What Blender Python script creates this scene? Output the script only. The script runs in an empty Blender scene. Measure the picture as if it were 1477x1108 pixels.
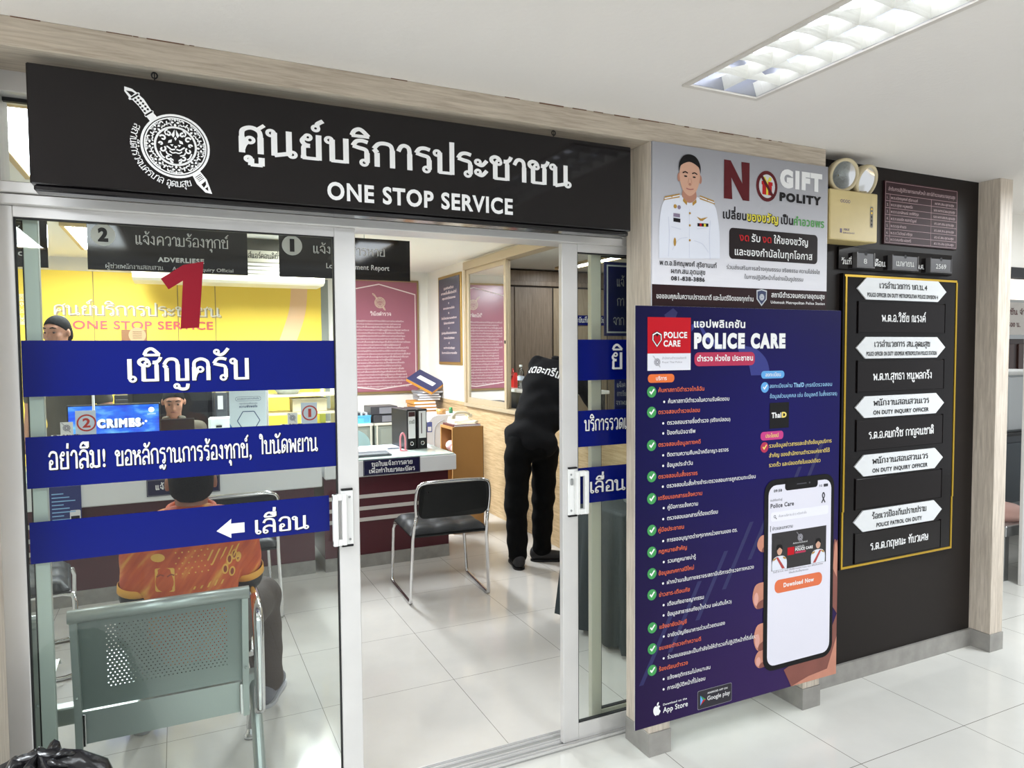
import bpy, math, random
import numpy as np
from mathutils import Matrix, Vector
from mathutils.geometry import delaunay_2d_cdt

SC = bpy.context.scene
COL = SC.collection
random.seed(4)

# ------------------------------------------------------------------ camera
def make_camera():
    f, yaw, p, r = 1017.3, 0.44339, 0.045958, -0.0070777
    F = Vector((math.sin(yaw)*math.cos(p), math.cos(yaw)*math.cos(p), -math.sin(p)))
    r0 = Vector((math.cos(yaw), -math.sin(yaw), 0))
    u0 = r0.cross(F)
    R = math.cos(r)*r0 + math.sin(r)*u0
    U = -math.sin(r)*r0 + math.cos(r)*u0
    cam = bpy.data.cameras.new('camera')
    cam.sensor_fit = 'HORIZONTAL'; cam.sensor_width = 36.0
    cam.lens = 36.0*f/1477.0
    cam.clip_start = 0.05
    o = bpy.data.objects.new('camera', cam)
    COL.objects.link(o)
    M = Matrix(((R.x, U.x, -F.x, 0), (R.y, U.y, -F.y, 0), (R.z, U.z, -F.z, 1.53), (0, 0, 0, 1)))
    o.matrix_world = M
    SC.camera = o
make_camera()

# ------------------------------------------------------------------ world, exposure
WORLD = 0.85
w = bpy.data.worlds.new('daylight'); SC.world = w
w.use_nodes = True
bg = w.node_tree.nodes['Background']
bg.inputs[0].default_value = (0.93, 0.97, 1.0, 1)
bg.inputs[1].default_value = WORLD
SC.view_settings.view_transform = 'Standard'
SC.view_settings.look = 'None'
SC.view_settings.gamma = 1.0
SC.view_settings.use_curve_mapping = False
SC.view_settings.exposure = 0.0
OFFICE_L = 14.5        # radiance of the office diffusers
HALL_L = 12.0         # radiance of the corridor tubes
CEIL_H, CEIL_O = 2.36, 2.45     # corridor and office ceilings
# ------------------------------------------------------------------ materials
def lin(c):
    c = c/255.0
    return c/12.92 if c <= 0.04045 else ((c+0.055)/1.055)**2.4
def rgb(r, g, b): return (lin(r), lin(g), lin(b), 1.0)
MATS = {}
def mat(name, c, rough=0.5, metal=0.0, spec=0.5, bump=0.0, bscale=200.0, var=0.0, vscale=6.0, stretch=(1, 1, 1), alpha=None):
    """principled material with optional noise colour variation and noise bump (object coordinates)"""
    if name in MATS: return MATS[name]
    m = bpy.data.materials.new(name); m.use_nodes = True
    nt = m.node_tree; b = nt.nodes['Principled BSDF']
    col = rgb(*c)
    b.inputs['Base Color'].default_value = col
    b.inputs['Roughness'].default_value = rough
    b.inputs['Metallic'].default_value = metal
    b.inputs['Specular IOR Level'].default_value = spec
    if bump or var:
        tc = nt.nodes.new('ShaderNodeTexCoord'); mp = nt.nodes.new('ShaderNodeMapping')
        mp.inputs['Scale'].default_value = stretch
        nt.links.new(tc.outputs['Object'], mp.inputs[0])
    if var:
        n = nt.nodes.new('ShaderNodeTexNoise'); n.inputs['Scale'].default_value = vscale; n.inputs['Detail'].default_value = 6
        nt.links.new(mp.outputs[0], n.inputs['Vector'])
        r = nt.nodes.new('ShaderNodeValToRGB')
        r.color_ramp.elements[0].position = 0.3; r.color_ramp.elements[1].position = 0.7
        r.color_ramp.elements[0].color = tuple(max(0, x*(1-var)) for x in col[:3])+(1,)
        r.color_ramp.elements[1].color = tuple(min(1, x*(1+var)) for x in col[:3])+(1,)
        nt.links.new(n.outputs['Fac'], r.inputs[0]); nt.links.new(r.outputs[0], b.inputs['Base Color'])
    if bump:
        n2 = nt.nodes.new('ShaderNodeTexNoise'); n2.inputs['Scale'].default_value = bscale; n2.inputs['Detail'].default_value = 3
        nt.links.new(mp.outputs[0], n2.inputs['Vector'])
        bp = nt.nodes.new('ShaderNodeBump'); bp.inputs['Strength'].default_value = bump; bp.inputs['Distance'].default_value = 0.01
        nt.links.new(n2.outputs['Fac'], bp.inputs['Height']); nt.links.new(bp.outputs[0], b.inputs['Normal'])
    MATS[name] = m
    return m
def emit(name, c, s):
    if name in MATS: return MATS[name]
    m = mat(name, c, 0.5); b = m.node_tree.nodes['Principled BSDF']
    b.inputs['Emission Color'].default_value = rgb(*c); b.inputs['Emission Strength'].default_value = s
    return m
def wood(name, c1, c2, axis, rough=0.5, scale=7.0):
    """laminate wood grain running along axis (0,1,2)"""
    if name in MATS: return MATS[name]
    m = mat(name, c1, rough); nt = m.node_tree; b = nt.nodes['Principled BSDF']
    tc = nt.nodes.new('ShaderNodeTexCoord'); mp = nt.nodes.new('ShaderNodeMapping')
    s = [14.0, 14.0, 14.0]; s[axis] = 0.9
    mp.inputs['Scale'].default_value = s
    nt.links.new(tc.outputs['Object'], mp.inputs[0])
    n = nt.nodes.new('ShaderNodeTexNoise'); n.inputs['Scale'].default_value = scale; n.inputs['Detail'].default_value = 8; n.inputs['Roughness'].default_value = 0.65; n.inputs['Distortion'].default_value = 0.4
    nt.links.new(mp.outputs[0], n.inputs['Vector'])
    r = nt.nodes.new('ShaderNodeValToRGB')
    r.color_ramp.elements[0].position = 0.32; r.color_ramp.elements[0].color = rgb(*c2)
    r.color_ramp.elements[1].position = 0.66; r.color_ramp.elements[1].color = rgb(*c1)
    nt.links.new(n.outputs['Fac'], r.inputs[0]); nt.links.new(r.outputs[0], b.inputs['Base Color'])
    return m
def tiles(name, c, grout, size, ox, oy, rough):
    if name in MATS: return MATS[name]
    m = mat(name, c, rough); nt = m.node_tree; b = nt.nodes['Principled BSDF']
    tc = nt.nodes.new('ShaderNodeTexCoord'); mp = nt.nodes.new('ShaderNodeMapping')
    mp.inputs['Location'].default_value = (-ox, -oy, 0)
    nt.links.new(tc.outputs['Object'], mp.inputs[0])
    bt = nt.nodes.new('ShaderNodeTexBrick')
    bt.offset = 0.0; bt.squash = 1.0
    bt.inputs['Scale'].default_value = 1.0; bt.inputs['Brick Width'].default_value = size; bt.inputs['Row Height'].default_value = size
    bt.inputs['Mortar Size'].default_value = 0.0016; bt.inputs['Mortar Smooth'].default_value = 0.3; bt.inputs['Bias'].default_value = 0.0
    n = nt.nodes.new('ShaderNodeTexNoise'); n.inputs['Scale'].default_value = 2.5; n.inputs['Detail'].default_value = 7; n.inputs['Roughness'].default_value = 0.6
    nt.links.new(tc.outputs['Object'], n.inputs['Vector'])
    r = nt.nodes.new('ShaderNodeValToRGB')
    r.color_ramp.elements[0].position = 0.35; r.color_ramp.elements[0].color = tuple(x*0.93 for x in rgb(*c)[:3])+(1,)
    r.color_ramp.elements[1].position = 0.65; r.color_ramp.elements[1].color = rgb(*c)
    nt.links.new(n.outputs['Fac'], r.inputs[0])
    nt.links.new(r.outputs[0], bt.inputs['Color1']); nt.links.new(r.outputs[0], bt.inputs['Color2'])
    bt.inputs['Mortar'].default_value = rgb(*grout)
    nt.links.new(mp.outputs[0], bt.inputs['Vector']); nt.links.new(bt.outputs['Color'], b.inputs['Base Color'])
    return m
def glassmat(name, tint, ior=1.45, rough=0.0, refl=1.0):
    """thin pane: tinted transparency with a Fresnel reflection"""
    if name in MATS: return MATS[name]
    m = bpy.data.materials.new(name); m.use_nodes = True; nt = m.node_tree; nt.nodes.clear()
    o = nt.nodes.new('ShaderNodeOutputMaterial'); t = nt.nodes.new('ShaderNodeBsdfTransparent'); g = nt.nodes.new('ShaderNodeBsdfGlossy')
    t.inputs[0].default_value = (*tint, 1); g.inputs['Roughness'].default_value = rough
    fr = nt.nodes.new('ShaderNodeFresnel'); fr.inputs[0].default_value = ior
    mx = nt.nodes.new('ShaderNodeMixShader')
    ml = nt.nodes.new('ShaderNodeMath'); ml.operation = 'MULTIPLY'; ml.inputs[1].default_value = refl
    nt.links.new(fr.outputs[0], ml.inputs[0]); nt.links.new(ml.outputs[0], mx.inputs[0])
    nt.links.new(t.outputs[0], mx.inputs[1]); nt.links.new(g.outputs[0], mx.inputs[2]); nt.links.new(mx.outputs[0], o.inputs[0])
    MATS[name] = m
    return m

# ------------------------------------------------------------------ mesh builder
class MB:
    def __init__(s): s.v = []; s.f = []; s.m = []; s.sm = []; s.mats = []
    def mi(s, m):
        if m not in s.mats: s.mats.append(m)
        return s.mats.index(m)
    def add(s, vs, fs, m, smooth=False):
        b = len(s.v); i = s.mi(m)
        s.v.extend([tuple(map(float, v)) for v in vs])
        for f in fs:
            s.f.append([b+k for k in f]); s.m.append(i); s.sm.append(smooth)
        return s
    def box(s, x0, x1, y0, y1, z0, z1, m, bev=0.0):
        if bev <= 0:
            v = [(x, y, z) for x in (x0, x1) for y in (y0, y1) for z in (z0, z1)]
            f = [(0, 1, 3, 2), (4, 6, 7, 5), (0, 4, 5, 1), (2, 3, 7, 6), (0, 2, 6, 4), (1, 5, 7, 3)]
            return s.add(v, f, m)
        b = min(bev, (x1-x0)/2.01, (y1-y0)/2.01, (z1-z0)/2.01)
        v = []; idx = {}
        X, Y, Z = (x0, x1), (y0, y1), (z0, z1)
        for i in (0, 1):
            for j in (0, 1):
                for k in (0, 1):
                    sx, sy, sz = (1, -1)[i], (1, -1)[j], (1, -1)[k]
                    for a in range(3):
                        p = [X[i]+sx*b, Y[j]+sy*b, Z[k]+sz*b]
                        p[a] = (X[i], Y[j], Z[k])[a]
                        idx[(i, j, k, a)] = len(v); v.append(p)
        f = []
        f.append([idx[0, 0, 0, 0], idx[0, 0, 1, 0], idx[0, 1, 1, 0], idx[0, 1, 0, 0]]); f.append([idx[1, 0, 0, 0], idx[1, 1, 0, 0], idx[1, 1, 1, 0], idx[1, 0, 1, 0]])
        f.append([idx[0, 0, 0, 1], idx[1, 0, 0, 1], idx[1, 0, 1, 1], idx[0, 0, 1, 1]]); f.append([idx[0, 1, 0, 1], idx[0, 1, 1, 1], idx[1, 1, 1, 1], idx[1, 1, 0, 1]])
        f.append([idx[0, 0, 0, 2], idx[0, 1, 0, 2], idx[1, 1, 0, 2], idx[1, 0, 0, 2]]); f.append([idx[0, 0, 1, 2], idx[1, 0, 1, 2], idx[1, 1, 1, 2], idx[0, 1, 1, 2]])
        for i in (0, 1):
            for j in (0, 1):
                f.append([idx[i, j, 0, 0], idx[i, j, 1, 0], idx[i, j, 1, 1], idx[i, j, 0, 1]])
                f.append([idx[i, 0, j, 0], idx[i, 1, j, 0], idx[i, 1, j, 2], idx[i, 0, j, 2]])
                f.append([idx[0, i, j, 1], idx[1, i, j, 1], idx[1, i, j, 2], idx[0, i, j, 2]])
                for k in (0, 1): f.append([idx[i, j, k, 0], idx[i, j, k, 1], idx[i, j, k, 2]])
        return s.add(v, f, m)
    def tube(s, pts, r, m, n=10, closed=False, cap=True):
        P = [Vector(p) for p in pts]; N = len(P)
        rs = r if isinstance(r, (list, tuple)) else [r]*N
        v = []; up = None
        for i, p in enumerate(P):
            a = P[(i-1) % N] if (closed or i > 0) else p
            c = P[(i+1) % N] if (closed or i < N-1) else p
            t = (c-a).normalized()
            if up is None:
                up = Vector((0, 0, 1)) if abs(t.z) < 0.9 else Vector((1, 0, 0))
            e = up - t*up.dot(t)
            if e.length < 1e-6: e = t.orthogonal()
            e.normalize(); up = e; g = t.cross(e)
            k = 1.0
            if 0 < i < N-1 or closed:
                d1 = (p-a).normalized(); d2 = (c-p).normalized()
                k = 1/max(0.55, math.cos(d1.angle(d2, 0)/2))
            for q in range(n):
                an = 2*math.pi*q/n
                v.append(p + (e*math.cos(an)+g*math.sin(an))*rs[i]*(k if N > 2 else 1))
        f = []
        for i in range(N if closed else N-1):
            j = (i+1) % N
            for q in range(n):
                f.append((i*n+q, i*n+(q+1) % n, j*n+(q+1) % n, j*n+q))
        s.add(v, f, m, True)
        if cap and not closed:
            b = len(s.v)-len(v); i = s.mi(m)
            s.f.append([b+q for q in range(n)][::-1]); s.m.append(i); s.sm.append(False)
            s.f.append([b+(N-1)*n+q for q in range(n)]); s.m.append(i); s.sm.append(False)
        return s
    def cyl(s, a, b, r, m, n=16, r2=None): return s.tube([a, b], [r, r if r2 is None else r2], m, n)
    def lathe(s, c, prof, m, n=24, axis=(0, 0, 1)):
        """prof: (radius, height) along axis"""
        ax = Vector(axis).normalized(); e = ax.orthogonal().normalized(); g = ax.cross(e); c = Vector(c)
        v = []; f = []
        for r, h in prof:
            for q in range(n):
                an = 2*math.pi*q/n
                v.append(c+ax*h+(e*math.cos(an)+g*math.sin(an))*max(r, 1e-5))
        for i in range(len(prof)-1):
            for q in range(n):
                f.append((i*n+q, i*n+(q+1) % n, (i+1)*n+(q+1) % n, (i+1)*n+q))
        return s.add(v, f, m, True)
    def ball(s, c, r, m, nu=16, nv=10):
        rx, ry, rz = (r, r, r) if not isinstance(r, (tuple, list)) else r
        v = []; f = []
        for i in range(nv+1):
            t = math.pi*i/nv
            for q in range(nu):
                a = 2*math.pi*q/nu
                v.append((c[0]+rx*math.sin(t)*math.cos(a), c[1]+ry*math.sin(t)*math.sin(a), c[2]+rz*math.cos(t)))
        for i in range(nv):
            for q in range(nu): f.append((i*nu+q, (i+1)*nu+q, (i+1)*nu+(q+1) % nu, i*nu+(q+1) % nu))
        return s.add(v, f, m, True)
    def quad(s, a, b, c, d, m): return s.add([a, b, c, d], [(0, 1, 2, 3)], m)
    def slab(s, poly, org, ru, up, m, t=0.0):
        """flat polygon (list of (u,v)) on a plane: org + u*ru + v*up; optional thickness t behind it"""
        O = Vector(org); ru = Vector(ru); up = Vector(up); nn = ru.cross(up).normalized()
        vs, tris = fill2d([poly])
        n = len(vs)
        F3 = [O+ru*x+up*y for x, y in vs]
        if t <= 0: return s.add(F3, tris, m)
        B3 = [p-nn*t for p in F3]
        fs = list(tris)+[tuple(n+k for k in tr[::-1]) for tr in tris]
        pf = [O+ru*x+up*y for x, y in poly]; k = len(pf)
        s.add(F3+B3, fs, m)
        side = [p for p in pf]+[p-nn*t for p in pf]
        ar = sum(poly[i][0]*poly[(i+1) % k][1]-poly[(i+1) % k][0]*poly[i][1] for i in range(k))
        fs = [((i, i+k, (i+1) % k+k, (i+1) % k) if ar > 0 else (i, (i+1) % k, (i+1) % k+k, i+k)) for i in range(k)]
        return s.add(side, fs, m)
    def build(s, name, parent=None, local=False):
        me = bpy.data.meshes.new(name)
        V = s.v
        if parent is not None and not local:
            I = ROOTM[parent.name].inverted()
            V = [tuple(I @ Vector(v)) for v in V]
        me.from_pydata(V, [], s.f)
        for m in s.mats: me.materials.append(m)
        me.polygons.foreach_set('material_index', s.m)
        me.polygons.foreach_set('use_smooth', s.sm)
        me.update()
        o = bpy.data.objects.new(name, me); COL.objects.link(o)
        if parent is not None:
            o.parent = parent
            ROOTM[o.name] = ROOTM[parent.name].copy()
        else: ROOTM[o.name] = Matrix.Identity(4)
        return o
ROOTM = {}
def tag(o, label, cat, group=None):
    o['label'] = label; o['category'] = cat
    if group: o['group'] = group
    return o
def thing(name, label, cat, loc, rz=0.0, group=None):
    o = bpy.data.objects.new(name, None); COL.objects.link(o)
    o.empty_display_size = 0.05
    o.location = loc; o.rotation_euler = (0, 0, rz)
    ROOTM[o.name] = Matrix.Translation(loc) @ Matrix.Rotation(rz, 4, 'Z')
    return tag(o, label, cat, group)
def struct(o): o['kind'] = 'structure'; return o
def copy_tree(o, loc, rz, label, group=None, parent=None):
    c = o.copy(); COL.objects.link(c)
    if parent is None:
        c.location = loc; c.rotation_euler = (0, 0, rz); c['label'] = label
        if group: c['group'] = group
    else: c.parent = parent
    for ch in o.children: copy_tree(ch, None, 0, None, None, c)
    return c

# ------------------------------------------------------------------ 2-D fills and lettering
def fill2d(contours):
    """triangulate closed contours by the non-zero winding rule"""
    vs = []; es = []; cs = []
    for c in contours:
        c = [tuple(map(float, p)) for p in c]
        if len(c) < 3: continue
        b = len(vs); n = len(c); vs += [Vector(p) for p in c]; es += [(b+i, b+(i+1) % n) for i in range(n)]
        cs.append(np.array(c))
    if not cs: return [], []
    r = delaunay_2d_cdt(vs, es, [], 0, 1e-6, False)
    V = np.array([tuple(p) for p in r[0]]); T = [tuple(f) for f in r[2]]
    if not T: return [], []
    ctr = np.array([V[list(t)].mean(0) for t in T])
    W = np.zeros(len(T))
    for c in cs:
        a = c; b = np.roll(c, -1, 0)
        x0, y0, x1, y1 = a[:, 0], a[:, 1], b[:, 0], b[:, 1]
        px, py = ctr[:, 0:1], ctr[:, 1:2]
        side = (x1-x0)*(py-y0)-(px-x0)*(y1-y0)
        W += (((y0 <= py) & (y1 > py) & (side > 0)).sum(1) - ((y0 > py) & (y1 <= py) & (side < 0)).sum(1))
    out = []
    for t, k in zip(T, W):
        if k != 0:
            p, q, s_ = V[t[0]], V[t[1]], V[t[2]]
            ar = (q[0]-p[0])*(s_[1]-p[1])-(s_[0]-p[0])*(q[1]-p[1])
            out.append(t if ar > 0 else t[::-1])
    return [tuple(p) for p in V], out

TONE = set('่้๊๋์็'); UPPER = set('ิีึืัํ'); LOWER = set('ฺุู'); MARKS = TONE | UPPER | LOWER
ISTHAI = lambda c: '\u0e00' <= c <= '\u0e7f'
_gc = {}
_tc = bpy.data.curves.new('glyph_source', 'FONT'); _tc.size = 1.0
_to = bpy.data.objects.new('glyph_source', _tc); COL.objects.link(_to)
def _splines(body):
    _tc.body = body
    dg = bpy.context.evaluated_depsgraph_get(); dg.update()
    cu = _to.evaluated_get(dg).to_curve(dg)
    out = []
    for sp in cu.splines:
        bp = sp.bezier_points; n = len(bp); pts = []
        for i in range(n):
            a, b = bp[i], bp[(i+1) % n]
            p0, p1, p2, p3 = a.co.xy, a.handle_right.xy, b.handle_left.xy, b.co.xy
            straight = abs((p1-p0).cross(p3-p0)) < 1e-5 and abs((p2-p0).cross(p3-p0)) < 1e-5
            k = 1 if straight else 4
            for j in range(k):
                t = j/k; u = 1-t
                q = p0*u**3+p1*3*u*u*t+p2*3*u*t*t+p3*t**3
                pts.append((q.x, q.y))
        if len(pts) > 2: out.append(np.array(pts))
    _to.evaluated_get(dg).to_curve_clear()
    return out
def _xmin(ss): return min(s[:, 0].min() for s in ss)
def raw_glyph(c):
    """contours and advance of one character of Blender's own fonts"""
    if ('raw', c) in _gc: return _gc['raw', c]
    if c in ' \u00a0': _gc['raw', c] = ([], 0.30); return _gc['raw', c]
    ss = _splines(c)
    if ISTHAI(c):
        two = _splines(c+'ก'); ref = _splines('ก')
        adv = max(0.0, _xmin(two[-len(ref):])-_xmin(ref)) if len(two) > len(ref) else 0.5
        if c in MARKS: adv = 0.0
    else:
        two = _splines(c+'H'); ref = _splines('H')
        adv = _xmin(two[-len(ref):])-_xmin(ref)
    _gc['raw', c] = (ss, adv)
    return _gc['raw', c]
def embolden(ss, d):
    if d == 0 or not ss: return ss
    ar = lambda c: 0.5*np.sum(c[:, 0]*np.roll(c[:, 1], -1)-np.roll(c[:, 0], -1)*c[:, 1])
    sg = np.sign(max((ar(c) for c in ss), key=abs))
    out = []
    for c in ss:
        keep = np.hypot(*(c-np.roll(c, 1, 0)).T) > 1e-5
        c = c[keep]
        if len(c) < 3: continue
        a = c-np.roll(c, 1, 0); b = np.roll(c, -1, 0)-c
        na = np.stack([a[:, 1], -a[:, 0]], 1); nb = np.stack([b[:, 1], -b[:, 0]], 1)
        na /= np.linalg.norm(na, axis=1)[:, None]; nb /= np.linalg.norm(nb, axis=1)[:, None]
        nn = na+nb; l = np.linalg.norm(nn, axis=1)[:, None]; nn = nn/np.maximum(l, 1e-6)
        k = 1/np.clip((nn*na).sum(1), 0.6, 1)[:, None]
        out.append(c+nn*k*d*sg)
    return out
def latin_h():
    if 'LH' not in _gc:
        _gc['LH'] = max(s[:, 1].max() for s in raw_glyph('H')[0])
        _gc['TH'] = max(s[:, 1].max() for s in raw_glyph('ก')[0])
    return _gc['LH'], _gc['TH']
def glyph(c, bold, style):
    """(verts, tris, advance) with consonant / capital height 1"""
    key = (c, bold, style)
    if key in _gc: return _gc[key]
    LH, TH = latin_h()
    if style == 'loop' and c in LOOP:
        cons, adv = loop_glyph(c, bold)
    else:
        ss, adv = raw_glyph(c)
        k = 1/(TH if ISTHAI(c) else LH)
        bb = bold*(1.0 if ISTHAI(c) else 0.9)
        cons = [s*k for s in embolden(ss, bb/k)]
        if not ISTHAI(c) and bold: cons = [s+np.array([bold, 0]) for s in cons]; adv = adv*k+2*bold*0.8
        else: adv = adv*k+(bold*1.2 if c not in MARKS else 0)
    if style != 'loop' and c in MARKS: cons = [s-np.array([bold*1.2, 0]) for s in cons]
    v, t = fill2d(cons)
    _gc[key] = (np.array(v) if len(v) else np.zeros((0, 2)), t, adv)
    return _gc[key]
def layout(s, bold, style):
    x = 0.0; out = []; prev_up = False
    for i, c in enumerate(s):
        v, t, adv = glyph(c, bold, style)
        dy = 0.0
        nxt_am = i+1 < len(s) and s[i+1] == 'ำ'
        if c in TONE and (prev_up or nxt_am): dy = 0.36
        dx = -0.3 if (c in TONE or c in UPPER) and i and s[i-1] in 'ปฝฟ' else 0.0
        if len(v): out.append((v+np.array([x+dx, dy]), t))
        if c in UPPER: prev_up = True
        elif c not in TONE: prev_up = False
        x += adv
    return out, x
def text(mb, s, org, ru, up, h, m, w=None, bold=0.0, style='plain', align='l', skew=0.0):
    """flat lettering, consonant / capital height h; w = width to fit"""
    gl, adv = layout(s, bold, style)
    if not gl: return
    allv = np.concatenate([g[0] for g in gl]); x0 = allv[:, 0].min(); x1 = allv[:, 0].max()
    sx = h if w is None else w/(x1-x0)
    width = (x1-x0)*sx
    off = {'l': 0.0, 'c': -width/2, 'r': -width}[align]
    O = Vector(org); R = Vector(ru); U = Vector(up)
    N = R.cross(U).normalized()
    for i, (v, t) in enumerate(gl):
        vs = [O+R*((p[0]-x0)*sx+off+skew*p[1]*h)+U*(p[1]*h)+N*(0.0001*(i % 3)) for p in v]
        mb.add(vs, t, m)
def text_arc(mb, s, ctr, ru, up, rad, a0, a1, h, m, bold=0.0, style='plain'):
    """lettering on the lower arc of a circle, reading from angle a0 to a1 (degrees, counter-clockwise)"""
    gl, adv = layout(s, bold, style)
    allv = np.concatenate([g[0] for g in gl]); x0 = allv[:, 0].min(); x1 = allv[:, 0].max()
    O = Vector(ctr); R = Vector(ru); U = Vector(up)
    for v, t in gl:
        xm = v[:, 0].mean(); a = math.radians(a0+(a1-a0)*(xm-x0)/(x1-x0))
        ks = math.radians(abs(a1-a0))*rad/(x1-x0)
        er = (math.cos(a), math.sin(a)); et = (-math.sin(a), math.cos(a))
        vs = []
        for p in v:
            d = rad-p[1]*h; q = (p[0]-xm)*ks
            X = er[0]*d+et[0]*q; Y = er[1]*d+et[1]*q
            vs.append(O+R*X+U*Y)
        mb.add(vs, t, m)
def circ(cx, cy, r, n=28, ry=None, a0=0, a1=360):
    ry = r if ry is None else ry
    k = n if a1-a0 == 360 else n+1
    return [(cx+r*math.cos(math.radians(a0+(a1-a0)*i/n)), cy+ry*math.sin(math.radians(a0+(a1-a0)*i/n))) for i in range(k)]
def rrect(x0, y0, x1, y1, r, n=5):
    p = []
    for cx, cy, a in ((x1-r, y1-r, 0), (x0+r, y1-r, 90), (x0+r, y0+r, 180), (x1-r, y0+r, 270)):
        p += [(cx+r*math.cos(math.radians(a+90*i/n)), cy+r*math.sin(math.radians(a+90*i/n))) for i in range(n+1)]
    return p
def spl(P, k=8, closed=False):
    """Catmull-Rom through points (2-D or 3-D)"""
    P = [np.array(p, float) for p in P]; n = len(P); out = []
    for i in range(n if closed else n-1):
        if closed: a, b, c, d = P[i-1], P[i], P[(i+1) % n], P[(i+2) % n]
        else: a, b, c, d = P[max(i-1, 0)], P[i], P[i+1], P[min(i+2, n-1)]
        for j in range(k):
            t = j/k
            out.append(tuple(0.5*(2*b+(c-a)*t+(2*a-5*b+4*c-d)*t*t+(3*b-a-3*c+d)*t**3)))
    if not closed: out.append(tuple(P[-1]))
    return out
def ribbon(P, hw):
    """outline of a stroke along 2-D points; hw number or list of half widths"""
    P = np.array(P, float); n = len(P)
    hw = np.full(n, hw) if np.isscalar(hw) else np.array(hw)
    t = np.gradient(P, axis=0) if n > 2 else np.repeat([P[-1]-P[0]], n, 0)
    t /= np.maximum(np.linalg.norm(t, axis=1)[:, None], 1e-9)
    nn = np.stack([-t[:, 1], t[:, 0]], 1)*hw[:, None]
    return np.concatenate([P-nn, (P+nn)[::-1]])
X3, Y3, Z3 = Vector((1, 0, 0)), Vector((0, 1, 0)), Vector((0, 0, 1))
NX, NY = Vector((-1, 0, 0)), Vector((0, -1, 0))
# ------------------------------------------------------------------ looped Thai letters drawn as strokes (height 1)
def _L(*p): return ('L', p)
def _S(*p): return ('S', p)
def _O(x, y, r=.1): return ('O', (x, y, r))
_tl = [_O(.13, .86), _L((.23, .9), (.23, .0))]
_u = [_O(.13, .86), _L((.23, .9), (.23, .02)), _L((.19, .05), (.68, .05)), _L((.68, 0), (.68, 1))]
_kk = [_L((.15, 0), (.15, .58), (.05, .72)), _S((.04, .73), (.2, .94), (.42, .99), (.62, .92), (.68, .7)), _L((.68, .74), (.68, 0))]
_arch = [_L((.13, 0), (.13, .62)), _S((.13, .6), (.16, .86), (.4, .98), (.64, .86), (.68, .6)), _L((.68, .64), (.68, 0))]
_ks = [_O(.36, .77, .085), _S((.42, .84), (.34, .96), (.2, 1.0), (.08, .92), (.08, .8), (.22, .68)), _L((.22, .70), (.22, .02)), _L((.18, .05), (.70, .05))]
_vu = [_S((-.66, 1.17), (-.56, 1.38), (-.36, 1.44), (-.1, 1.18)), _L((-.67, 1.17), (-.08, 1.17))]
_ro = [_S((.08, .76), (.2, .95), (.38, 1), (.58, .95)), _S((.08, .76), (.28, .7), (.5, .64), (.55, .48)), _L((.55, .52), (.55, .12))]
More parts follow.
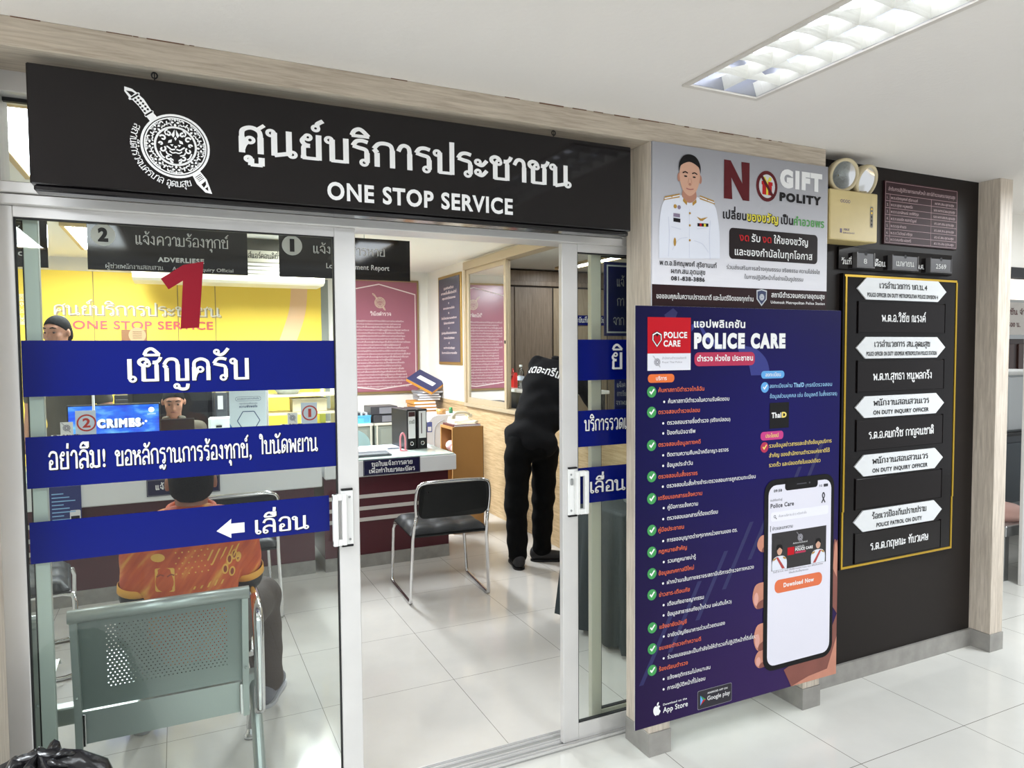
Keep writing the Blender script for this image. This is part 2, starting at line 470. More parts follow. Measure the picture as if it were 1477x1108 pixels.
LOOP = {
 'ก': (.8, _kk), 'ข': (.84, _ks+[_L((.70, 0), (.70, 1))]), 'ค': (.8, _arch+[_O(.37, .5, .1), _S((.29, .43), (.2, .3), (.14, .1))]),
 'ช': (.90, _ks+[_L((.70, 0), (.70, .72)), _S((.70, .70), (.68, .80), (.56, .84)), _S((.56, .85), (.70, .86), (.80, .94), (.86, 1.08))]),
 'ง': (.66, [_O(.33, .86), _L((.43, .9), (.43, .02)), _L((.45, .03), (.06, .36))]),
 'จ': (.72, [_S((.08, .76), (.2, .95), (.38, 1), (.56, .9), (.6, .65)), _L((.6, .7), (.6, .0)), _S((.6, .03), (.46, .16), (.3, .38)), _O(.22, .44, .1)]),
 'ญ': (1.02, [_L((.13, 0), (.13, .58), (.04, .72)), _S((.04, .73), (.16, .94), (.34, .99), (.5, .92), (.55, .7)), _L((.55, .74), (.55, .02)), _L((.5, .05), (.9, .05)), _L((.9, 0), (.9, 1)), _O(.5, -.24, .08), _S((.55, -.31), (.7, -.38), (.88, -.34), (.92, -.14))]),
 'ฐ': (.7, _ro+[_O(.45, .12, .1), _O(.12, -.26, .07), _S((.19, -.26), (.3, -.14), (.38, -.36), (.5, -.36), (.6, -.12))]),
 'ณ': (1.08, [_L((.13, 0), (.13, .58), (.04, .72)), _S((.04, .73), (.16, .94), (.32, .99), (.46, .9), (.5, .7)), _L((.5, .74), (.5, 0)), _S((.5, .02), (.66, .1), (.8, .1)), _L((.86, .1), (.86, 1)), _O(.95, .11, .09)]),
 'ด': (.8, _arch+[_O(.38, .48, .1), _S((.46, .42), (.4, .2), (.15, .02))]),
 'ต': (.8, [_L((.13, 0), (.13, .62)), _S((.13, .6), (.15, .86), (.27, .98), (.4, .86)), _S((.4, .86), (.53, .98), (.65, .86), (.68, .6)), _L((.68, .64), (.68, 0)), _O(.38, .46, .1), _S((.46, .4), (.4, .2), (.15, .02))]),
 'ท': (.82, _tl+[_S((.23, .4), (.38, .8), (.54, .98), (.66, .92), (.7, .7)), _L((.7, .74), (.7, 0))]),
 'ธ': (.74, [_S((.1, .74), (.22, .95), (.44, 1), (.64, .93)), _S((.1, .74), (.3, .66), (.54, .64), (.62, .5)), _L((.62, .54), (.62, .02)), _L((.64, .05), (.16, .05)), _L((.18, .03), (.18, .42))]),
 'น': (.94, [_O(.13, .86), _L((.23, .9), (.23, .0)), _S((.23, .02), (.4, .06), (.62, .12)), _L((.68, .08), (.68, 1)), _O(.78, .11, .1)]),
 'บ': (.8, _u), 'ป': (.8, _u[:3]+[_L((.68, 0), (.68, 1.4))]),
 'พ': (.9, [_O(.13, .86), _L((.23, .9), (.23, .0)), _L((.22, .02), (.49, .68)), _L((.49, .68), (.76, .02)), _L((.76, 0), (.76, 1))]),
 'ม': (.82, [_O(.13, .86), _L((.23, .9), (.23, .1)), _O(.13, .11), _S((.22, .09), (.45, .03), (.66, .05)), _L((.68, 0), (.68, 1))]),
 'ย': (.78, [_O(.3, .87, .09), _S((.21, .87), (.12, .72), (.2, .58), (.36, .54)), _S((.36, .54), (.18, .5), (.16, .3), (.16, .1)), _L((.16, .14), (.16, .02)), _L((.12, .05), (.64, .05)), _L((.64, 0), (.64, 1))]),
 'ร': (.68, _ro+[_O(.45, .11, .1)]), 'ฤ': (.82, [_L((.18, .1), (.18, .58), (.07, .72)), _S((.06, .73), (.2, .94), (.42, .99), (.62, .92), (.68, .7)), _L((.68, .74), (.68, -.42)), _O(.27, .11, .09)]),
 'ล': (.8, [_S((.1, .74), (.2, .94), (.4, 1), (.62, .9), (.67, .65)), _L((.67, .7), (.67, 0)), _O(.2, .11, .1), _S((.11, .12), (.14, .4), (.38, .52), (.66, .42))]),
 'ส': (.8, [_S((.1, .74), (.2, .94), (.4, 1), (.62, .9), (.67, .65)), _L((.67, .7), (.67, 0)), _O(.2, .11, .1), _S((.11, .12), (.14, .4), (.38, .52), (.66, .42)), _L((.56, .86), (.78, 1.1))]),
 'ว': (.74, [_S((.1, .76), (.22, .96), (.4, 1), (.57, .9), (.61, .65)), _L((.61, .7), (.61, .12)), _O(.51, .11, .1)]),
 'ศ': (.8, _arch+[_O(.37, .5, .1), _S((.29, .43), (.2, .3), (.14, .1)), _L((.56, .9), (.8, 1.12))]),
 'ษ': (.88, _u+[_O(.47, .46, .08), _L((.54, .5), (.86, .64))]),
 'ห': (.84, _tl+[_S((.23, .42), (.4, .6), (.6, .78)), _O(.62, .87, .09), _S((.3, .5), (.5, .62), (.66, .56), (.7, .36)), _L((.7, .4), (.7, 0))]),
 'อ': (.78, [_S((.1, .74), (.22, .95), (.4, 1), (.6, .92), (.65, .68)), _L((.65, .72), (.65, .02)), _L((.68, .05), (.14, .05)), _L((.16, .02), (.16, .44)), _O(.25, .42, .1)]),
 'ะ': (.56, [_O(.13, .68, .09), _S((.13, .59), (.3, .56), (.48, .78)), _O(.13, .24, .09), _S((.13, .15), (.3, .12), (.48, .34))]),
 'า': (.58, [_S((.06, .74), (.16, .95), (.3, 1), (.43, .9), (.46, .62)), _L((.46, .68), (.46, 0))]),
 'ำ': (.58, [_S((.06, .74), (.16, .95), (.3, 1), (.43, .9), (.46, .62)), _L((.46, .68), (.46, 0)), _O(-.22, 1.28, .1)]),
 'ิ': (0, _vu), 'ี': (0, _vu+[_L((-.1, 1.17), (-.1, 1.5))]), 'ึ': (0, _vu+[_O(-.14, 1.46, .08)]), 'ื': (0, _vu+[_L((-.1, 1.17), (-.1, 1.5)), _L((-.27, 1.3), (-.27, 1.5))]),
 'ั': (0, [_O(-.5, 1.3, .08), _S((-.52, 1.22), (-.36, 1.16), (-.2, 1.24), (-.04, 1.46))]),
 '่': (0, [_L((-.16, 1.16), (-.14, 1.46))]), '้': (0, [_O(-.38, 1.4, .07), _S((-.33, 1.34), (-.36, 1.22), (-.2, 1.2), (-.02, 1.46))]),
 '์': (0, [_O(-.26, 1.26, .09), _S((-.2, 1.34), (-.2, 1.44), (-.02, 1.58))]),
 'ุ': (0, [_O(-.28, -.22, .08), _L((-.2, -.2), (-.2, -.5))]), 'ู': (0, [_O(-.52, -.22, .08), _L((-.44, -.2), (-.44, -.46)), _L((-.46, -.44), (-.1, -.44)), _L((-.13, -.46), (-.13, -.14))]),
 'เ': (.4, [_L((.14, .12), (.14, 1)), _O(.24, .11, .1)]), 'แ': (.74, [_L((.14, .12), (.14, 1)), _O(.24, .11, .1), _L((.48, .12), (.48, 1)), _O(.58, .11, .1)]),
 'ใ': (.46, [_L((.3, 0), (.3, 1.1)), _S((.3, 1.06), (.26, 1.32), (.08, 1.4), (.02, 1.24)), _O(.12, 1.22, .09)]),
 'ไ': (.42, [_L((.3, 0), (.3, 1.2)), _S((.3, 1.2), (.14, 1.42), (.12, 1.24), (-.04, 1.46))]),
}
def loop_glyph(c, bold):
    adv, st = LOOP[c]
    hw = 0.062+bold; th = 0.042+bold*0.7
    out = []
    for k, p in st:
        if k == 'O':
            x, y, r = p
            out.append(np.array(circ(x, y, r+th, 16))); out.append(np.array(circ(x, y, max(r-th*.75, .018), 12))[::-1])
        elif k == 'L':
            for a, b in zip(p[:-1], p[1:]):
                v = abs(b[1]-a[1]) > abs(b[0]-a[0])
                out.append(ribbon([a, b], hw if v else th))
        else:
            out.append(ribbon(spl(p, 5), (hw+th)/2))
    fixed = []
    for i, o in enumerate(out):
        a = np.sum(o[:, 0]*np.roll(o[:, 1], -1)-np.roll(o[:, 0], -1)*o[:, 1])
        fixed.append(o)
    # every stroke counter-clockwise so overlaps add up; ring holes stay clockwise only inside their own ring
    res = []; i = 0
    for k, p in st:
        if k == 'O':
            x, y, r = p
            ring = circ(x, y, r+th, 16); hole = circ(x, y, max(r-th*.75, .018), 16)
            # ring as two half-ring strips, so that it never punches a hole in other strokes
            for h0 in (0, 8):
                seg = [ring[(h0+j) % 16] for j in range(9)]+[hole[(h0+j) % 16] for j in range(8, -1, -1)]
                res.append(np.array(seg))
            i += 2
        else:
            n = len(p)-1 if k == 'L' else 1
            for q in range(n):
                o = fixed[i]; a = np.sum(o[:, 0]*np.roll(o[:, 1], -1)-np.roll(o[:, 0], -1)*o[:, 1])
                res.append(o if a > 0 else o[::-1]); i += 1
    return res, adv+bold*1.0
# ------------------------------------------------------------------ common materials
M_CEIL = mat('ceiling_paint', (226, 221, 216), 0.9, bump=0.15, bscale=60, var=0.025, vscale=1.2)
M_OCEIL = mat('office_ceiling_paint', (240, 235, 226), 0.9)
M_WHITEWALL = mat('white_wall_paint', (238, 234, 226), 0.8)
M_BLACKWALL = mat('dark_wall_laminate', (35, 30, 28), 0.45, spec=0.15, var=0.06, vscale=3)
M_WOODZ = wood('grey_beige_laminate_vertical', (222, 210, 195), (184, 171, 156), 2)
M_WOODX = wood('grey_beige_laminate_horizontal', (200, 188, 171), (164, 150, 134), 0)
M_OAKY = wood('pale_oak_panel', (214, 188, 148), (172, 142, 102), 1, 0.4, 6)
M_CLOSET = wood('grey_brown_closet', (164, 148, 130), (134, 118, 102), 2, 0.4, 4)
M_ALU = mat('white_aluminium', (214, 212, 210), 0.32, 0.25, var=0.03, vscale=9)
M_ALUD = mat('grey_aluminium', (172, 172, 170), 0.35, 0.6)
M_ALUB = mat('beige_aluminium', (196, 180, 152), 0.38, 0.35)
M_GASKET = mat('black_gasket', (22, 22, 24), 0.6)
M_GLASS = glassmat('door_glass', (0.89, 0.945, 0.92), 1.45)
M_CLEAR = glassmat('clear_glass', (0.94, 0.965, 0.95), 1.45)
M_BASE = mat('grey_stone_skirting', (150, 147, 142), 0.3, var=0.16, vscale=14)
M_WHITE = mat('white_plastic', (236, 236, 234), 0.35)
M_BLACK = mat('black_plastic', (18, 18, 20), 0.4, spec=.3)
M_CHROME = mat('chrome', (226, 226, 228), 0.12, 1.0)
M_STEEL = mat('brushed_steel', (168, 170, 170), 0.3, 0.9)
M_TILE_H = tiles('corridor_floor_tile', (216, 215, 209), (112, 108, 100), 0.603, 2.243-0.603*12, 1.742-0.603*8, 0.09)
M_TILE_O = tiles('office_floor_tile', (207, 203, 197), (132, 128, 122), 0.603, 1.132-0.603*10, 3.04-0.603*4, 0.09)
# printed and lettering colours
INK_W = mat('white_vinyl', (238, 238, 238), 0.5)
INK_K = mat('black_vinyl', (16, 14, 16), 0.5, spec=.2)
INK_BLUE = mat('blue_vinyl', (2, 18, 108), 0.2, spec=0.22)
INK_RED = mat('crimson_vinyl', (132, 4, 28), 0.35, spec=.25)
INK_GREY = mat('light_grey_vinyl', (205, 205, 203), 0.5)

# ------------------------------------------------------------------ large structure
m = MB().box(-4.0, 8.5, -2.2, 2.36, -0.1, 0.0, M_TILE_H)
m.box(3.757, 9.6, 2.36, 5.0, -0.1, 0.0, M_TILE_H)
struct(m.build('floor'))
struct(MB().box(-4.0, 3.757, 2.36, 5.0, -0.1, 0.0, M_TILE_O).box(-4.0, 5.4, 5.0, 8.2, -0.1, 0.0, M_TILE_O).build('floor_office'))
hx0, hx1, hy0, hy1 = 1.468, 1.742, 0.60, 1.782          # opening for the recessed troffer
m = MB().box(-4.0, hx0, -2.2, 2.66, CEIL_H, CEIL_H+0.09, M_CEIL).box(hx1, 8.5, -2.2, 2.66, CEIL_H, CEIL_H+0.09, M_CEIL)
m.box(hx0, hx1, hy1, 2.66, CEIL_H, CEIL_H+0.09, M_CEIL).box(hx0, hx1, -2.2, hy0, CEIL_H, CEIL_H+0.09, M_CEIL)
struct(m.build('ceiling'))
struct(MB().box(-4.0, 2.72, 2.66, 8.2, CEIL_O, CEIL_O+0.15, M_OCEIL).build('ceiling_office'))
struct(MB().box(2.72, 3.70, 2.66, 4.95, 2.52, 2.66, M_OCEIL).box(2.72, 5.3, 4.95, 8.2, 2.52, 2.66, M_OCEIL).build('ceiling_side_room'))
struct(MB().box(2.458, 3.66, 2.226, 2.30, 0.0, CEIL_H, M_BLACKWALL).build('wall_front'))
struct(MB().box(-4.0, -0.53, 2.20, 2.30, 0.0, CEIL_H, M_WHITEWALL).build('wall_entrance'))
struct(MB().box(-4.0, 6.5, 7.85, 7.95, 0.0, 2.66, M_WHITEWALL).build('wall_back'))
struct(MB().box(-4.0, -3.9, 2.3, 7.85, 0.0, CEIL_O, M_WHITEWALL).build('wall_left'))
def wall_right():
    m = MB()
    m.box(2.65, 2.72, 2.66, 7.85, 2.40, 2.52, M_WHITEWALL)
    m.box(2.65, 2.72, 6.64, 7.85, 1.02, 2.40, M_WHITEWALL)
    m.box(2.65, 2.72, 6.64, 7.85, 0.0, 1.02, M_OAKY)
    m.box(2.65, 2.72, 2.66, 6.64, 0.0, 0.985, M_OAKY)
    m.box(2.65, 2.72, 2.30, 2.66, 0.0, 2.52, M_WHITEWALL)
    struct(m.build('wall_right'))
wall_right()
struct(MB().box(5.2, 5.3, 4.95, 7.85, 0.0, 2.52, M_CLOSET).build('wall_side_room'))
# facade to the right of the last post: recessed white wall over a doorway
m = MB().box(3.757, 9.6, 2.65, 2.75, 2.03, CEIL_H, M_WHITEWALL)
m.box(3.70, 3.757, 2.25, 4.85, 0.0, 2.55, M_WHITEWALL)
struct(m.build('wall_corridor'))
struct(MB().box(3.70, 9.6, 4.85, 4.95, 0.0, 2.6, mat('far_room_wall', (205, 196, 184), 0.8)).build('wall_far_room'))
struct(MB().box(3.757, 9.6, 2.75, 4.85, 2.55, 2.65, M_OCEIL).build('ceiling_far_room'))

# wooden posts with their stone feet, and the beam they carry
def post(name, x0, x1, y0, y1, zt=2.287):
    o = struct(MB().box(x0, x1, y0, y1, 0.09, zt, M_WOODZ, 0.0015).build(name))
    b = MB().box(x0-0.004, x1+0.004, y0-0.004, y1, 0.0, 0.09, M_BASE, 0.001)
    b.build('post_foot', o)
post('trim_1', -0.53, -0.436, 2.12, 2.27)
post('trim_2', 1.567, 1.663, 2.12, 2.27)
post('trim_3', 2.362, 2.458, 2.12, 2.298)
post('trim_4', 3.657, 3.757, 2.12, 2.25, CEIL_H)
o = MB().box(-4.0, 2.458, 2.12, 2.32, 2.287, CEIL_H, M_WOODX, 0.0015)
rng = random.Random(2)
x = -0.6
while x < 2.4:                      # flaking paint along the ceiling joint
    l = rng.uniform(0.01, 0.10)
    if rng.random() < 0.55: o.box(x, x+l, 2.1185, 2.1205, CEIL_H-rng.uniform(0.001, 0.004), CEIL_H, mat('joint_dirt', (112, 82, 66), 0.9))
    x += l+rng.uniform(0.0, 0.05)
struct(o.build('trim_5'))
m = MB().box(2.462, 3.653, 2.214, 2.226, 0.0, 0.088, M_BASE)
struct(m.build('baseboard_front'))

# aluminium shop front: head, transom, sill track, fixed lights, two sliding leaves
m = MB()
m.box(-0.436, 1.567, 2.295, 2.42, 1.935, 1.962, M_ALU, 0.002).box(-0.436, 1.567, 2.285, 2.42, 1.964, 1.993, M_ALU, 0.002)
m.box(-0.436, 1.567, 2.30, 2.42, 2.232, 2.30, M_ALU, 0.002)
m.box(-0.436, -0.41, 2.30, 2.42, 1.993, 2.232, M_ALU, 0.001).box(1.541, 1.567, 2.30, 2.42, 1.993, 2.232, M_ALU, 0.001)
m.box(1.567, 2.44, 2.30, 2.42, 1.935, 1.993, M_ALU).box(1.567, 2.44, 2.30, 2.42, 1.993, 2.36, M_WHITEWALL)
m.box(-1.4, -0.436, 2.30, 2.42, 1.935, 2.36, M_ALU)
struct(m.build('trim_6'))
m = MB().box(-0.436, 2.44, 2.30, 2.42, 0.0, 0.006, M_ALUD)
for y in (2.302, 2.318, 2.346, 2.362, 2.396, 2.416): m.box(-0.436, 2.44, y-0.0015, y+0.0015, 0.006, 0.014, M_ALU)
struct(m.build('trim_7'))
def pane(x0, x1, y, z0, z1, mt): return MB().quad((x0, y, z0), (x1, y, z0), (x1, y, z1), (x0, y, z1), mt)
o = struct(MB().box(-0.41, 1.541, 2.352, 2.368, 2.222, 2.232, M_GASKET).box(-0.41, 1.541, 2.352, 2.368, 1.993, 1.999, M_GASKET).build('window_3'))
pane(-0.41, 1.541, 2.36, 1.999, 2.222, M_CLEAR).build('pane', o)
def leaf(name, x0, x1, y, kind, sl, sr, gl=M_GLASS, fm=M_ALU):
    """framed glass leaf between x0 and x1, sl/sr = widths of its stiles"""
    t = 0.013; z0, z1 = 0.014, 1.935
    f = MB()
    f.box(x0, x0+sl, y-t, y+t, z0, z1, fm, 0.002).box(x1-sr, x1, y-t, y+t, z0, z1, fm, 0.002)
    f.box(x0+sl, x1-sr, y-t, y+t, 1.905, z1, fm, 0.001).box(x0+sl, x1-sr, y-t, y+t, z0, 0.078, fm, 0.001)
    o = struct(f.build(name))
    g = MB(); e = 0.004
    a, b, c, d = x0+sl, x1-sr, 0.078, 1.905
    g.box(a, a+e, y-.008, y+.008, c, d, M_GASKET).box(b-e, b, y-.008, y+.008, c, d, M_GASKET).box(a+e, b-e, y-.008, y+.008, d-e, d, M_GASKET).box(a+e, b-e, y-.008, y+.008, c, c+e, M_GASKET)
    g.build('gasket', o)
    pane(a+e, b-e, y, c+e, d-e, gl).build('pane', o)
    return o
M_STILEG = mat('pale_green_frame', (196, 206, 198), 0.4, 0.2)
leaf('window_1', -1.38, -0.342, 2.385, 0, 0.05, 0.036, M_CLEAR, M_STILEG)
leaf('window_2', 1.472, 2.44, 2.385, 0, 0.046, 0.05, M_CLEAR, mat('cream_frame', (208, 206, 190), 0.4, 0.15))
D1 = leaf('door_1', -0.447, 0.537, 2.333, 0, 0.056, 0.068)
D2 = leaf('door_2', 1.312, 2.296, 2.333, 0, 0.068, 0.056)
def pull(door, x0, x1, xg, z0, z1):
    """white plate on the stile with a D grip standing off towards xg"""
    y = 2.32; h = MB()
    h.box(x0, x1, y-0.008, y, z0, z1, M_WHITE, 0.002)
    a, b = (xg, x0) if xg < x0 else (x1, xg)
    h.box(a, b, y-0.030, y-0.012, z1-0.028, z1-0.008, M_WHITE, 0.002).box(a, b, y-0.030, y-0.012, z0+0.004, z0+0.024, M_WHITE, 0.002)
    g0, g1 = (xg, xg+0.017) if xg < x0 else (xg-0.017, xg)
    h.box(g0, g1, y-0.034, y-0.012, z0+0.004, z1-0.008, M_WHITE, 0.003)
    c0, c1 = (x0, x0+0.016) if xg < x0 else (x1-0.016, x1)
    h.box(c0, c1, y-0.030, y-0.008, z0+0.004, z1-0.008, M_WHITE, 0.003)
    o = h.build('pull_handle', door)
    k = MB().box(x0+.002, x1-.002, y-0.0095, y, z1, z1+0.006, M_BLACK).box(x0+.002, x1-.002, y-0.0095, y, z0-0.006, z0, M_BLACK)
    cx = (x0+x1)/2+(0.008 if xg < x0 else -0.008)
    for z in (z0+0.018, z1-0.022): k.lathe((cx, y-0.0095, z), [(0, 0), (0.004, 0), (0.004, 0.003)], M_STEEL, 10, (0, 1, 0))
    k.build('handle_cap', o)
    return o
pull(D1, 0.474, 0.515, 0.444, 0.897, 1.078)
o = pull(D2, 1.332, 1.373, 1.410, 0.904, 1.082)
MB().box(1.340, 1.352, 2.306, 2.312, 1.020, 1.046, M_STEEL, 0.003).build('lock_cylinder', o)
# blue strips and lettering stuck on the glass
GY = 2.3318
def strip(x0, x1, z0, z1, rows, door, extra=None):
    o = MB().quad((x0, GY, z0), (x1, GY, z0), (x1, GY, z1), (x0, GY, z1), INK_BLUE).quad((x1, GY+.0022, z0), (x0, GY+.0022, z0), (x0, GY+.0022, z1), (x1, GY+.0022, z1), INK_BLUE).build('blue_strip', door)
    l = MB()
    for s, x, z, h, w in rows:
        text(l, s, (x+.0025, GY-.0006, z-.0025), X3, Z3, h, INK_K, w, 0.018, 'loop')
        text(l, s, (x, GY-.0011, z), X3, Z3, h, INK_W, w, 0.018, 'loop')
    if extra: l.slab(extra, (0, GY-.0011, 0), X3, Z3, INK_W)
    l.build('strip_lettering', o)
strip(-0.385, 0.468, 1.414, 1.570, [('เชิญครับ', -0.130, 1.450, 0.066, 0.332)], D1)
strip(-0.384, 0.468, 1.158, 1.302, [('อย่าลืม!', -0.332, 1.207, 0.050, 0.139), ('ขอหลักฐานการร้องทุกข์,', -0.169, 1.206, 0.044, 0.373), ('ใบนัดพยาน', 0.227, 1.213, 0.044, 0.180)], D1)
strip(-0.382, 0.440, 0.946, 1.063, [('เลื่อน', 0.209, 0.962, 0.044, 0.165)], D1,
      [(0.097, 0.984), (0.140, 1.018), (0.139, 1.003), (0.178, 1.003), (0.178, 0.972), (0.139, 0.972), (0.139, 0.958)])
strip(1.382, 2.236, 1.417, 1.574, [('ยิ', 1.540, 1.458, 0.066, 0.052)], D2)
strip(1.382, 2.236, 1.160, 1.300, [('บริการรวดเ', 1.414, 1.221, 0.043, 0.196)], D2)
strip(1.382, 2.236, 0.939, 1.078, [('เลื่อน', 1.440, 0.977, 0.044, 0.165)], D2)
l = MB(); l.slab([(-0.036, 1.752), (-0.016, 1.721), (0.023, 1.748), (0.013, 1.605), (0.064, 1.609), (0.081, 1.808), (0.025, 1.795)], (0, GY-.0006, 0), X3, Z3, INK_RED)
l.build('red_number', D1)
# ------------------------------------------------------------------ light fittings
M_LOUVRE = mat('ribbed_louvre', (214, 213, 206), 0.35, 0.25, bump=0.25, bscale=1, stretch=(1, 260, 1))
M_REFL = mat('mirror_reflector', (150, 152, 160), 0.3, 0.6)
M_TUBE = emit('hall_tube', (244, 248, 255), HALL_L)
M_TRIMW = mat('fitting_rim', (206, 200, 192), 0.4)
def troffer(x0, x1, y0, y1, z, label, tube, deep, louvre, group=None):
    """recessed fluorescent fitting with two tubes under a louvre; z = ceiling plane"""
    t = thing('ceiling_light', label, 'ceiling light', ((x0+x1)/2, (y0+y1)/2, z), 0, group)
    r = MB(); b = 0.018
    for a in ((x0-b, x1+b, y1, y1+b), (x0-b, x1+b, y0-b, y0), (x0-b, x0, y0, y1), (x1, x1+b, y0, y1)): r.box(*a, z-0.006, z+0.002, M_TRIMW, 0.001)
    r.build('rim', t)
    h = MB(); zt = z+deep
    x0, x1, y0, y1 = x0+.001, x1-.001, y0+.001, y1-.001
    h.quad((x0, y0, zt), (x0, y1, zt), (x1, y1, zt), (x1, y0, zt), M_REFL)
    h.quad((x0, y0, z), (x0, y1, z), (x0, y1, zt), (x0, y0, zt), M_REFL).quad((x1, y1, z), (x1, y0, z), (x1, y0, zt), (x1, y1, zt), M_REFL)
    h.quad((x0, y1, z), (x1, y1, z), (x1, y1, zt), (x0, y1, zt), M_REFL).quad((x1, y0, z), (x0, y0, z), (x0, y0, zt), (x1, y0, zt), M_REFL)
    h.build('housing', t)
    w_ = x1-x0
    for k in (0.25, 0.75):
        MB().cyl((x0+w_*k, y0+0.03, zt-0.018), (x0+w_*k, y1-0.03, zt-0.018), 0.013, tube, 12).build('fluorescent_tube', t)
    if louvre:
        l = MB(); cx = (x0+x1)/2; hl = 0.042
        l.add([(cx-0.012, y0, z+hl), (cx+0.012, y0, z+hl), (cx, y0, z+0.001), (cx-0.012, y1, z+hl), (cx+0.012, y1, z+hl), (cx, y1, z+0.001)], [(0, 3, 4, 1), (0, 2, 5, 3), (1, 4, 5, 2)], M_LOUVRE)
        n = int((y1-y0)/0.098)
        for i in range(1, n):
            y = y0+(y1-y0)*i/n
            for a, c in ((x0, cx), (cx, x1)):
                l.add([(a, y-0.020, z+hl), (a, y+0.020, z+hl), (a, y, z+.002), (c, y-0.020, z+hl), (c, y+0.020, z+hl), (c, y, z+.002), ((a+c)/2, y-0.007, z+hl*.55), ((a+c)/2, y+0.007, z+hl*.55), ((a+c)/2, y, z+.006)],
                      [(0, 1, 7, 6), (6, 7, 4, 3), (0, 6, 8, 2), (6, 3, 5, 8), (1, 2, 8, 7), (7, 8, 5, 4)], M_LOUVRE)
        l.add([(x0, y0, z+.001), (x0, y1, z+.001), (x0+.016, y1, z+hl), (x0+.016, y0, z+hl)], [(0, 1, 2, 3)], M_LOUVRE)
        l.add([(x1, y0, z+.001), (x1, y1, z+.001), (x1-.016, y1, z+hl), (x1-.016, y0, z+hl)], [(0, 1, 2, 3)], M_LOUVRE)
        l.build('louvre', t)
    return t
panel_l = []
troffer(hx0, hx1, hy0, hy1, CEIL_H, 'long recessed fluorescent light with mirrored louvre in the corridor ceiling', M_TUBE, 0.085, True)
for (a, b_, lab) in ((-1.15, .60, 'corridor ceiling light above the left end of the glass front'), (4.25, .60, 'corridor ceiling light beyond the last wooden post'), (1.468, -1.75, 'corridor ceiling light behind the camera position'), (-1.15, -1.75, 'corridor ceiling light behind the camera towards the left')):  # out-of-view corridor lights, added at assumed spacing to brighten the corridor
    panel_l.append((a+.137, b_+.59, lab))
def panel_light(cx, cy, z, label, lx=0.28, ly=1.2, s=1.0, group=None):
    t = thing('ceiling_light', label, 'ceiling light', (cx, cy, z), 0, group)
    x0, x1, y0, y1 = cx-lx/2, cx+lx/2, cy-ly/2, cy+ly/2; b = 0.03
    r = MB()
    for a in ((x0-b, x1+b, y1, y1+b), (x0-b, x1+b, y0-b, y0), (x0-b, x0, y0, y1), (x1, x1+b, y0, y1)): r.box(*a, z-0.03, z, mat('yellowed_rim', (214, 186, 138), 0.5), 0.002)
    r.build('rim', t)
    MB().quad((x0, y0, z-0.02), (x0, y1, z-0.02), (x1, y1, z-0.02), (x1, y0, z-0.02), emit(f'office_diffuser_{s}', (242, 249, 255), OFFICE_L*s)).build('diffuser', t)
for a, b_, lab in panel_l: panel_light(a, b_, CEIL_H, lab, .26, 1.17, s=4.4)
panel_light(-0.54, 6.4, CEIL_O, 'office ceiling light glimpsed left of the hanging sign numbered 2', s=5.6)
panel_light(1.12, 6.2, CEIL_O, 'office ceiling light behind the hanging sign numbered 1', s=8.6)
panel_light(-0.5, 3.7, CEIL_O, 'office ceiling light above the metal waiting bench', s=.8)
panel_light(1.5, 3.6, CEIL_O, 'office ceiling light just inside the sliding doorway', s=.8)
panel_light(-2.6, 5.2, CEIL_O, 'office ceiling light far left over the counter end', s=2.0)
panel_light(4.15, 6.7, 2.52, 'ceiling light in the side room behind the sliding window', 0.14, 1.2, 1.6)
panel_light(3.2, 4.0, 2.52, 'ceiling light at the near end of the side room', 0.3, 1.2)
panel_light(6.2, 4.3, 2.55, 'ceiling light of the room beyond the last wooden post', 0.5, 1.2)

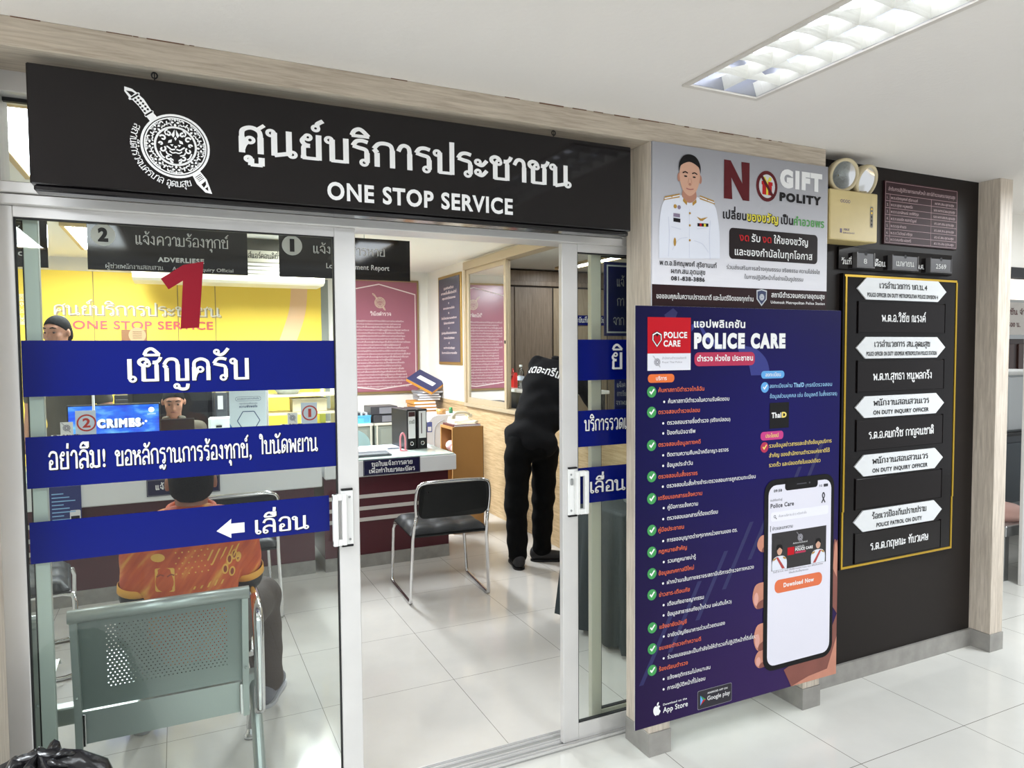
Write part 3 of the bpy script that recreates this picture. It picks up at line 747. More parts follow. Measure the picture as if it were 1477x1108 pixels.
# ------------------------------------------------------------------ police emblem (disc, sword) as flat vinyl
def emblem(mb, cx, cz, y, R, mw, hole, sword=True, detail=True, rot=0.0):
    """round shield over a slanting sword, radius R, centred at (cx, cz) on a plane facing -y"""
    org = Vector((cx, y, cz)); lay = [0]
    def P(poly, m_, k=None):
        lay[0] += 1
        mb.slab([(x*R, z*R) for x, z in poly], org+NY*(0.00012*(lay[0] if k is None else k)), X3, Z3, m_)
    def S(pts, hw, m_, k=1): P(ribbon(pts, hw), m_, k)
    if sword:
        def at(s_, o): # along the sword: s from shield centre up-left, o sideways
            d = (-0.62, 0.785); n = (0.785, 0.62)
            return (d[0]*s_+n[0]*o, d[1]*s_+n[1]*o)
        P([at(*q) for q in ((0.9, -.13), (0.9, .13), (1.13, .12), (1.15, .15), (1.2, .15), (1.22, .12), (1.6, .16), (1.76, .13), (1.78, .17), (1.83, .17), (1.85, .12), (2.0, .08), (2.17, -.06), (2.06, -.15), (1.85, -.16), (1.83, -.20), (1.78, -.20), (1.75, -.13), (1.5, -.10), (1.22, -.12), (1.2, -.15), (1.15, -.15), (1.13, -.12))], mw, 1)
        for q in (1.16, 1.77): P([at(q, -.13), at(q, .13), at(q+.05, .13), at(q+.05, -.13)], hole, 2)
        for i in range(5):
            for o in (-.055, .055): P([at(1.30+i*.1, o-.042), at(1.343+i*.1, o), at(1.30+i*.1, o+.042), at(1.257+i*.1, o)], hole, 2)
        P([at(2.05, -.1), at(1.95, .02), at(1.86, .06), at(1.84, -.08)], hole, 2)
        P([at(-0.95, -.17), at(-0.95, .1), at(-1.3, .1), at(-1.75, -.06), at(-1.6, -.2), at(-1.25, -.24)], mw, 1)
        for i in range(4): P([at(-1.06-i*.05, -.14), at(-1.06-i*.05, .06), at(-1.08-i*.05, .06), at(-1.08-i*.05, -.14)], hole, 2)
        P([at(-1.32, .04), at(-1.34, -.14), at(-1.46, -.14), at(-1.42, -.02)], hole, 2); P([at(-1.5, -.02), at(-1.5, -.13), at(-1.62, -.1)], hole, 2)
    P(circ(0, 0, 1, 48), mw, 3); P(circ(0, 0, .93, 48), hole, 4); P(circ(0, 0, .9, 48), mw, 5)
    if not detail:
        P(circ(0, 0, .62, 32), hole, 6); P(circ(0, 0, .58, 32), mw, 7)
        for i in range(8):
            a = math.radians(45*i); P(circ(.76*math.cos(a), .76*math.sin(a), .07, 8), hole, 7)
        P(circ(0, 0, .2, 12), hole, 8)
        return
    P(circ(0, 0, .86, 48), hole, 6)
    for i in range(8):          # ring of four-petal flowers with scrolls between
        a = math.radians(45*i+22.5*0)
        c, s_ = math.cos(a), math.sin(a)
        def q(r, t): return (c*r-s_*t, s_*r+c*t)
        for k in range(4):
            b = math.pi/2*k
            P([q(.74+.085*math.cos(b)+dx*math.cos(b)-dy*math.sin(b), .085*math.sin(b)+dx*math.sin(b)+dy*math.cos(b)) for dx, dy in ((.055, 0), (0, .04), (-.06, 0), (0, -.04))], mw, 7)
        for sg in (1, -1):
            pts = []
            for j in range(12):
                th = j/11*5.2; rr = .02+.016*th
                pts.append(q(.745+rr*math.cos(th+1)*sg, sg*.0+.29*0+ (.215*sg)+rr*math.sin(th+1)*sg))
            S(pts, .019, mw, 7)
            S(spl([q(.64, .09*sg), q(.69, .14*sg), q(.84, .12*sg)], 4), .018, mw, 7)
            P([q(.84, .03*sg), q(.85, .09*sg), q(.79, .09*sg)], mw, 7); P([q(.63, .2*sg), q(.64, .28*sg), q(.70, .25*sg)], mw, 7)
    P(circ(0, 0, .62, 40), mw, 8); P(circ(0, 0, .585, 40), hole, 9);
    S(circ(0, 0, .57, 40)+[(.57, 0)], .012, mw, 10)
    # mirrored flame scroll-work of the centre
    for sg in (1, -1):
        for cx_, cz_, r0, st in ((.36, .22, .1, .4), (.38, -.12, .1, 2.2), (.22, -.36, .09, 3.4), (.2, .36, .075, 1.2), (.42, .04, .06, 0.0), (.11, -.46, .06, 4.2)):
            pts = [(sg*(cx_+(r0*(1-j/16))*math.cos(st+j*.42)), cz_+(r0*(1-j/16))*math.sin(st+j*.42)) for j in range(14)]
            S(pts, .026, mw, 11)
        P([(sg*.02, .52), (sg*.12, .34), (sg*.06, .26), (sg*.02, .34)], mw, 11)
        P([(sg*.1, .2), (sg*.2, .16), (sg*.22, .08), (sg*.12, .1)], mw, 11); P([(sg*.06, .05), (sg*.16, .04), (sg*.1, -.02)], mw, 11)
        S(spl([(sg*.02, -.1), (sg*.12, -.12), (sg*.2, -.06), (sg*.26, -.02)], 4), .022, mw, 11)
        S(spl([(sg*.0, -.2), (sg*.1, -.22), (sg*.18, -.16)], 4), .018, mw, 11)
        S(spl([(sg*.26, .32), (sg*.3, .42), (sg*.22, .5)], 4), .02, mw, 11); S(spl([(sg*.46, -.2), (sg*.4, -.34), (sg*.32, -.4)], 4), .02, mw, 11)
        S(spl([(sg*.28, -.18), (sg*.24, -.26), (sg*.12, -.3)], 4), .02, mw, 11)
    P([(-.05, .0), (.05, .0), (.0, -.08)], mw, 11); P([(-.04, .24), (0, .3), (.04, .24), (0, .17)], mw, 11)

# ------------------------------------------------------------------ the big hanging sign over the doors
SY = 2.135
M_ACRY = mat('black_acrylic', (14, 10, 12), 0.07, spec=0.35)
S = thing('hanging_sign', 'long glossy black sign with emblem and white lettering hung above the sliding doors', 'sign', (0.59, SY+0.02, 1.945))
MB().box(-0.321, 1.494, SY, SY+0.045, 1.961, 2.260, M_ACRY, 0.003).build('sign_board', S)
MB().box(-0.314, 1.487, SY+0.004, SY+0.060, 1.944, 1.960, mat('sign_edge_trim', (24, 22, 24), 0.12, 0.3), 0.004).build('bottom_edge', S)
for x in (-0.034, 1.188):
    h = MB().tube([(x, SY+.02, 2.258), (x, SY+.02, 2.300)], 0.0016, M_BLACK, 6)
    h.tube([(x+.007*math.sin(a*.6), SY+.02, 2.278-.008*math.cos(a*.6)) for a in range(11)], 0.002, M_BLACK, 6)
    h.build('hook', S)
l = MB()
text(l, 'ศูนย์บริการประชาชน', (0.1726, SY-.0015, 2.0936), X3, Z3, 0.0726, INK_W, 1.0735, 0.03, 'loop')
l.build('thai_lettering', S); l = MB()
text(l, 'ONE STOP SERVICE', (0.4144, SY-.0015, 1.9853), X3, Z3, 0.0478, INK_W, 0.6065, 0.055)
l.build('english_lettering', S)
l = MB(); emblem(l, 0.0127, 2.0906, SY-.0004, 0.0848, INK_W, M_ACRY)
text_arc(l, 'สถานีตำรวจนครบาล อุดมสุข', (0.0127, SY-.0015, 2.0906), X3, Z3, 0.1085, 153, 290, 0.0150, INK_W, 0.0, 'loop')
l.build('police_emblem', S)

# ------------------------------------------------------------------ "no gift" poster on the frame
NYP = 2.112
M_POSTG = mat('poster_grey', (172, 173, 180), 0.4)
M_MAROON = mat('print_maroon', (40, 14, 18), 0.45, spec=.2)
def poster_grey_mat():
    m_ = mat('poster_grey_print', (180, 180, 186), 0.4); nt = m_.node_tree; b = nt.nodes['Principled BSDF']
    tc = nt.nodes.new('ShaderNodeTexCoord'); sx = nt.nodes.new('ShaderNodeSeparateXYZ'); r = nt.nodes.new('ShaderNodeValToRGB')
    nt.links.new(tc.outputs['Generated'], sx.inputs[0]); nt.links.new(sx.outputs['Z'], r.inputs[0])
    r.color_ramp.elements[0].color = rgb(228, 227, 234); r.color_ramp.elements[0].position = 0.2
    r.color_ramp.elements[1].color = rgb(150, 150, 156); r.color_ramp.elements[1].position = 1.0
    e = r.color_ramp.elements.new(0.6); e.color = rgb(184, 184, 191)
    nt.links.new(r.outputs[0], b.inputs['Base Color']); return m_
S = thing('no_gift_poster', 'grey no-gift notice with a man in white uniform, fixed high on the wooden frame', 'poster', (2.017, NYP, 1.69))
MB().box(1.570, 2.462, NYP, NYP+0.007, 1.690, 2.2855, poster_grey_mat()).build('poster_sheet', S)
MB().box(1.570, 2.462, NYP-.0006, NYP, 1.690, 1.772, M_MAROON).build('maroon_band', S)
MB().slab(rrect(1.932, 1.882, 2.406, 2.001, .018), (0, NYP-.0006, 0), X3, Z3, mat('print_brown_black', (28, 16, 18), 0.45, spec=.2)).build('dark_label', S)
y = NYP-.0014
C_RED = mat('print_red', (184, 26, 32), 0.4, spec=.2); C_BRN = mat('print_dark_red', (92, 24, 30), 0.4, spec=.2); C_YEL = mat('print_yellow', (226, 212, 60), 0.4); C_GRN = mat('print_green', (70, 150, 66), 0.4); C_ORG = mat('print_orange', (226, 108, 40), 0.4)
C_DK = mat('print_dark', (20, 17, 20), 0.5, spec=.2)
l = MB()
text(l, 'N', (1.904, y, 2.124), X3, Z3, .117, C_BRN, .128, .14)
text(l, 'GIFT', (2.192, y, 2.184), X3, Z3, .061, INK_W, .235, .12); text(l, 'POLITY', (2.191, y, 2.126), X3, Z3, .030, C_DK, .232, .10)
l.build('headline_lettering', S); l = MB()
for s, x, wd, m_ in (('เปลี่ยน', 1.900, .118, C_DK), ('ของขวัญ', 2.020, .164, C_YEL), ('เป็น', 2.200, .066, C_DK), ('คำอวยพร', 2.270, .172, C_GRN)):
    if m_ is C_YEL: text(l, s, (x+.001, y+.0004, 2.032), X3, Z3, .026, C_DK, wd+.003, .13)
    text(l, s, (x, y, 2.034), X3, Z3, .025, m_, wd, .05)
l.build('slogan_lettering', S); l = MB()
for s, x, wd, m_ in (('งด', 1.982, .050, C_RED), ('รับ', 2.045, .045, INK_W), ('งด', 2.101, .048, C_RED), ('ให้ของขวัญ', 2.162, .188, INK_W)): text(l, s, (x, y, 1.954), X3, Z3, .022, m_, wd, .03)
text(l, 'และของกำนัลในทุกโอกาส', (1.960, y, 1.898), X3, Z3, .022, INK_W, .416, .03)
l.build('label_lettering', S); l = MB()
text(l, 'ร่วมส่งเสริมการสร้างคุณธรรม จริยธรรม ความโปร่งใส', (1.920, y, 1.842), X3, Z3, .0125, C_DK, .500)
text(l, 'ในการปฏิบัติหน้าที่อย่างเป็นรูปธรรม', (2.011, y, 1.808), X3, Z3, .0125, C_DK, .314)
l.build('small_lettering', S); l = MB()
text(l, 'พ.ต.อ.ชิศณุพงศ์ สุริยานนท์', (1.603, y, 1.843), X3, Z3, .0145, C_DK, .268, .03); text(l, 'ผกก.สน.อุดมสุข', (1.655, y, 1.815), X3, Z3, .0145, C_DK, .160, .03)
text(l, '081-838-3886', (1.655, y, 1.789), X3, Z3, .0145, C_DK, .158, .05)
l.build('name_lettering', S); l = MB()
text(l, 'ขอขอบคุณในความปรารถนาดี และไมตรีจิตของทุกท่าน', (1.589, y, 1.721), X3, Z3, .0145, INK_W, .468, .02)
text(l, 'สถานีตำรวจนครบาลอุดมสุข', (2.152, y, 1.740), X3, Z3, .0155, INK_W, .297, .03); text(l, 'Udomsuk Metropolitan Police Station', (2.149, y, 1.715), X3, Z3, .0105, INK_W, .302, .03)
l.build('band_lettering', S)
l = MB()            # barred gift
D = lambda p, m_, k=0: l.slab(p, (0, y-.0004*k, 0), X3, Z3, m_)
D(circ(2.123, 2.175, .056, 32, .060), C_BRN); D(circ(2.123, 2.175, .042, 32, .046), mat('print_pale', (206, 206, 210), .4), 1)
D([(2.098, 2.142), (2.148, 2.140), (2.148, 2.178), (2.098, 2.180)], C_RED, 2); D([(2.094, 2.180), (2.152, 2.178), (2.152, 2.192), (2.094, 2.194)], C_RED, 2)
D([(2.118, 2.141), (2.128, 2.141), (2.128, 2.193), (2.118, 2.193)], C_YEL, 3)
for sg in (1, -1): D([(2.123, 2.193), (2.123+sg*.012, 2.212), (2.123+sg*.024, 2.208), (2.123+sg*.02, 2.196)], C_YEL, 3)
D(ribbon([(2.091, 2.215), (2.155, 2.135)], .0065), C_BRN, 4)
l.build('barred_gift_print', S)
l = MB()            # shield badge
D([(2.073, 1.765), (2.100, 1.770), (2.128, 1.765), (2.127, 1.730), (2.100, 1.703), (2.074, 1.730)], mat('print_silver', (196, 200, 206), .4)); D([(2.078, 1.760), (2.100, 1.765), (2.123, 1.760), (2.122, 1.732), (2.100, 1.710), (2.079, 1.732)], mat('print_navy', (40, 52, 92), .4), 1)
emblem(l, 2.100, 1.738, y-.001, .013, mat('print_silver', (196, 200, 206), .4), mat('print_navy', (40, 52, 92), .4), False, False)
l.build('shield_print', S)
l = MB()            # printed portrait: officer in white dress uniform
C_UNI = mat('print_uniform_white', (222, 225, 236), .4); C_UNS = mat('print_uniform_fold', (206, 210, 226), .4); C_SK = mat('print_skin', (206, 160, 136), .4); C_SK2 = mat('print_skin_deep', (176, 124, 104), .4); C_HR = mat('print_hair', (20, 17, 18), .5, spec=.2); C_GLD = mat('print_gold', (176, 134, 52), .4)
D(spl([(1.600, 1.868), (1.600, 1.96), (1.606, 2.03), (1.622, 2.075), (1.665, 2.098), (1.738, 2.104), (1.812, 2.098), (1.858, 2.078), (1.875, 2.03), (1.884, 1.97), (1.886, 1.880)], 5)+[(1.74, 1.872)], C_UNI)
for x0 in (1.642, 1.838): D(ribbon(spl([(x0, 1.875), (x0+.004*(1 if x0 < 1.7 else -1), 1.95), (x0, 2.02)], 5), .0016), C_UNS, 1)
for q in ([(1.66, 1.90), (1.69, 1.94), (1.73, 1.95)], [(1.83, 1.90), (1.80, 1.93), (1.76, 1.94)], [(1.655, 1.985), (1.70, 1.978)], [(1.775, 1.985), (1.825, 1.992)], [(1.738, 2.08), (1.739, 1.875)]): D(ribbon(spl(q, 5), .0013), C_UNS, 1)
D(spl([(1.708, 2.128), (1.705, 2.095), (1.738, 2.078), (1.770, 2.095), (1.768, 2.128)], 5), C_SK2, 1)
D(spl([(1.700, 2.100), (1.738, 2.075), (1.776, 2.100), (1.780, 2.086), (1.738, 2.056), (1.697, 2.086)], 4, True), C_UNI, 2)
D(spl([(1.692, 2.190), (1.694, 2.155), (1.708, 2.122), (1.738, 2.103), (1.768, 2.122), (1.783, 2.155), (1.786, 2.190), (1.772, 2.228), (1.738, 2.240), (1.706, 2.228)], 5, True), C_SK, 3)
for sg in (1, -1): D(circ(1.739+sg*.050, 2.168, .007, 12, .016), C_SK2, 2)
D(spl([(1.689, 2.190), (1.690, 2.222), (1.710, 2.248), (1.738, 2.256), (1.768, 2.248), (1.787, 2.222), (1.789, 2.190), (1.780, 2.212), (1.738, 2.228), (1.698, 2.212)], 5, True), C_HR, 4)
for sg in (1, -1):
    D(circ(1.739+sg*.020, 2.174, .0075, 12, .003), C_HR, 5); D(ribbon(spl([(1.739+sg*.010, 2.186), (1.739+sg*.022, 2.190), (1.739+sg*.034, 2.185)], 4), .0022), C_HR, 5)
    D(ribbon([(1.739+sg*.004, 2.168), (1.739+sg*.009, 2.150)], .001), C_SK2, 5)
    b = (1.619, 2.078) if sg < 0 else (1.860, 2.082)
    c = (1.692, 2.100) if sg < 0 else (1.786, 2.102)
    D([b, (b[0]+.006*-sg, b[1]+.014), (c[0], c[1]+.008), (c[0], c[1]-.006)], C_GLD, 3); D(ribbon([(b[0]-sg*.004, b[1]+.006), (c[0], c[1]+.001)], .002), C_UNI, 4); D(circ((b[0]+c[0])/2, (b[1]+c[1])/2+.006, .004, 8), C_GLD, 5)
    D([(1.739+sg*.012, 2.080), (1.739+sg*.030, 2.094), (1.739+sg*.032, 2.082), (1.739+sg*.014, 2.068)], C_GLD, 4)
D(circ(1.739, 2.146, .007, 12, .005), C_SK2, 5); D(ribbon(spl([(1.722, 2.130), (1.739, 2.127), (1.756, 2.130)], 5), .002), mat('print_lip', (164, 96, 92), .4), 5)
for z in (2.04, 1.995, 1.94): D(circ(1.740, z, .0045, 10), C_GLD, 3)
D([(1.664, 2.018), (1.696, 2.016), (1.696, 2.002), (1.664, 2.004)], C_DK, 3); D([(1.664, 2.035), (1.694, 2.034), (1.694, 2.021), (1.664, 2.022)], mat('print_ribbon', (130, 116, 140), .4), 3); D(circ(1.672, 2.06, .008, 8), C_GLD, 3); D(circ(1.690, 2.058, .008, 8), mat('print_ribbon', (130, 116, 140), .4), 3)
D([(1.772, 2.030), (1.792, 2.024), (1.826, 2.032), (1.800, 2.016), (1.788, 2.016)], C_GLD, 3); D([(1.776, 2.006), (1.828, 2.008), (1.828, 1.996), (1.776, 1.994)], C_DK, 3); D([(1.786, 2.006), (1.796, 2.006), (1.796, 1.995), (1.786, 1.995)], C_RED, 4); D([(1.806, 2.006), (1.816, 2.006), (1.816, 1.995), (1.806, 1.995)], C_YEL, 4)
D(circ(1.671, 1.93, .006, 10, .016), C_GLD, 3)
l.build('printed_portrait', S)
# ------------------------------------------------------------------ "police care" panel standing proud of the posts
PY = 2.092
def care_mat():
    m_ = mat('poster_navy_print', (30, 24, 80), 0.33, spec=.15); nt = m_.node_tree; b = nt.nodes['Principled BSDF']
    tc = nt.nodes.new('ShaderNodeTexCoord'); sx = nt.nodes.new('ShaderNodeSeparateXYZ'); nt.links.new(tc.outputs['Generated'], sx.inputs[0])
    r = nt.nodes.new('ShaderNodeValToRGB'); r.color_ramp.interpolation = 'B_SPLINE'; e = r.color_ramp.elements
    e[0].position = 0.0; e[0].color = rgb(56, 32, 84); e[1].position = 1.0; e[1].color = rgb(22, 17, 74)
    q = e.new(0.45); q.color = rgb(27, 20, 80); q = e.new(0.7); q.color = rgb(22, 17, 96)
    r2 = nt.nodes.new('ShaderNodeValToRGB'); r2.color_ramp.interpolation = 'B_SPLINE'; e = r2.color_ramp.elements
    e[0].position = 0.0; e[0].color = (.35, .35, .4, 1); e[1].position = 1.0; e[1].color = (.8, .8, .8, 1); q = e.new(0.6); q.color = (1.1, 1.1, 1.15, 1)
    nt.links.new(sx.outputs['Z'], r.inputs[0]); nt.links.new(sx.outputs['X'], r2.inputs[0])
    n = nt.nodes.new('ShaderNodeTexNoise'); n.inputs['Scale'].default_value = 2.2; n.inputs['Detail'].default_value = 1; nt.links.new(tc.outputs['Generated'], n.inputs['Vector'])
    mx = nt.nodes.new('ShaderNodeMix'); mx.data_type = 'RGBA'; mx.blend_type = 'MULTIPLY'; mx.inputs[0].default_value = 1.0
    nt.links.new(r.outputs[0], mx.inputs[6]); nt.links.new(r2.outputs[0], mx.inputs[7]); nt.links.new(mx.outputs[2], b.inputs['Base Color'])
    return m_
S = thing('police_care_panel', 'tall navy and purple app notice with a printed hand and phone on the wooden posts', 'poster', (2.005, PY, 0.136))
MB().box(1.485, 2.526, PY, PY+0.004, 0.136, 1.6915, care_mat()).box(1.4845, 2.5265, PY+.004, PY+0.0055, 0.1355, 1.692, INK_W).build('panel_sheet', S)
MB().box(1.57, 1.66, PY+.0055, 2.12, 0.2, 0.23, M_STEEL).box(1.57, 1.66, PY+.0055, 2.12, 1.6, 1.63, M_STEEL).box(2.37, 2.45, PY+.0055, 2.12, 0.2, 0.23, M_STEEL).box(2.37, 2.45, PY+.0055, 2.12, 1.6, 1.63, M_STEEL).build('spacer', S)
y = PY-.0012
_l = [None]
def D(p, m_, k=0): _l[0].slab(p, (0, y-.0003*k, 0), X3, Z3, m_)
def TX(s, x, z, h, m_, wd=None, b=0.0, st='plain', k=0): text(_l[0], s, (x, y-.0003*k, z), X3, Z3, h, m_, wd, b, st)
P_NAVY2 = mat('print_navy_light', (44, 58, 140), .4); P_RED = mat('print_logo_red', (190, 12, 30), .4, spec=.2); P_LIST = mat('print_list_orange', (226, 104, 60), .4); P_CR = mat('print_crimson', (180, 32, 76), .4); P_GRN = mat('print_tick_green', (56, 148, 76), .4); P_LB = mat('print_light_blue', (92, 164, 226), .4); P_PK = mat('print_magenta', (196, 48, 128), .4); P_GOLD = mat('print_pale_gold', (240, 214, 110), .4); P_PB = mat('print_pale_blue', (150, 200, 240), .4)
# watermark shapes printed into the background
_l[0] = MB()
y = PY-.0005
P_W1 = mat('print_watermark', (36, 44, 128), .35); P_W2 = mat('print_watermark_dark', (24, 22, 84), .35)
D([(1.61, 1.66), (1.64, 1.60), (1.67, 1.67), (1.65, 1.685)], P_W2); D([(1.735, 1.60), (1.765, 1.63), (1.80, 1.57), (1.86, 1.53), (1.90, 1.53), (1.86, 1.56), (1.80, 1.60), (1.77, 1.64), (1.735, 1.625)], P_W1)
D(spl([(1.95, 1.55), (2.05, 1.535), (2.11, 1.49), (2.13, 1.43)], 6)+spl([(2.03, 1.43), (2.01, 1.49), (1.97, 1.52)], 4), P_W1)
for i in range(7):
    x0 = 1.50+i*.13; D([(x0, .30+.10*i), (x0+.02, .30+.10*i), (x0+.16, .55+.10*i), (x0+.14, .55+.10*i)], P_W2)
_l[0].build('printed_watermark', S)
y = PY-.0012
# logo tile
_l[0] = MB()
D([(1.535, 1.519), (1.731, 1.519), (1.731, 1.651), (1.535, 1.651)], P_RED); D([(1.535, 1.457), (1.731, 1.457), (1.731, 1.519), (1.535, 1.519)], mat('print_tile_white', (226, 226, 234), .4))
sh = lambda k: [(1.577+(px-1.577)*k, 1.570+(pz-1.570)*k) for px, pz in ((1.556, 1.590), (1.577, 1.600), (1.598, 1.590), (1.599, 1.568), (1.577, 1.541), (1.555, 1.568))]
D(sh(1.04), INK_K, 1); D(sh(.94), INK_W, 2); D(sh(.76), INK_K, 3)
D(spl([(1.577, 1.553), (1.563, 1.570), (1.564, 1.583), (1.572, 1.586), (1.577, 1.579), (1.582, 1.586), (1.590, 1.583), (1.591, 1.570)], 4, True), P_RED, 4)
TX('POLICE', 1.608, 1.576, .021, INK_W, .106, .05, k=1); TX('CARE', 1.606, 1.545, .021, INK_W, .077, .05, k=1)
C_LG = mat('print_grey', (150, 148, 156), .4)
emblem(_l[0], 1.578, 1.488, y-.0003, .014, C_LG, mat('print_tile_white', (226, 226, 234), .4), True, False)
TX('สำนักงานตำรวจแห่งชาติ', 1.600, 1.498, .0066, C_LG, .110, k=1); TX('Royal Thai Police', 1.601, 1.484, .0066, C_LG, .090, k=1)
_l[0].build('app_logo_print', S)
# headings and lists
_l[0] = MB()
TX('แอปพลิเคชัน', 1.746, 1.616, .0215, INK_W, .251, .05); TX('POLICE CARE', 1.747, 1.540, .050, INK_W, .463, .115)
_l[0].build('heading_lettering', S); _l[0] = MB()
D(rrect(1.749, 1.470, 2.048, 1.522, .02), P_CR); TX('ตำรวจ ห่วงใย ประชาชน', 1.762, 1.489, .0155, INK_W, .276, .05, k=1)
_l[0].build('tagline_print', S); _l[0] = MB()
D(rrect(1.537, 1.413, 1.656, 1.444, .014), C_ORG); TX('บริการ', 1.573, 1.422, .011, INK_W, .048, .02, k=1)
_l[0].build('service_tab_print', S); _l[0] = MB()
D(rrect(2.082, 1.416, 2.206, 1.446, .014), P_LB); TX('ลงทะเบียน', 2.104, 1.424, .0115, INK_W, .082, .02, k=1)
_l[0].build('register_tab_print', S); _l[0] = MB()
D(rrect(2.082, 1.170, 2.204, 1.204, .014), P_PK); TX('ประโยชน์', 2.108, 1.180, .0115, P_GOLD, .070, .02, k=1)
_l[0].build('benefit_tab_print', S); _l[0] = MB()
for s, x, z, wd in (('ค้นหาสถานีตำรวจใกล้ฉัน', 1.584, 1.378, .212), ('ตรวจสอบตำรวจปลอม', 1.584, 1.298, .192), ('ตรวจสอบข้อมูลทางคดี', 1.585, 1.178, .195), ('ตรวจสอบใบสั่งจราจร', 1.585, 1.060, .181), ('เตรียมเอกสารแจ้งความ', 1.585, .981, .204), ('คู่มือประชาชน', 1.585, .862, .118), ('กฎหมายสำคัญ', 1.587, .782, .130), ('ข้อมูลเทศกาลปีใหม่', 1.587, .700, .164), ('ข่าวสาร-เตือนภัย', 1.589, .619, .143), ('แจ้งอายัดบัญชี', 1.592, .498, .126), ('ชมเชยตำรวจทำความดี', 1.590, .418, .197), ('ร้องเรียนตำรวจ', 1.590, .338, .134)):
    TX(s, x, z, .0118, P_LIST, wd, .02)
_l[0].build('orange_list_lettering', S); _l[0] = MB()
for s, x, z, wd in (('ค้นหาสถานีตำรวจในความรับผิดชอบ', 1.628, 1.336, .291), ('ตรวจสอบรายชื่อตำรวจ (จริง/ปลอม)', 1.624, 1.257, .301), ('ป้องกันมิจฉาชีพ', 1.624, 1.220, .131), ('ติดตามความคืบหน้าคดีอาญา-จราจร', 1.624, 1.139, .293), ('ข้อมูลประจำวัน', 1.624, 1.100, .119), ('ตรวจสอบใบสั่งค้างชำระ/ตรวจสอบการถูกสวมทะเบียน', 1.623, 1.023, .434), ('คู่มือการแจ้งความ', 1.627, .943, .142), ('ตรวจสอบเอกสารที่ต้องเตรียม', 1.625, .902, .241), ('การขออนุญาตต่างๆจากหน่วยงานของ ตร.', 1.625, .820, .340), ('รวมกฎหมายน่ารู้', 1.628, .741, .132), ('ฝากบ้าน/เส้นทางจราจร/สถานีบริการตำรวจทางหลวง', 1.625, .661, .427), ('เตือนภัยอาชญากรรม', 1.628, .579, .172), ('ข้อมูลสาธารณภัย(น้ำท่วม แผ่นดินไหว)', 1.628, .540, .310), ('อายัดบัญชีธนาคารด่วนด้วยตนเอง', 1.629, .460, .276), ('ร่วมชมเชยและเป็นกำลังใจให้ตำรวจที่ปฏิบัติหน้าที่ดีเยี่ยม', 1.629, .377, .440), ('แจ้งพฤติกรรมไม่เหมาะสม', 1.629, .298, .205), ('การปฏิบัติหน้าที่ไม่ชอบ', 1.629, .259, .180)):
    TX(s, x, z, .0118, INK_W, wd, .01); D(circ(x-.018, z+.006, .0045, 10), INK_W)
_l[0].build('white_list_lettering', S); _l[0] = MB()
TX('ลงทะเบียนผ่าน', 2.128, 1.378, .0122, P_PB, .122, .01); TX('ThaID', 2.258, 1.378, .0165, P_PB, .058, .05); TX('(กรณีตรวจสอบ', 2.324, 1.377, .0122, P_PB, .153, .01)
TX('ข้อมูลส่วนบุคคล เช่น ข้อมูลคดี ใบสั่งจราจร)', 2.129, 1.337, .0122, P_PB, .379, .01)
_l[0].build('blue_lettering', S); _l[0] = MB()
for s, z, wd in (('รวมข้อมูลข่าวสารและเข้าถึงข้อมูลบริการ', 1.139, .351), ('สำคัญ ของสำนักงานตำรวจแห่งชาติได้', 1.100, .340), ('รวดเร็ว และปลอดภัยในแอปเดียว', 1.061, .287)): TX(s, 2.128, z, .0123, P_GOLD, wd, .01)
_l[0].build('yellow_lettering', S); _l[0] = MB()
D([(2.129, 1.215), (2.233, 1.215), (2.233, 1.318), (2.129, 1.318)], INK_K); TX('Thai', 2.139, 1.258, .020, INK_W, .052, .07, k=1); TX('D', 2.194, 1.258, .020, P_GOLD, .026, .09, k=1)
_l[0].build('id_app_print', S)
# tick marks
_l[0] = MB()
for x, z in ((1.554, 1.380), (1.554, 1.306), (1.554, 1.185), (1.555, 1.070), (1.555, .989), (1.556, .872), (1.556, .791), (1.557, .711), (1.557, .632), (1.559, .508), (1.559, .429), (1.559, .348)):
    D(circ(x, z, .0205, 20), P_GRN); D([(x-.011, z), (x-.006, z+.004), (x-.003, z-.002), (x+.009, z+.012), (x+.013, z+.008), (x-.002, z-.010)], INK_W, 1)
for x, z, m_, c in ((2.102, 1.381, P_LB, INK_W), (2.103, 1.142, P_CR, P_GOLD)):
    D(circ(x, z, .021, 20), m_); D([(x-.011, z), (x-.006, z+.004), (x-.003, z-.002), (x+.009, z+.012), (x+.013, z+.008), (x-.002, z-.010)], c, 1)
_l[0].build('tick_mark_print', S)
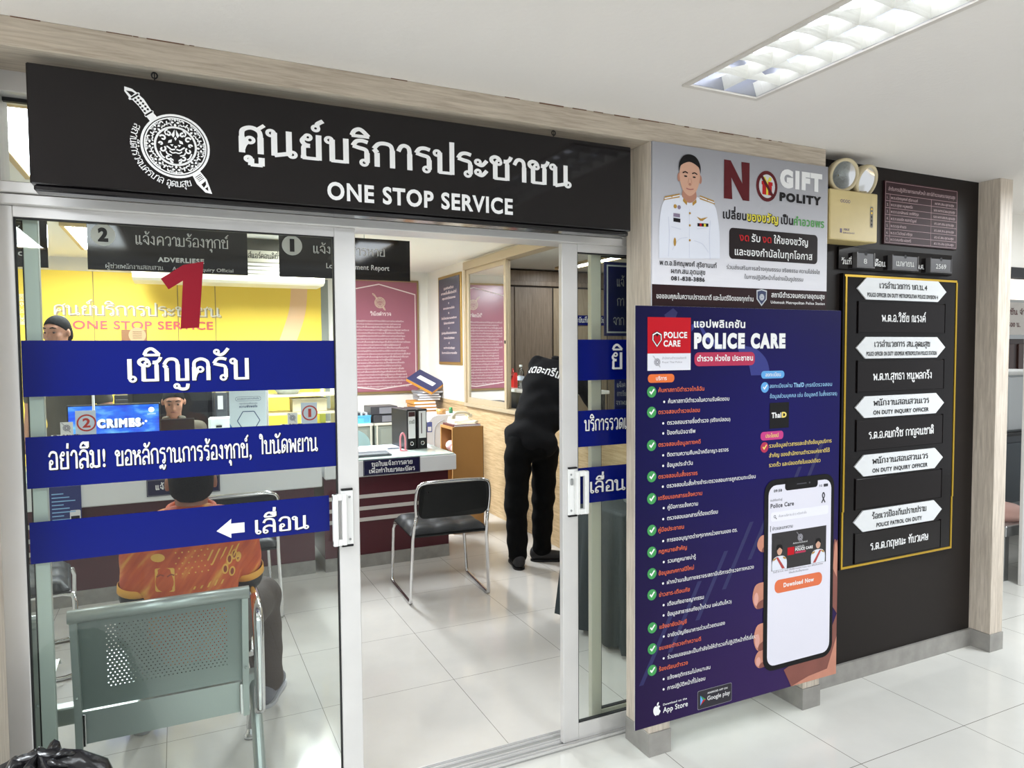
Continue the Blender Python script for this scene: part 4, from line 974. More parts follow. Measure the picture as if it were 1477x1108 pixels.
# hand
H1 = mat('print_hand', (196, 132, 110), .4, var=.12, vscale=9); H2 = mat('print_hand_shade', (128, 72, 62), .4, var=.12, vscale=9); H3 = mat('print_nail', (216, 160, 148), .4)
_l[0] = MB()
D(spl([(2.22, .215), (2.25, .16), (2.262, .137), (2.40, .137), (2.525, .137), (2.525, .20), (2.525, .40), (2.47, .30)], 1), H2)
D([(2.262, .137), (2.40, .137), (2.525, .137), (2.525, .30), (2.47, .17), (2.36, .16)], H1, 1)
D(spl([(2.485, .45), (2.50, .70), (2.517, .715), (2.525, .69), (2.525, .40)], 4), H2, 1); D(spl([(2.497, .60), (2.508, .702), (2.518, .705), (2.523, .66), (2.520, .56)], 4), H1, 2)
_l[0].build('printed_hand', S); _l[0] = MB()
for zc, hz, xl in ((.755, .034, 2.070), (.545, .052, 2.048), (.375, .055, 2.056), (.285, .036, 2.062)):
    D(spl([(2.13, zc+hz), (xl+.02, zc+hz*.95), (xl, zc+hz*.2), (xl+.004, zc-hz*.5), (xl+.026, zc-hz), (2.13, zc-hz*.9)], 4), H1)
    D(spl([(2.13, zc-hz*.2), (xl+.03, zc-hz*.5), (xl+.026, zc-hz), (2.13, zc-hz*.9)], 4), H2, 1)
    if hz > .035: D(spl([(xl+.008, zc+hz*.1), (xl+.022, zc+hz*.3), (xl+.030, zc-hz*.2), (xl+.02, zc-hz*.72), (xl+.007, zc-hz*.45)], 4, True), H3, 2)
    _l[0].build('printed_finger', S); _l[0] = MB()
# phone
_l[0] = MB()
P_SC = mat('print_screen', (226, 224, 236), .4); P_OR2 = mat('print_button_orange', (224, 110, 64), .4); P_TX = mat('print_text_dark', (40, 38, 48), .4)
ph = lambda d: [(2.104+d+.002, .986-d*1.0), (2.495-d, 1.008-d)]
D(rrect(2.104, .225, 2.498, 1.008, .055), INK_K, 3); D(rrect(2.126, .245, 2.480, .985, .04), P_SC, 4)
D(rrect(2.215, .958, 2.400, 1.000, .014), INK_K, 5); D([(2.28, .978), (2.335, .978), (2.335, .982), (2.28, .982)], mat('print_speaker', (70, 70, 78), .4), 6); D(circ(2.352, .980, .004, 8), mat('print_speaker', (70, 70, 78), .4), 6)
TX('09:58', 2.154, .957, .010, P_TX, .044, .06, k=5); TX('5G', 2.408, .957, .008, P_TX, .018, .04, k=5); D(rrect(2.434, .955, 2.460, .967, .003), P_TX, 5)
TX('ยินดีต้อนรับสู่', 2.136, .921, .0062, P_TX, .064, k=5); TX('Police Care', 2.137, .894, .0165, P_TX, .128, .05, k=5)
D(ribbon(spl([(2.424, .888), (2.440, .916), (2.434, .930), (2.428, .916), (2.444, .888)], 6), .003), P_TX, 5)
D(rrect(2.140, .838, 2.464, .876, .010), mat('print_search', (236, 235, 244), .4), 5); D(circ(2.160, .858, .006, 12), P_TX, 6); D(circ(2.160, .858, .004, 12), P_SC, 7); D(ribbon([(2.164, .854), (2.170, .847)], .0015), P_TX, 7); TX('ค้นหาบริการ ข่าว หรือคำสั่ง', 2.182, .853, .007, C_LG, .155, k=6)
D([(2.137, .798), (2.140, .798), (2.140, .822), (2.137, .822)], P_TX, 5); TX('ข่าวและบทความ', 2.148, .803, .010, P_TX, .112, .03, k=5)
D([(2.145, .636), (2.453, .636), (2.453, .790), (2.145, .790)], mat('print_banner', (28, 22, 26), .4), 5)
emblem(_l[0], 2.302, .757, y-.002, .015, C_LG, mat('print_banner', (28, 22, 26), .4), True, False)
TX('สำนักงานตำรวจแห่งชาติ', 2.262, .733, .005, INK_W, .082, k=6); D([(2.232, .690), (2.270, .690), (2.270, .722), (2.232, .722)], P_RED, 6); TX('แอปพลิเคชัน', 2.275, .716, .006, INK_W, .05, k=6); TX('POLICE CARE', 2.275, .703, .0105, INK_W, .10, .07, k=6); D(rrect(2.275, .692, 2.335, .700, .003), P_CR, 6)
for cx, tilt in ((2.188, 1), (2.406, -1)):
    D(spl([(cx-.040, .637), (cx-.040, .672), (cx-.026, .690), (cx, .694), (cx+.026, .690), (cx+.040, .672), (cx+.040, .637)], 3), C_UNI, 6); D([(cx-.02*tilt, .690), (cx-.008*tilt, .690), (cx+.03*tilt, .640), (cx+.014*tilt, .640)], mat('print_sash', (176, 60, 58), .4), 7)
    D(circ(cx, .716, .014, 14, .019), C_SK, 7); D(spl([(cx-.015, .718), (cx-.013, .736), (cx, .741), (cx+.013, .736), (cx+.015, .718), (cx, .728)], 3, True), C_HR, 8)
    for sg in (1, -1): D([(cx+sg*.018, .690), (cx+sg*.036, .684), (cx+sg*.034, .676), (cx+sg*.02, .682)], C_GLD, 7)
TX('วันนี้ 20 ต.ค. 2565 เปิดใช้งานแอป Police Care เพื่อประชาชน', 2.154, .627, .0052, P_TX, .28, k=5); TX('ได้แล้ววันนี้ทุกระบบ', 2.24, .614, .0052, P_TX, .11, k=5)
D(rrect(2.163, .541, 2.432, .596, .024), P_OR2, 5); TX('Download Now', 2.212, .562, .0165, INK_W, .172, .06, k=6)
_l[0].build('printed_phone', S)
# store badges
_l[0] = MB()
D(rrect(1.772, .148, 1.942, .222, .006), C_LG); D(rrect(1.7735, .1495, 1.9405, .2205, .006), mat('print_badge', (24, 20, 34), .4), 1)
D([(1.785, .203), (1.785, .163), (1.798, .183)], P_LB, 2); D([(1.785, .203), (1.812, .183), (1.800, .183)], P_GRN, 2); D([(1.785, .163), (1.812, .183), (1.798, .183)], C_RED, 2)
TX('ANDROID APP ON', 1.820, .202, .0066, INK_W, .100, .03, k=2); TX('Google play', 1.820, .176, .0165, INK_W, .113, .01, k=2)
_l[0].build('store_badge_print', S); _l[0] = MB()
D(spl([(1.581, .206), (1.575, .209), (1.567, .204), (1.564, .192), (1.568, .179), (1.575, .172), (1.581, .174), (1.587, .172), (1.594, .179), (1.597, .186), (1.592, .192), (1.591, .198), (1.595, .204), (1.588, .209)], 4, True), INK_W); D(spl([(1.581, .209), (1.582, .218), (1.589, .222), (1.588, .213)], 3, True), INK_W)
TX('Download on the', 1.609, .203, .0075, INK_W, .112, .02); TX('App Store', 1.609, .176, .0195, INK_W, .116, .02)
_l[0].build('store_badge_print', S)

# ------------------------------------------------------------------ duty officer board on the dark wall
DY = 2.205
M_BOARD = mat('black_gloss_board', (18, 14, 15), 0.12, spec=0.22); M_GOLD = mat('gold_beading', (196, 158, 44), 0.3, 0.6); M_PLATE = mat('name_plate_black', (22, 17, 18), 0.18, spec=.22)
M_ARROW = mat('white_arrow_plate', (226, 228, 230), 0.35)
S = thing('duty_board', 'tall black gold-edged board listing duty officers on white arrow plates', 'notice board', (3.07, DY, 0.53))
MB().box(2.675, 3.475, DY, 2.226, 0.530, 1.868, M_BOARD, 0.001).build('board', S)
b = MB(); g = .010
for a in ((2.682, 3.466, 1.852, 1.862), (2.682, 3.466, .535, .545), (2.682, 2.692, .545, .796), (3.456, 3.466, .545, .796), (2.687, 2.697, .796, 1.852), (3.461, 3.471, .796, 1.852)): b.box(a[0], a[1], DY-.003, DY+.001, a[2], a[3], M_GOLD)
b.build('gold_beading', S)
for z, th, en, ht, wt, he, we in ((1.803, 'เวรอำนวยการ บก.น.4', 'POLICE OFFICER ON DUTY METROPOLITAN POLICE DIVISION 4', .022, .333, .017, .494), (1.536, 'เวรอำนวยการ สน.อุดมสุข', 'POLICE OFFICER ON DUTY UDOMSUK METROPOLITAN POLICE STATION', .022, .389, .017, .493), (1.266, 'พนักงานสอบสวนเวร', 'ON DUTY INQUIRY OFFICER', .022, .392, .0175, .389), (.998, 'พนักงานสอบสวนเวร', 'ON DUTY INQUIRY OFFICER', .022, .393, .0175, .389), (.742, 'ร้อยเวรป้องกันปราบปราม', 'POLICE PATROL ON DUTY', .022, .385, .0175, .321)):
    o = MB().slab([(2.757, z), (2.818, z-.049), (3.318, z-.049), (3.380, z), (3.318, z+.049), (2.818, z+.049)], (0, DY-.006, 0), X3, Z3, M_ARROW, .006).build('arrow_plate', S)
    l = MB(); cx = 3.069
    text(l, th, (cx, DY-.007, z+.004), X3, Z3, ht, INK_K, wt, .03, 'loop', 'c'); text(l, en, (cx, DY-.007, z-.036), X3, Z3, he, INK_K, we, .05, 'plain', 'c')
    l.build('arrow_lettering', o)
for z0, z1, nm, wt in ((1.605, 1.742, 'พ.ต.อ.วิชัย ณรงค์', .311), (1.335, 1.475, 'พ.ต.ท.สุทธา หนูพลกรัง', .413), (1.068, 1.206, 'ร.ต.อ.คมกริช กาญจนชาติ', .460), (.800, .938, None, 0), (.552, .686, 'ร.ต.ต.กฤษณะ ทับวเศษ', .414)):
    o = MB().box(2.772, 3.376, DY-.004, DY, z0, z1, M_PLATE, .001)
    o.box(2.768, 3.380, DY-.006, DY, z0-.004, z0, M_BOARD).box(2.768, 2.772, DY-.006, DY, z0, z1+.004, M_BOARD).box(3.376, 3.380, DY-.006, DY, z0, z1+.004, M_BOARD)
    o = o.build('name_slot', S)
    if nm:
        l = MB(); text(l, nm, (3.077, DY-.0052, (z0+z1)/2-.018), X3, Z3, .030, INK_W, wt, .03, 'loop', 'c'); l.build('name_lettering', o)

# rank list plaque
M_RK = mat('plaque_maroon', (56, 34, 38), 0.5, spec=.2); M_RL = mat('plaque_pale_line', (186, 150, 156), 0.5)
S = thing('rank_plaque', 'small maroon plaque with a numbered list in pale lines beside the emergency lamp', 'sign', (3.21, 2.216, 2.01))
MB().box(2.950, 3.478, 2.216, 2.226, 2.014, 2.303, M_RK, .001).build('plaque', S)
l = MB(); zs = [2.296, 2.242, 2.211, 2.179, 2.148, 2.116, 2.083, 2.051, 2.021]
for z in zs: l.box(2.955, 3.472, 2.2153, 2.216, z-.0008, z+.0008, M_RL)
for x, z in ((2.955, 2.296), (2.986, 2.242), (3.279, 2.242), (3.472, 2.296)): l.box(x-.0008, x+.0008, 2.2153, 2.216, 2.021, z, M_RL)
l.build('ruled_line', S)
l = MB(); P_RK = mat('plaque_lettering', (206, 178, 182), .5)
text(l, 'ลำดับการปฏิบัติราชการแทนหัวหน้า สถานีตำรวจนครบาลอุดมสุข', (2.973, 2.2148, 2.258), X3, Z3, .013, P_RK, .482)
for i, (a, b_) in enumerate((('พ.ต.อ.ชิศณุพงศ์ สุริยานนท์', 'ผกก.สน.อุดมสุข'), ('พ.ต.ท.สุทธา หนูพลกรัง', 'รอง ผกก.ป.สน.อุดมสุข'), ('พ.ต.ท.เอกลักษณ์ วงศ์ศิริกุล', 'รอง ผกก.สส.สน.อุดมสุข'), ('พ.ต.ท.ยอดรัก คชสารวิบูลย์', 'สว.อก.สน.อุดมสุข'), ('พ.ต.ต.กุล คำแดง', 'สว.สส.สน.อุดมสุข'), ('พ.ต.ต.วีรวัฒน์ ศรีกุล', 'สว.ป.สน.อุดมสุข'), ('พ.ต.ต.คมกริช ผ่องศรี', 'สว.จร.สน.อุดมสุข'))):
    z = zs[i+2]+.009
    text(l, f'{i+1}.', (2.964, 2.2148, z), X3, Z3, .011, P_RK); text(l, a, (2.992, 2.2148, z), X3, Z3, .010, P_RK, min(.01*len(a)*.72, .24)); text(l, b_, (3.376, 2.2148, z), X3, Z3, .0095, P_RK, .10+.003*len(b_), align='c')
l.build('lettering', S)

# date board with slots
S = thing('date_board', 'glossy dark date strip with three card slots above the duty board', 'sign', (3.05, 2.214, 1.886))
MB().box(2.655, 3.440, 2.214, 2.226, 1.886, 1.984, M_BOARD, .001).build('board', S)
M_SLOT = mat('smoky_card_holder', (92, 90, 92), 0.2); M_CARD = mat('smoky_card', (84, 83, 86), .4, spec=.3)
for x0, x1, s, xt, wt, st in ((2.742, 2.858, '8', 2.786, .022, 'plain'), (2.975, 3.158, 'เมษายน', 3.003, .125, 'loop'), (3.244, 3.405, '2569', 3.286, .076, 'plain')):
    o = MB().box(x0, x1, 2.190, 2.214, 1.893, 1.900, M_SLOT).box(x0, x0+.005, 2.190, 2.214, 1.900, 1.962, M_SLOT).box(x1-.005, x1, 2.190, 2.214, 1.900, 1.962, M_SLOT).box(x0+.005, x1-.005, 2.192, 2.212, 1.9, 1.958, M_CARD).build('card_slot', S)
    l = MB(); text(l, s, (xt, 2.1912, 1.912), X3, Z3, .0215, INK_GREY, wt, .02, st)
    l.slab(circ((x0+x1)/2, 1.957, .009, 12), (0, 2.1913, 0), X3, Z3, INK_K)
    l.build('card_lettering', o)
l = MB()
text(l, 'วันที่', (2.670, 2.2132, 1.908), X3, Z3, .020, INK_W, .065, .02, 'loop'); text(l, 'เดือน', (2.877, 2.2132, 1.908), X3, Z3, .022, INK_W, .083, .02, 'loop'); text(l, 'พ.ศ.', (3.179, 2.2132, 1.908), X3, Z3, .019, INK_W, .052, .02, 'loop')
l.build('lettering', S)

# emergency twin lamp
M_CREAM = mat('aged_cream_plastic', (206, 192, 158), 0.45); M_CREAMB = mat('aged_yellow_metal', (204, 184, 128), 0.35, var=.05, vscale=8)
S = thing('emergency_light', 'beige battery emergency unit with two round lamp heads beside the grey poster', 'emergency light', (2.63, 2.16, 1.99))
MB().box(2.480, 2.772, 2.115, 2.226, 1.992, 2.202, M_CREAMB, .004).build('battery_box', S)
l = MB()
l.slab(rrect(2.722, 2.052, 2.744, 2.148, .008), (0, 2.1145, 0), X3, Z3, mat('indicator_panel', (176, 160, 120), .4)); l.slab(rrect(2.725, 2.056, 2.741, 2.144, .006), (0, 2.1142, 0), X3, Z3, mat('indicator_panel_dark', (92, 84, 70), .4))
for i in range(5): l.slab(circ(2.733, 2.068+i*.0165, .0045, 10), (0, 2.1139, 0), X3, Z3, INK_K if i < 3 else M_GOLD)
l.build('indicator_strip', S)
l = MB(); P_PU = mat('print_violet', (96, 84, 120), .5)
for i in range(4): l.slab(circ(2.548+i*.015, 2.155, .007, 12), (0, 2.1145, 0), X3, Z3, P_PU); l.slab(circ(2.548+i*.015, 2.155, .0045, 12), (0, 2.1142, 0), X3, Z3, M_CREAMB)
l.slab([(2.540, 2.022), (2.552, 2.022), (2.552, 2.040), (2.540, 2.040)], (0, 2.1145, 0), X3, Z3, P_PU); text(l, 'MAX', (2.563, 2.1145, 2.032), X3, Z3, .010, P_PU, .034, .03, skew=.2); text(l, 'BRIGHT', (2.560, 2.1145, 2.020), X3, Z3, .006, P_PU, .07, .02)
l.build('box_lettering', S)
M_LENS = glassmat('lamp_lens', (.9, .92, .92), 1.5, .12, 1.0); M_BOWL = mat('lamp_bowl', (150, 152, 150), .3, .6, bump=.4, bscale=120)
for cx, cz, tilt in ((2.578, 2.272, .22), (2.707, 2.262, .34)):
    ax = Vector((-.25+.35*(cx > 2.6), -1, -tilt)).normalized(); c = Vector((cx, 2.150, cz))
    o = MB().lathe(c, [(.0, -.035), (.030, -.034), (.052, -.022), (.064, -.004), (.069, .012), (.070, .030), (.066, .034), (.058, .034), (.056, .024)], M_CREAM, 28, ax)
    o.tube([c-ax*.03, (cx, 2.175, 2.205)], .016, M_CREAM, 10)
    o = o.build('lamp_head', S)
    MB().lathe(c, [(.056, .026), (.04, .008), (.02, -.006), (.004, -.012)], M_BOWL, 24, ax).build('reflector', o)
    MB().lathe(c, [(.0, .036), (.03, .034), (.057, .029)], M_LENS, 24, ax).build('lens', o)
MB().tube(spl([(2.475, 2.18, 2.34), (2.468, 2.17, 2.28), (2.486, 2.165, 2.22), (2.483, 2.15, 2.17), (2.474, 2.15, 2.14)], 6), .0035, M_CREAM, 6).tube(spl([(2.774, 2.19, 2.15), (2.79, 2.19, 2.09), (2.776, 2.19, 2.03)], 6), .003, M_CREAM, 6).build('cable', S)

# black rubbish bag against the left post
def rubbish_bag():
    rng = random.Random(5); n = 40; prof = [(.02, .0), (.15, .0), (.20, .05), (.215, .16), (.195, .28), (.165, .37), (.135, .43), (.085, .465), (.03, .482), (.0, .484)]
    v = []; f = []
    for i, (r, z) in enumerate(prof):
        for q in range(n):
            a = 2*math.pi*q/n
            fold = 1+.05*math.sin(a*7+z*14)+.035*math.sin(a*13-z*20)+.02*rng.uniform(-1, 1)
            v.append((-.318+r*fold*math.cos(a), 1.93+r*.75*fold*math.sin(a), max(0, 1.21*z*(1+.02*math.sin(a*5))+(.012*math.sin(a*9) if z > .4 else 0))))
    for i in range(len(prof)-1):
        for q in range(n): f.append((i*n+q, i*n+(q+1) % n, (i+1)*n+(q+1) % n, (i+1)*n+q))
    o = MB().add(v, f, mat('black_bin_liner', (24, 23, 25), 0.25, bump=.6, bscale=16), True)
    k = MB()
    for j in range(7):
        a = j*.9; k.tube([(-.318+.02*math.cos(a), 1.93+.02*math.sin(a), .578), (-.318+.05*math.cos(a), 1.93+.04*math.sin(a), .588+.008*math.sin(j*2)), (-.318+.085*math.cos(a+.2), 1.93+.06*math.sin(a+.2), .572)], [.006, .011, .003], mat('black_bin_liner', (24, 23, 25), .25), 6)
    r = tag(o.build('rubbish_bag'), 'black rubbish bag slumped on the floor by the left door post', 'rubbish bag')
    k.build('bag_neck', r)
rubbish_bag()
# ------------------------------------------------------------------ inside the office: back wall
M_YEL = mat('yellow_backdrop', (255, 220, 86), 0.5, spec=.2, var=.03, vscale=.8); M_PEACH = mat('peach_stripe', (240, 196, 150), .3); M_JOINT = mat('panel_joint', (150, 128, 70), .6)
YB = 7.80
S = thing('yellow_backdrop', 'wide yellow backdrop panel with raised lettering on the back wall of the office', 'wall panel', (-.2, 7.82, 0))
b = MB().box(-1.95, 1.425, YB, 7.85, 0.0, 2.32, M_YEL)
b.build('backdrop_panel', S)
l = MB()
for x in (-1.33, -.70, .025, .37): l.box(x-.004, x+.004, YB-.001, YB, 0, 2.32, M_JOINT)
l.build('panel_joint', S)
MB().slab(ribbon(spl([(1.20, 2.22), (1.17, 1.95), (1.06, 1.62), (.95, 1.3)], 8), .085), (0, YB-.0008, 0), X3, Z3, M_PEACH).build('peach_stripe', S)
M_LET = mat('raised_letter_white', (236, 232, 220), .4); M_LETR = mat('raised_letter_red', (214, 92, 96), .4)
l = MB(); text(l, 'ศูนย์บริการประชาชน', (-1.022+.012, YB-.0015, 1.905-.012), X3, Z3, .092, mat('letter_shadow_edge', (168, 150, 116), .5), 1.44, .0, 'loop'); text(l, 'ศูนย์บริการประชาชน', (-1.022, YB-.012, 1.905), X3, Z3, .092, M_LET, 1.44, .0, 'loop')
text(l, 'ONE STOP SERVICE', (-.876, YB-.008, 1.775), X3, Z3, .075, M_LETR, 1.22, .03)
l.build('raised_lettering', S)
l = MB(); emblem(l, -1.27, 1.95, YB-.001, .14, M_LET, M_YEL, False); l.build('police_emblem', S)
t = thing('wall_plaque', 'small brown plaque with a pale round emblem under the red lettering on the yellow backdrop', 'plaque', (-.36, 7.79, 1.5))
MB().box(-.476, -.258, 7.785, YB, 1.50, 1.768, mat('brown_plaque', (150, 104, 66), .4), .002).build('plaque_board', t)
l = MB().slab(circ(-.34, 1.715, .075, 20), (0, 7.7845, 0), X3, Z3, mat('plaque_disc', (190, 158, 116), .5))
for k in range(4): l.box(-.38, -.30, 7.783, 7.7842, 1.745-.02*k, 1.749-.02*k, C_BRN)
l.build('plaque_disc', t)
struct(MB().box(1.425, 1.50, 7.79, 7.85, 0, 2.32, mat('grey_corner_strip', (128, 132, 124), .5)).build('trim_8'))
# air conditioner under the ceiling
S = thing('air_conditioner', 'long white air conditioner under the ceiling in front of the yellow backdrop', 'air conditioner', (.5, 7.2, 2.18))
b = MB(); pr = [(-.25, 2.43), (-.25, 2.24), (-.23, 2.20), (-.19, 2.18), (.20, 2.18), (.25, 2.23), (.25, 2.43)]
b.add([(-.33, 7.2+a, z) for a, z in pr]+[(1.31, 7.2+a, z) for a, z in pr], [(i, (i+1) % 7, (i+1) % 7+7, i+7) for i in range(7)]+[tuple(range(6, -1, -1)), tuple(range(7, 14))], mat('aircon_white', (232, 228, 214), .4))
b.build('casing', S)
b = MB()
for k in range(4): b.box(.15, 1.2, 6.945, 6.951, 2.26+.035*k, 2.274+.035*k, mat('aircon_slot', (120, 116, 104), .5))
b.build('grille', S)
S = thing('ceiling_label', 'beige strip with black Thai lettering between the two numbered hanging signs', 'sign', (.655, 6.0, 2.26))
MB().box(.50, .81, 6.0, 6.012, 2.262, 2.352, mat('beige_strip', (196, 190, 172), .5)).box(.50, .81, 6.0, 6.03, 2.352, 2.445, mat('dark_strip', (70, 68, 60), .5)).build('strip_board', S)
l = MB(); text(l, 'าส์แอร์คอนดิชั่น', (.515, 5.9985, 2.290), X3, Z3, .034, INK_K, .28, .02, 'loop'); l.build('lettering', S)
# pink duties poster
S = thing('pink_poster', 'large framed dusty-pink poster of small white text with an emblem on the back wall', 'poster', (2.07, 7.83, 1.07))
PKM = mat('poster_dusty_pink', (156, 98, 112), .22); PKL = mat('poster_pale_line', (224, 208, 206), .5); y = 7.823
MB().box(1.60, 2.535, 7.828, 7.85, 1.065, 2.350, mat('poster_brass_frame', (150, 126, 86), .4, .3)).build('frame', S)
MB().box(1.625, 2.512, y, 7.828, 1.09, 2.327, PKM).build('poster_sheet', S)
l = MB()
for p in ([(1.66, 2.205), (2.07, 2.295), (2.49, 2.19)], [(1.66, 1.16), (2.05, 1.115), (2.49, 1.17)]): l.slab(ribbon(p, .006), (0, y-.001, 0), X3, Z3, PKL)
for x in (1.66, 2.49): l.box(x-.005, x+.005, y-.0012, y-.001, 1.165, 2.195, PKL)
emblem(l, 2.08, 2.09, y-.001, .062, mat('emblem_beige', (206, 186, 160), .4), PKM, True, True)
text(l, 'วินัยตำรวจ', (2.085, y-.002, 1.945), X3, Z3, .032, PKL, .24, .04, 'loop', 'c')
rows = ['โดยที่พระราชบัญญัติตำรวจแห่งชาติกำหนดให้ข้าราชการตำรวจต้องถือและปฏิบัติ', 'ตามกฎหมายและระเบียบแบบแผนของทางราชการด้วยความซื่อสัตย์สุจริต', 'ต้องปฏิบัติตามคำสั่งของผู้บังคับบัญชาซึ่งสั่งในหน้าที่ราชการโดยชอบ', 'ต้องรักษาระเบียบการเคารพระหว่างผู้ใหญ่ผู้น้อยและต้องสุภาพเรียบร้อย', 'ต้องอุทิศเวลาของตนให้แก่ราชการจะละทิ้งหรือทอดทิ้งหน้าที่มิได้']
rg = random.Random(8)
for i in range(23):
    z = 1.875-i*.0335; ind = rg.choice((0, 0, .05, .05)); wd = rg.uniform(.6, .74)-ind
    s = rows[i % 5]; text(l, s[:int(len(s)*wd/.74)], (1.70+ind, y-.0015, z), X3, Z3, .0135, PKL, wd, .01)
l.build('lettering', S)
# right wall: framed notice, sliding window
def wtext(l, s, yl, z, h, m_, wd=None, b=0.0, st='plain', al='l', x=2.628): text(l, s, (x, yl, z), NY, Z3, h, m_, wd, b, st, al)
S = thing('framed_notice', 'slate-grey notice of white centred text in a brass frame on the right wall', 'picture frame', (2.635, 7.09, 1.39))
MB().box(2.632, 2.65, 6.745, 7.430, 1.395, 2.350, mat('brass_frame', (166, 134, 72), .35, .5), .003).build('frame', S)
MB().box(2.629, 2.632, 6.775, 7.400, 1.425, 2.320, mat('slate_notice', (78, 80, 94), .25)).build('notice_sheet', S)
l = MB()
for i, (s, h) in enumerate((('อุดมคติของตำรวจ', .02), ('เคารพเอื้อเฟื้อต่อหน้าที่', .02), ('กรุณาปรานีต่อประชาชน', .018), ('๑', .02), ('อดทนต่อความเจ็บใจ', .016), ('๒', .02), ('ไม่หวั่นไหวต่อความยากลำบาก', .016), ('ไม่มักมากในลาภผล', .016), ('๓', .02), ('มุ่งบำเพ็ญตนให้เป็นประโยชน์แก่ประชาชน', .016), ('ดำรงตนในยุติธรรม', .016), ('๔', .02), ('กระทำการด้วยปัญญา', .016), ('รักษาความไม่ประมาทเสมอชีวิต', .016))):
    wtext(l, s, 7.09, 2.20-i*.053, h, PKL, min(.46, .02*len(s)), .03, 'plain', 'c')
l.build('lettering', S)
o = MB()
Y0, Y1 = 2.9, 6.64
o.box(2.615, 2.735, Y0, Y1, 2.345, 2.425, M_ALUB, .003).box(2.615, 2.735, Y0, Y1, .985, 1.02, M_ALUB, .003)
for a in (Y0, Y1-.05): o.box(2.615, 2.735, a, a+.05, 1.02, 2.345, M_ALUB, .002)
o = struct(o.build('window_4'))
def sash(name, a, b_, x):
    s_ = MB(); t = .012
    s_.box(x-t, x+t, a, a+.045, 1.02, 2.345, M_ALUB, .002).box(x-t, x+t, b_-.045, b_, 1.02, 2.345, M_ALUB, .002).box(x-t, x+t, a+.045, b_-.045, 2.30, 2.345, M_ALUB, .002).box(x-t, x+t, a+.045, b_-.045, 1.02, 1.075, M_ALUB, .002)
    q = s_.build('window_sash', o)
    MB().quad((x, a+.045, 1.075), (x, b_-.045, 1.075), (x, b_-.045, 2.30), (x, a+.045, 2.30), M_GLASS).build('pane', q)
    return q
q = sash('sash', 5.66, 6.59, 2.645)
MB().box(2.625, 2.633, 5.668, 5.684, 1.60, 1.63, M_BLACK, .003).build('sash_latch', q)
sash('sash', 5.725, 6.59, 2.70)
struct(MB().box(2.645, 2.652, 2.66, 7.85, .975, .988, mat('oak_edge', (176, 150, 112), .5)).build('trim_9'))
S = thing('wall_socket', 'small white socket strip low on the oak panel behind the man in black', 'socket', (2.64, 5.10, .28))
MB().box(2.632, 2.65, 4.93, 5.18, .265, .325, M_WHITE, .004).build('socket_plate', S)
l = MB()
for yy in (5.0, 5.1): l.box(2.6312, 2.632, yy, yy+.012, .285, .305, INK_K).box(2.6312, 2.632, yy+.025, yy+.037, .285, .305, INK_K)
l.build('socket_hole', S)
# side room seen through the window
S = thing('wood_closet', 'tall grey-brown wooden closet in the side room beyond the sliding window', 'cupboard', (4.3, 7.6, 0))
MB().box(3.0, 5.19, 7.62, 7.85, 0, 2.50, mat('closet_shadow_gap', (70, 60, 52), .6)).build('carcass', S)
for x0, x1, m_ in ((3.05, 3.645, M_CLOSET), (3.655, 4.16, M_CLOSET), (4.18, 4.95, wood('closet_light', (186, 168, 142), (162, 144, 118), 2, .4, 4)), (4.97, 5.18, M_CLOSET)):
    MB().box(x0, x1, 7.60, 7.62, .05, 2.30, m_, .003).build('closet_door', S)
MB().box(3.0, 5.19, 7.585, 7.62, 2.32, 2.375, M_CLOSET, .003).box(3.0, 5.19, 7.61, 7.62, 2.375, 2.50, M_CLOSET).build('closet_header', S)
S = thing('door_plaque', 'narrow blue plaque with white Thai lettering on the closet seen through the right glass leaf', 'sign', (4.6, 7.59, 1.86))
MB().box(4.40, 4.94, 7.59, 7.60, 1.85, 1.975, INK_BLUE).build('plaque_board', S)
l = MB(); text(l, 'ห้องบันทึกประจำวัน', (4.42, 7.588, 1.885), X3, Z3, .05, INK_W, .50, .02, 'loop'); l.build('lettering', S)
S = thing('side_table', 'dark table with a pale top under the sliding window in the side room', 'table', (3.05, 5.9, 0))
MB().box(2.76, 3.35, 5.1, 6.9, 1.16, 1.19, mat('pale_table_top', (214, 210, 204), .3), .003).build('table_top', S)
b = MB()
for x in (2.78, 3.29):
    for yv in (5.14, 6.82): MB().box(x, x+.04, yv, yv+.04, 0, 1.16, M_BLACK).build('leg', S)
MB().box(2.78, 2.80, 5.2, 6.8, .5, 1.16, mat('dark_front', (36, 34, 36), .4)).build('front_panel', S)
M_PET = glassmat('bottle_plastic', (.90, .94, .95), 1.5, .05, 1.6)
def bottle(x, yv, z, lab):
    t = thing('water_bottle', lab, 'bottle', (x, yv, z), 0, 'water bottles on the side table')
    MB().lathe((x, yv, z), [(0, 0), (.028, 0), (.032, .01), (.032, .06), (.029, .065), (.032, .07), (.032, .12), (.029, .125), (.031, .13), (.022, .17), (.013, .19), (.013, .2)], M_PET, 18).build('bottle_body', t)
    MB().lathe((x, yv, z), [(.0, .218), (.014, .217), (.014, .198), (0, .198)], M_WHITE, 14).build('cap', t)
    MB().lathe((x, yv, z), [(.0326, .075), (.0326, .115)], mat('bottle_label', (196, 206, 220), .4), 18).build('bottle_label', t)
bottle(2.86, 5.83, 1.19, 'clear water bottle, the left one of the pair by the sliding window')
bottle(2.94, 5.80, 1.19, 'clear water bottle, the right one of the pair nearer the man in black')
S = thing('red_bag', 'crumpled red shopping bag behind the sliding window beside the bottles', 'bag', (2.86, 6.02, 1.19))
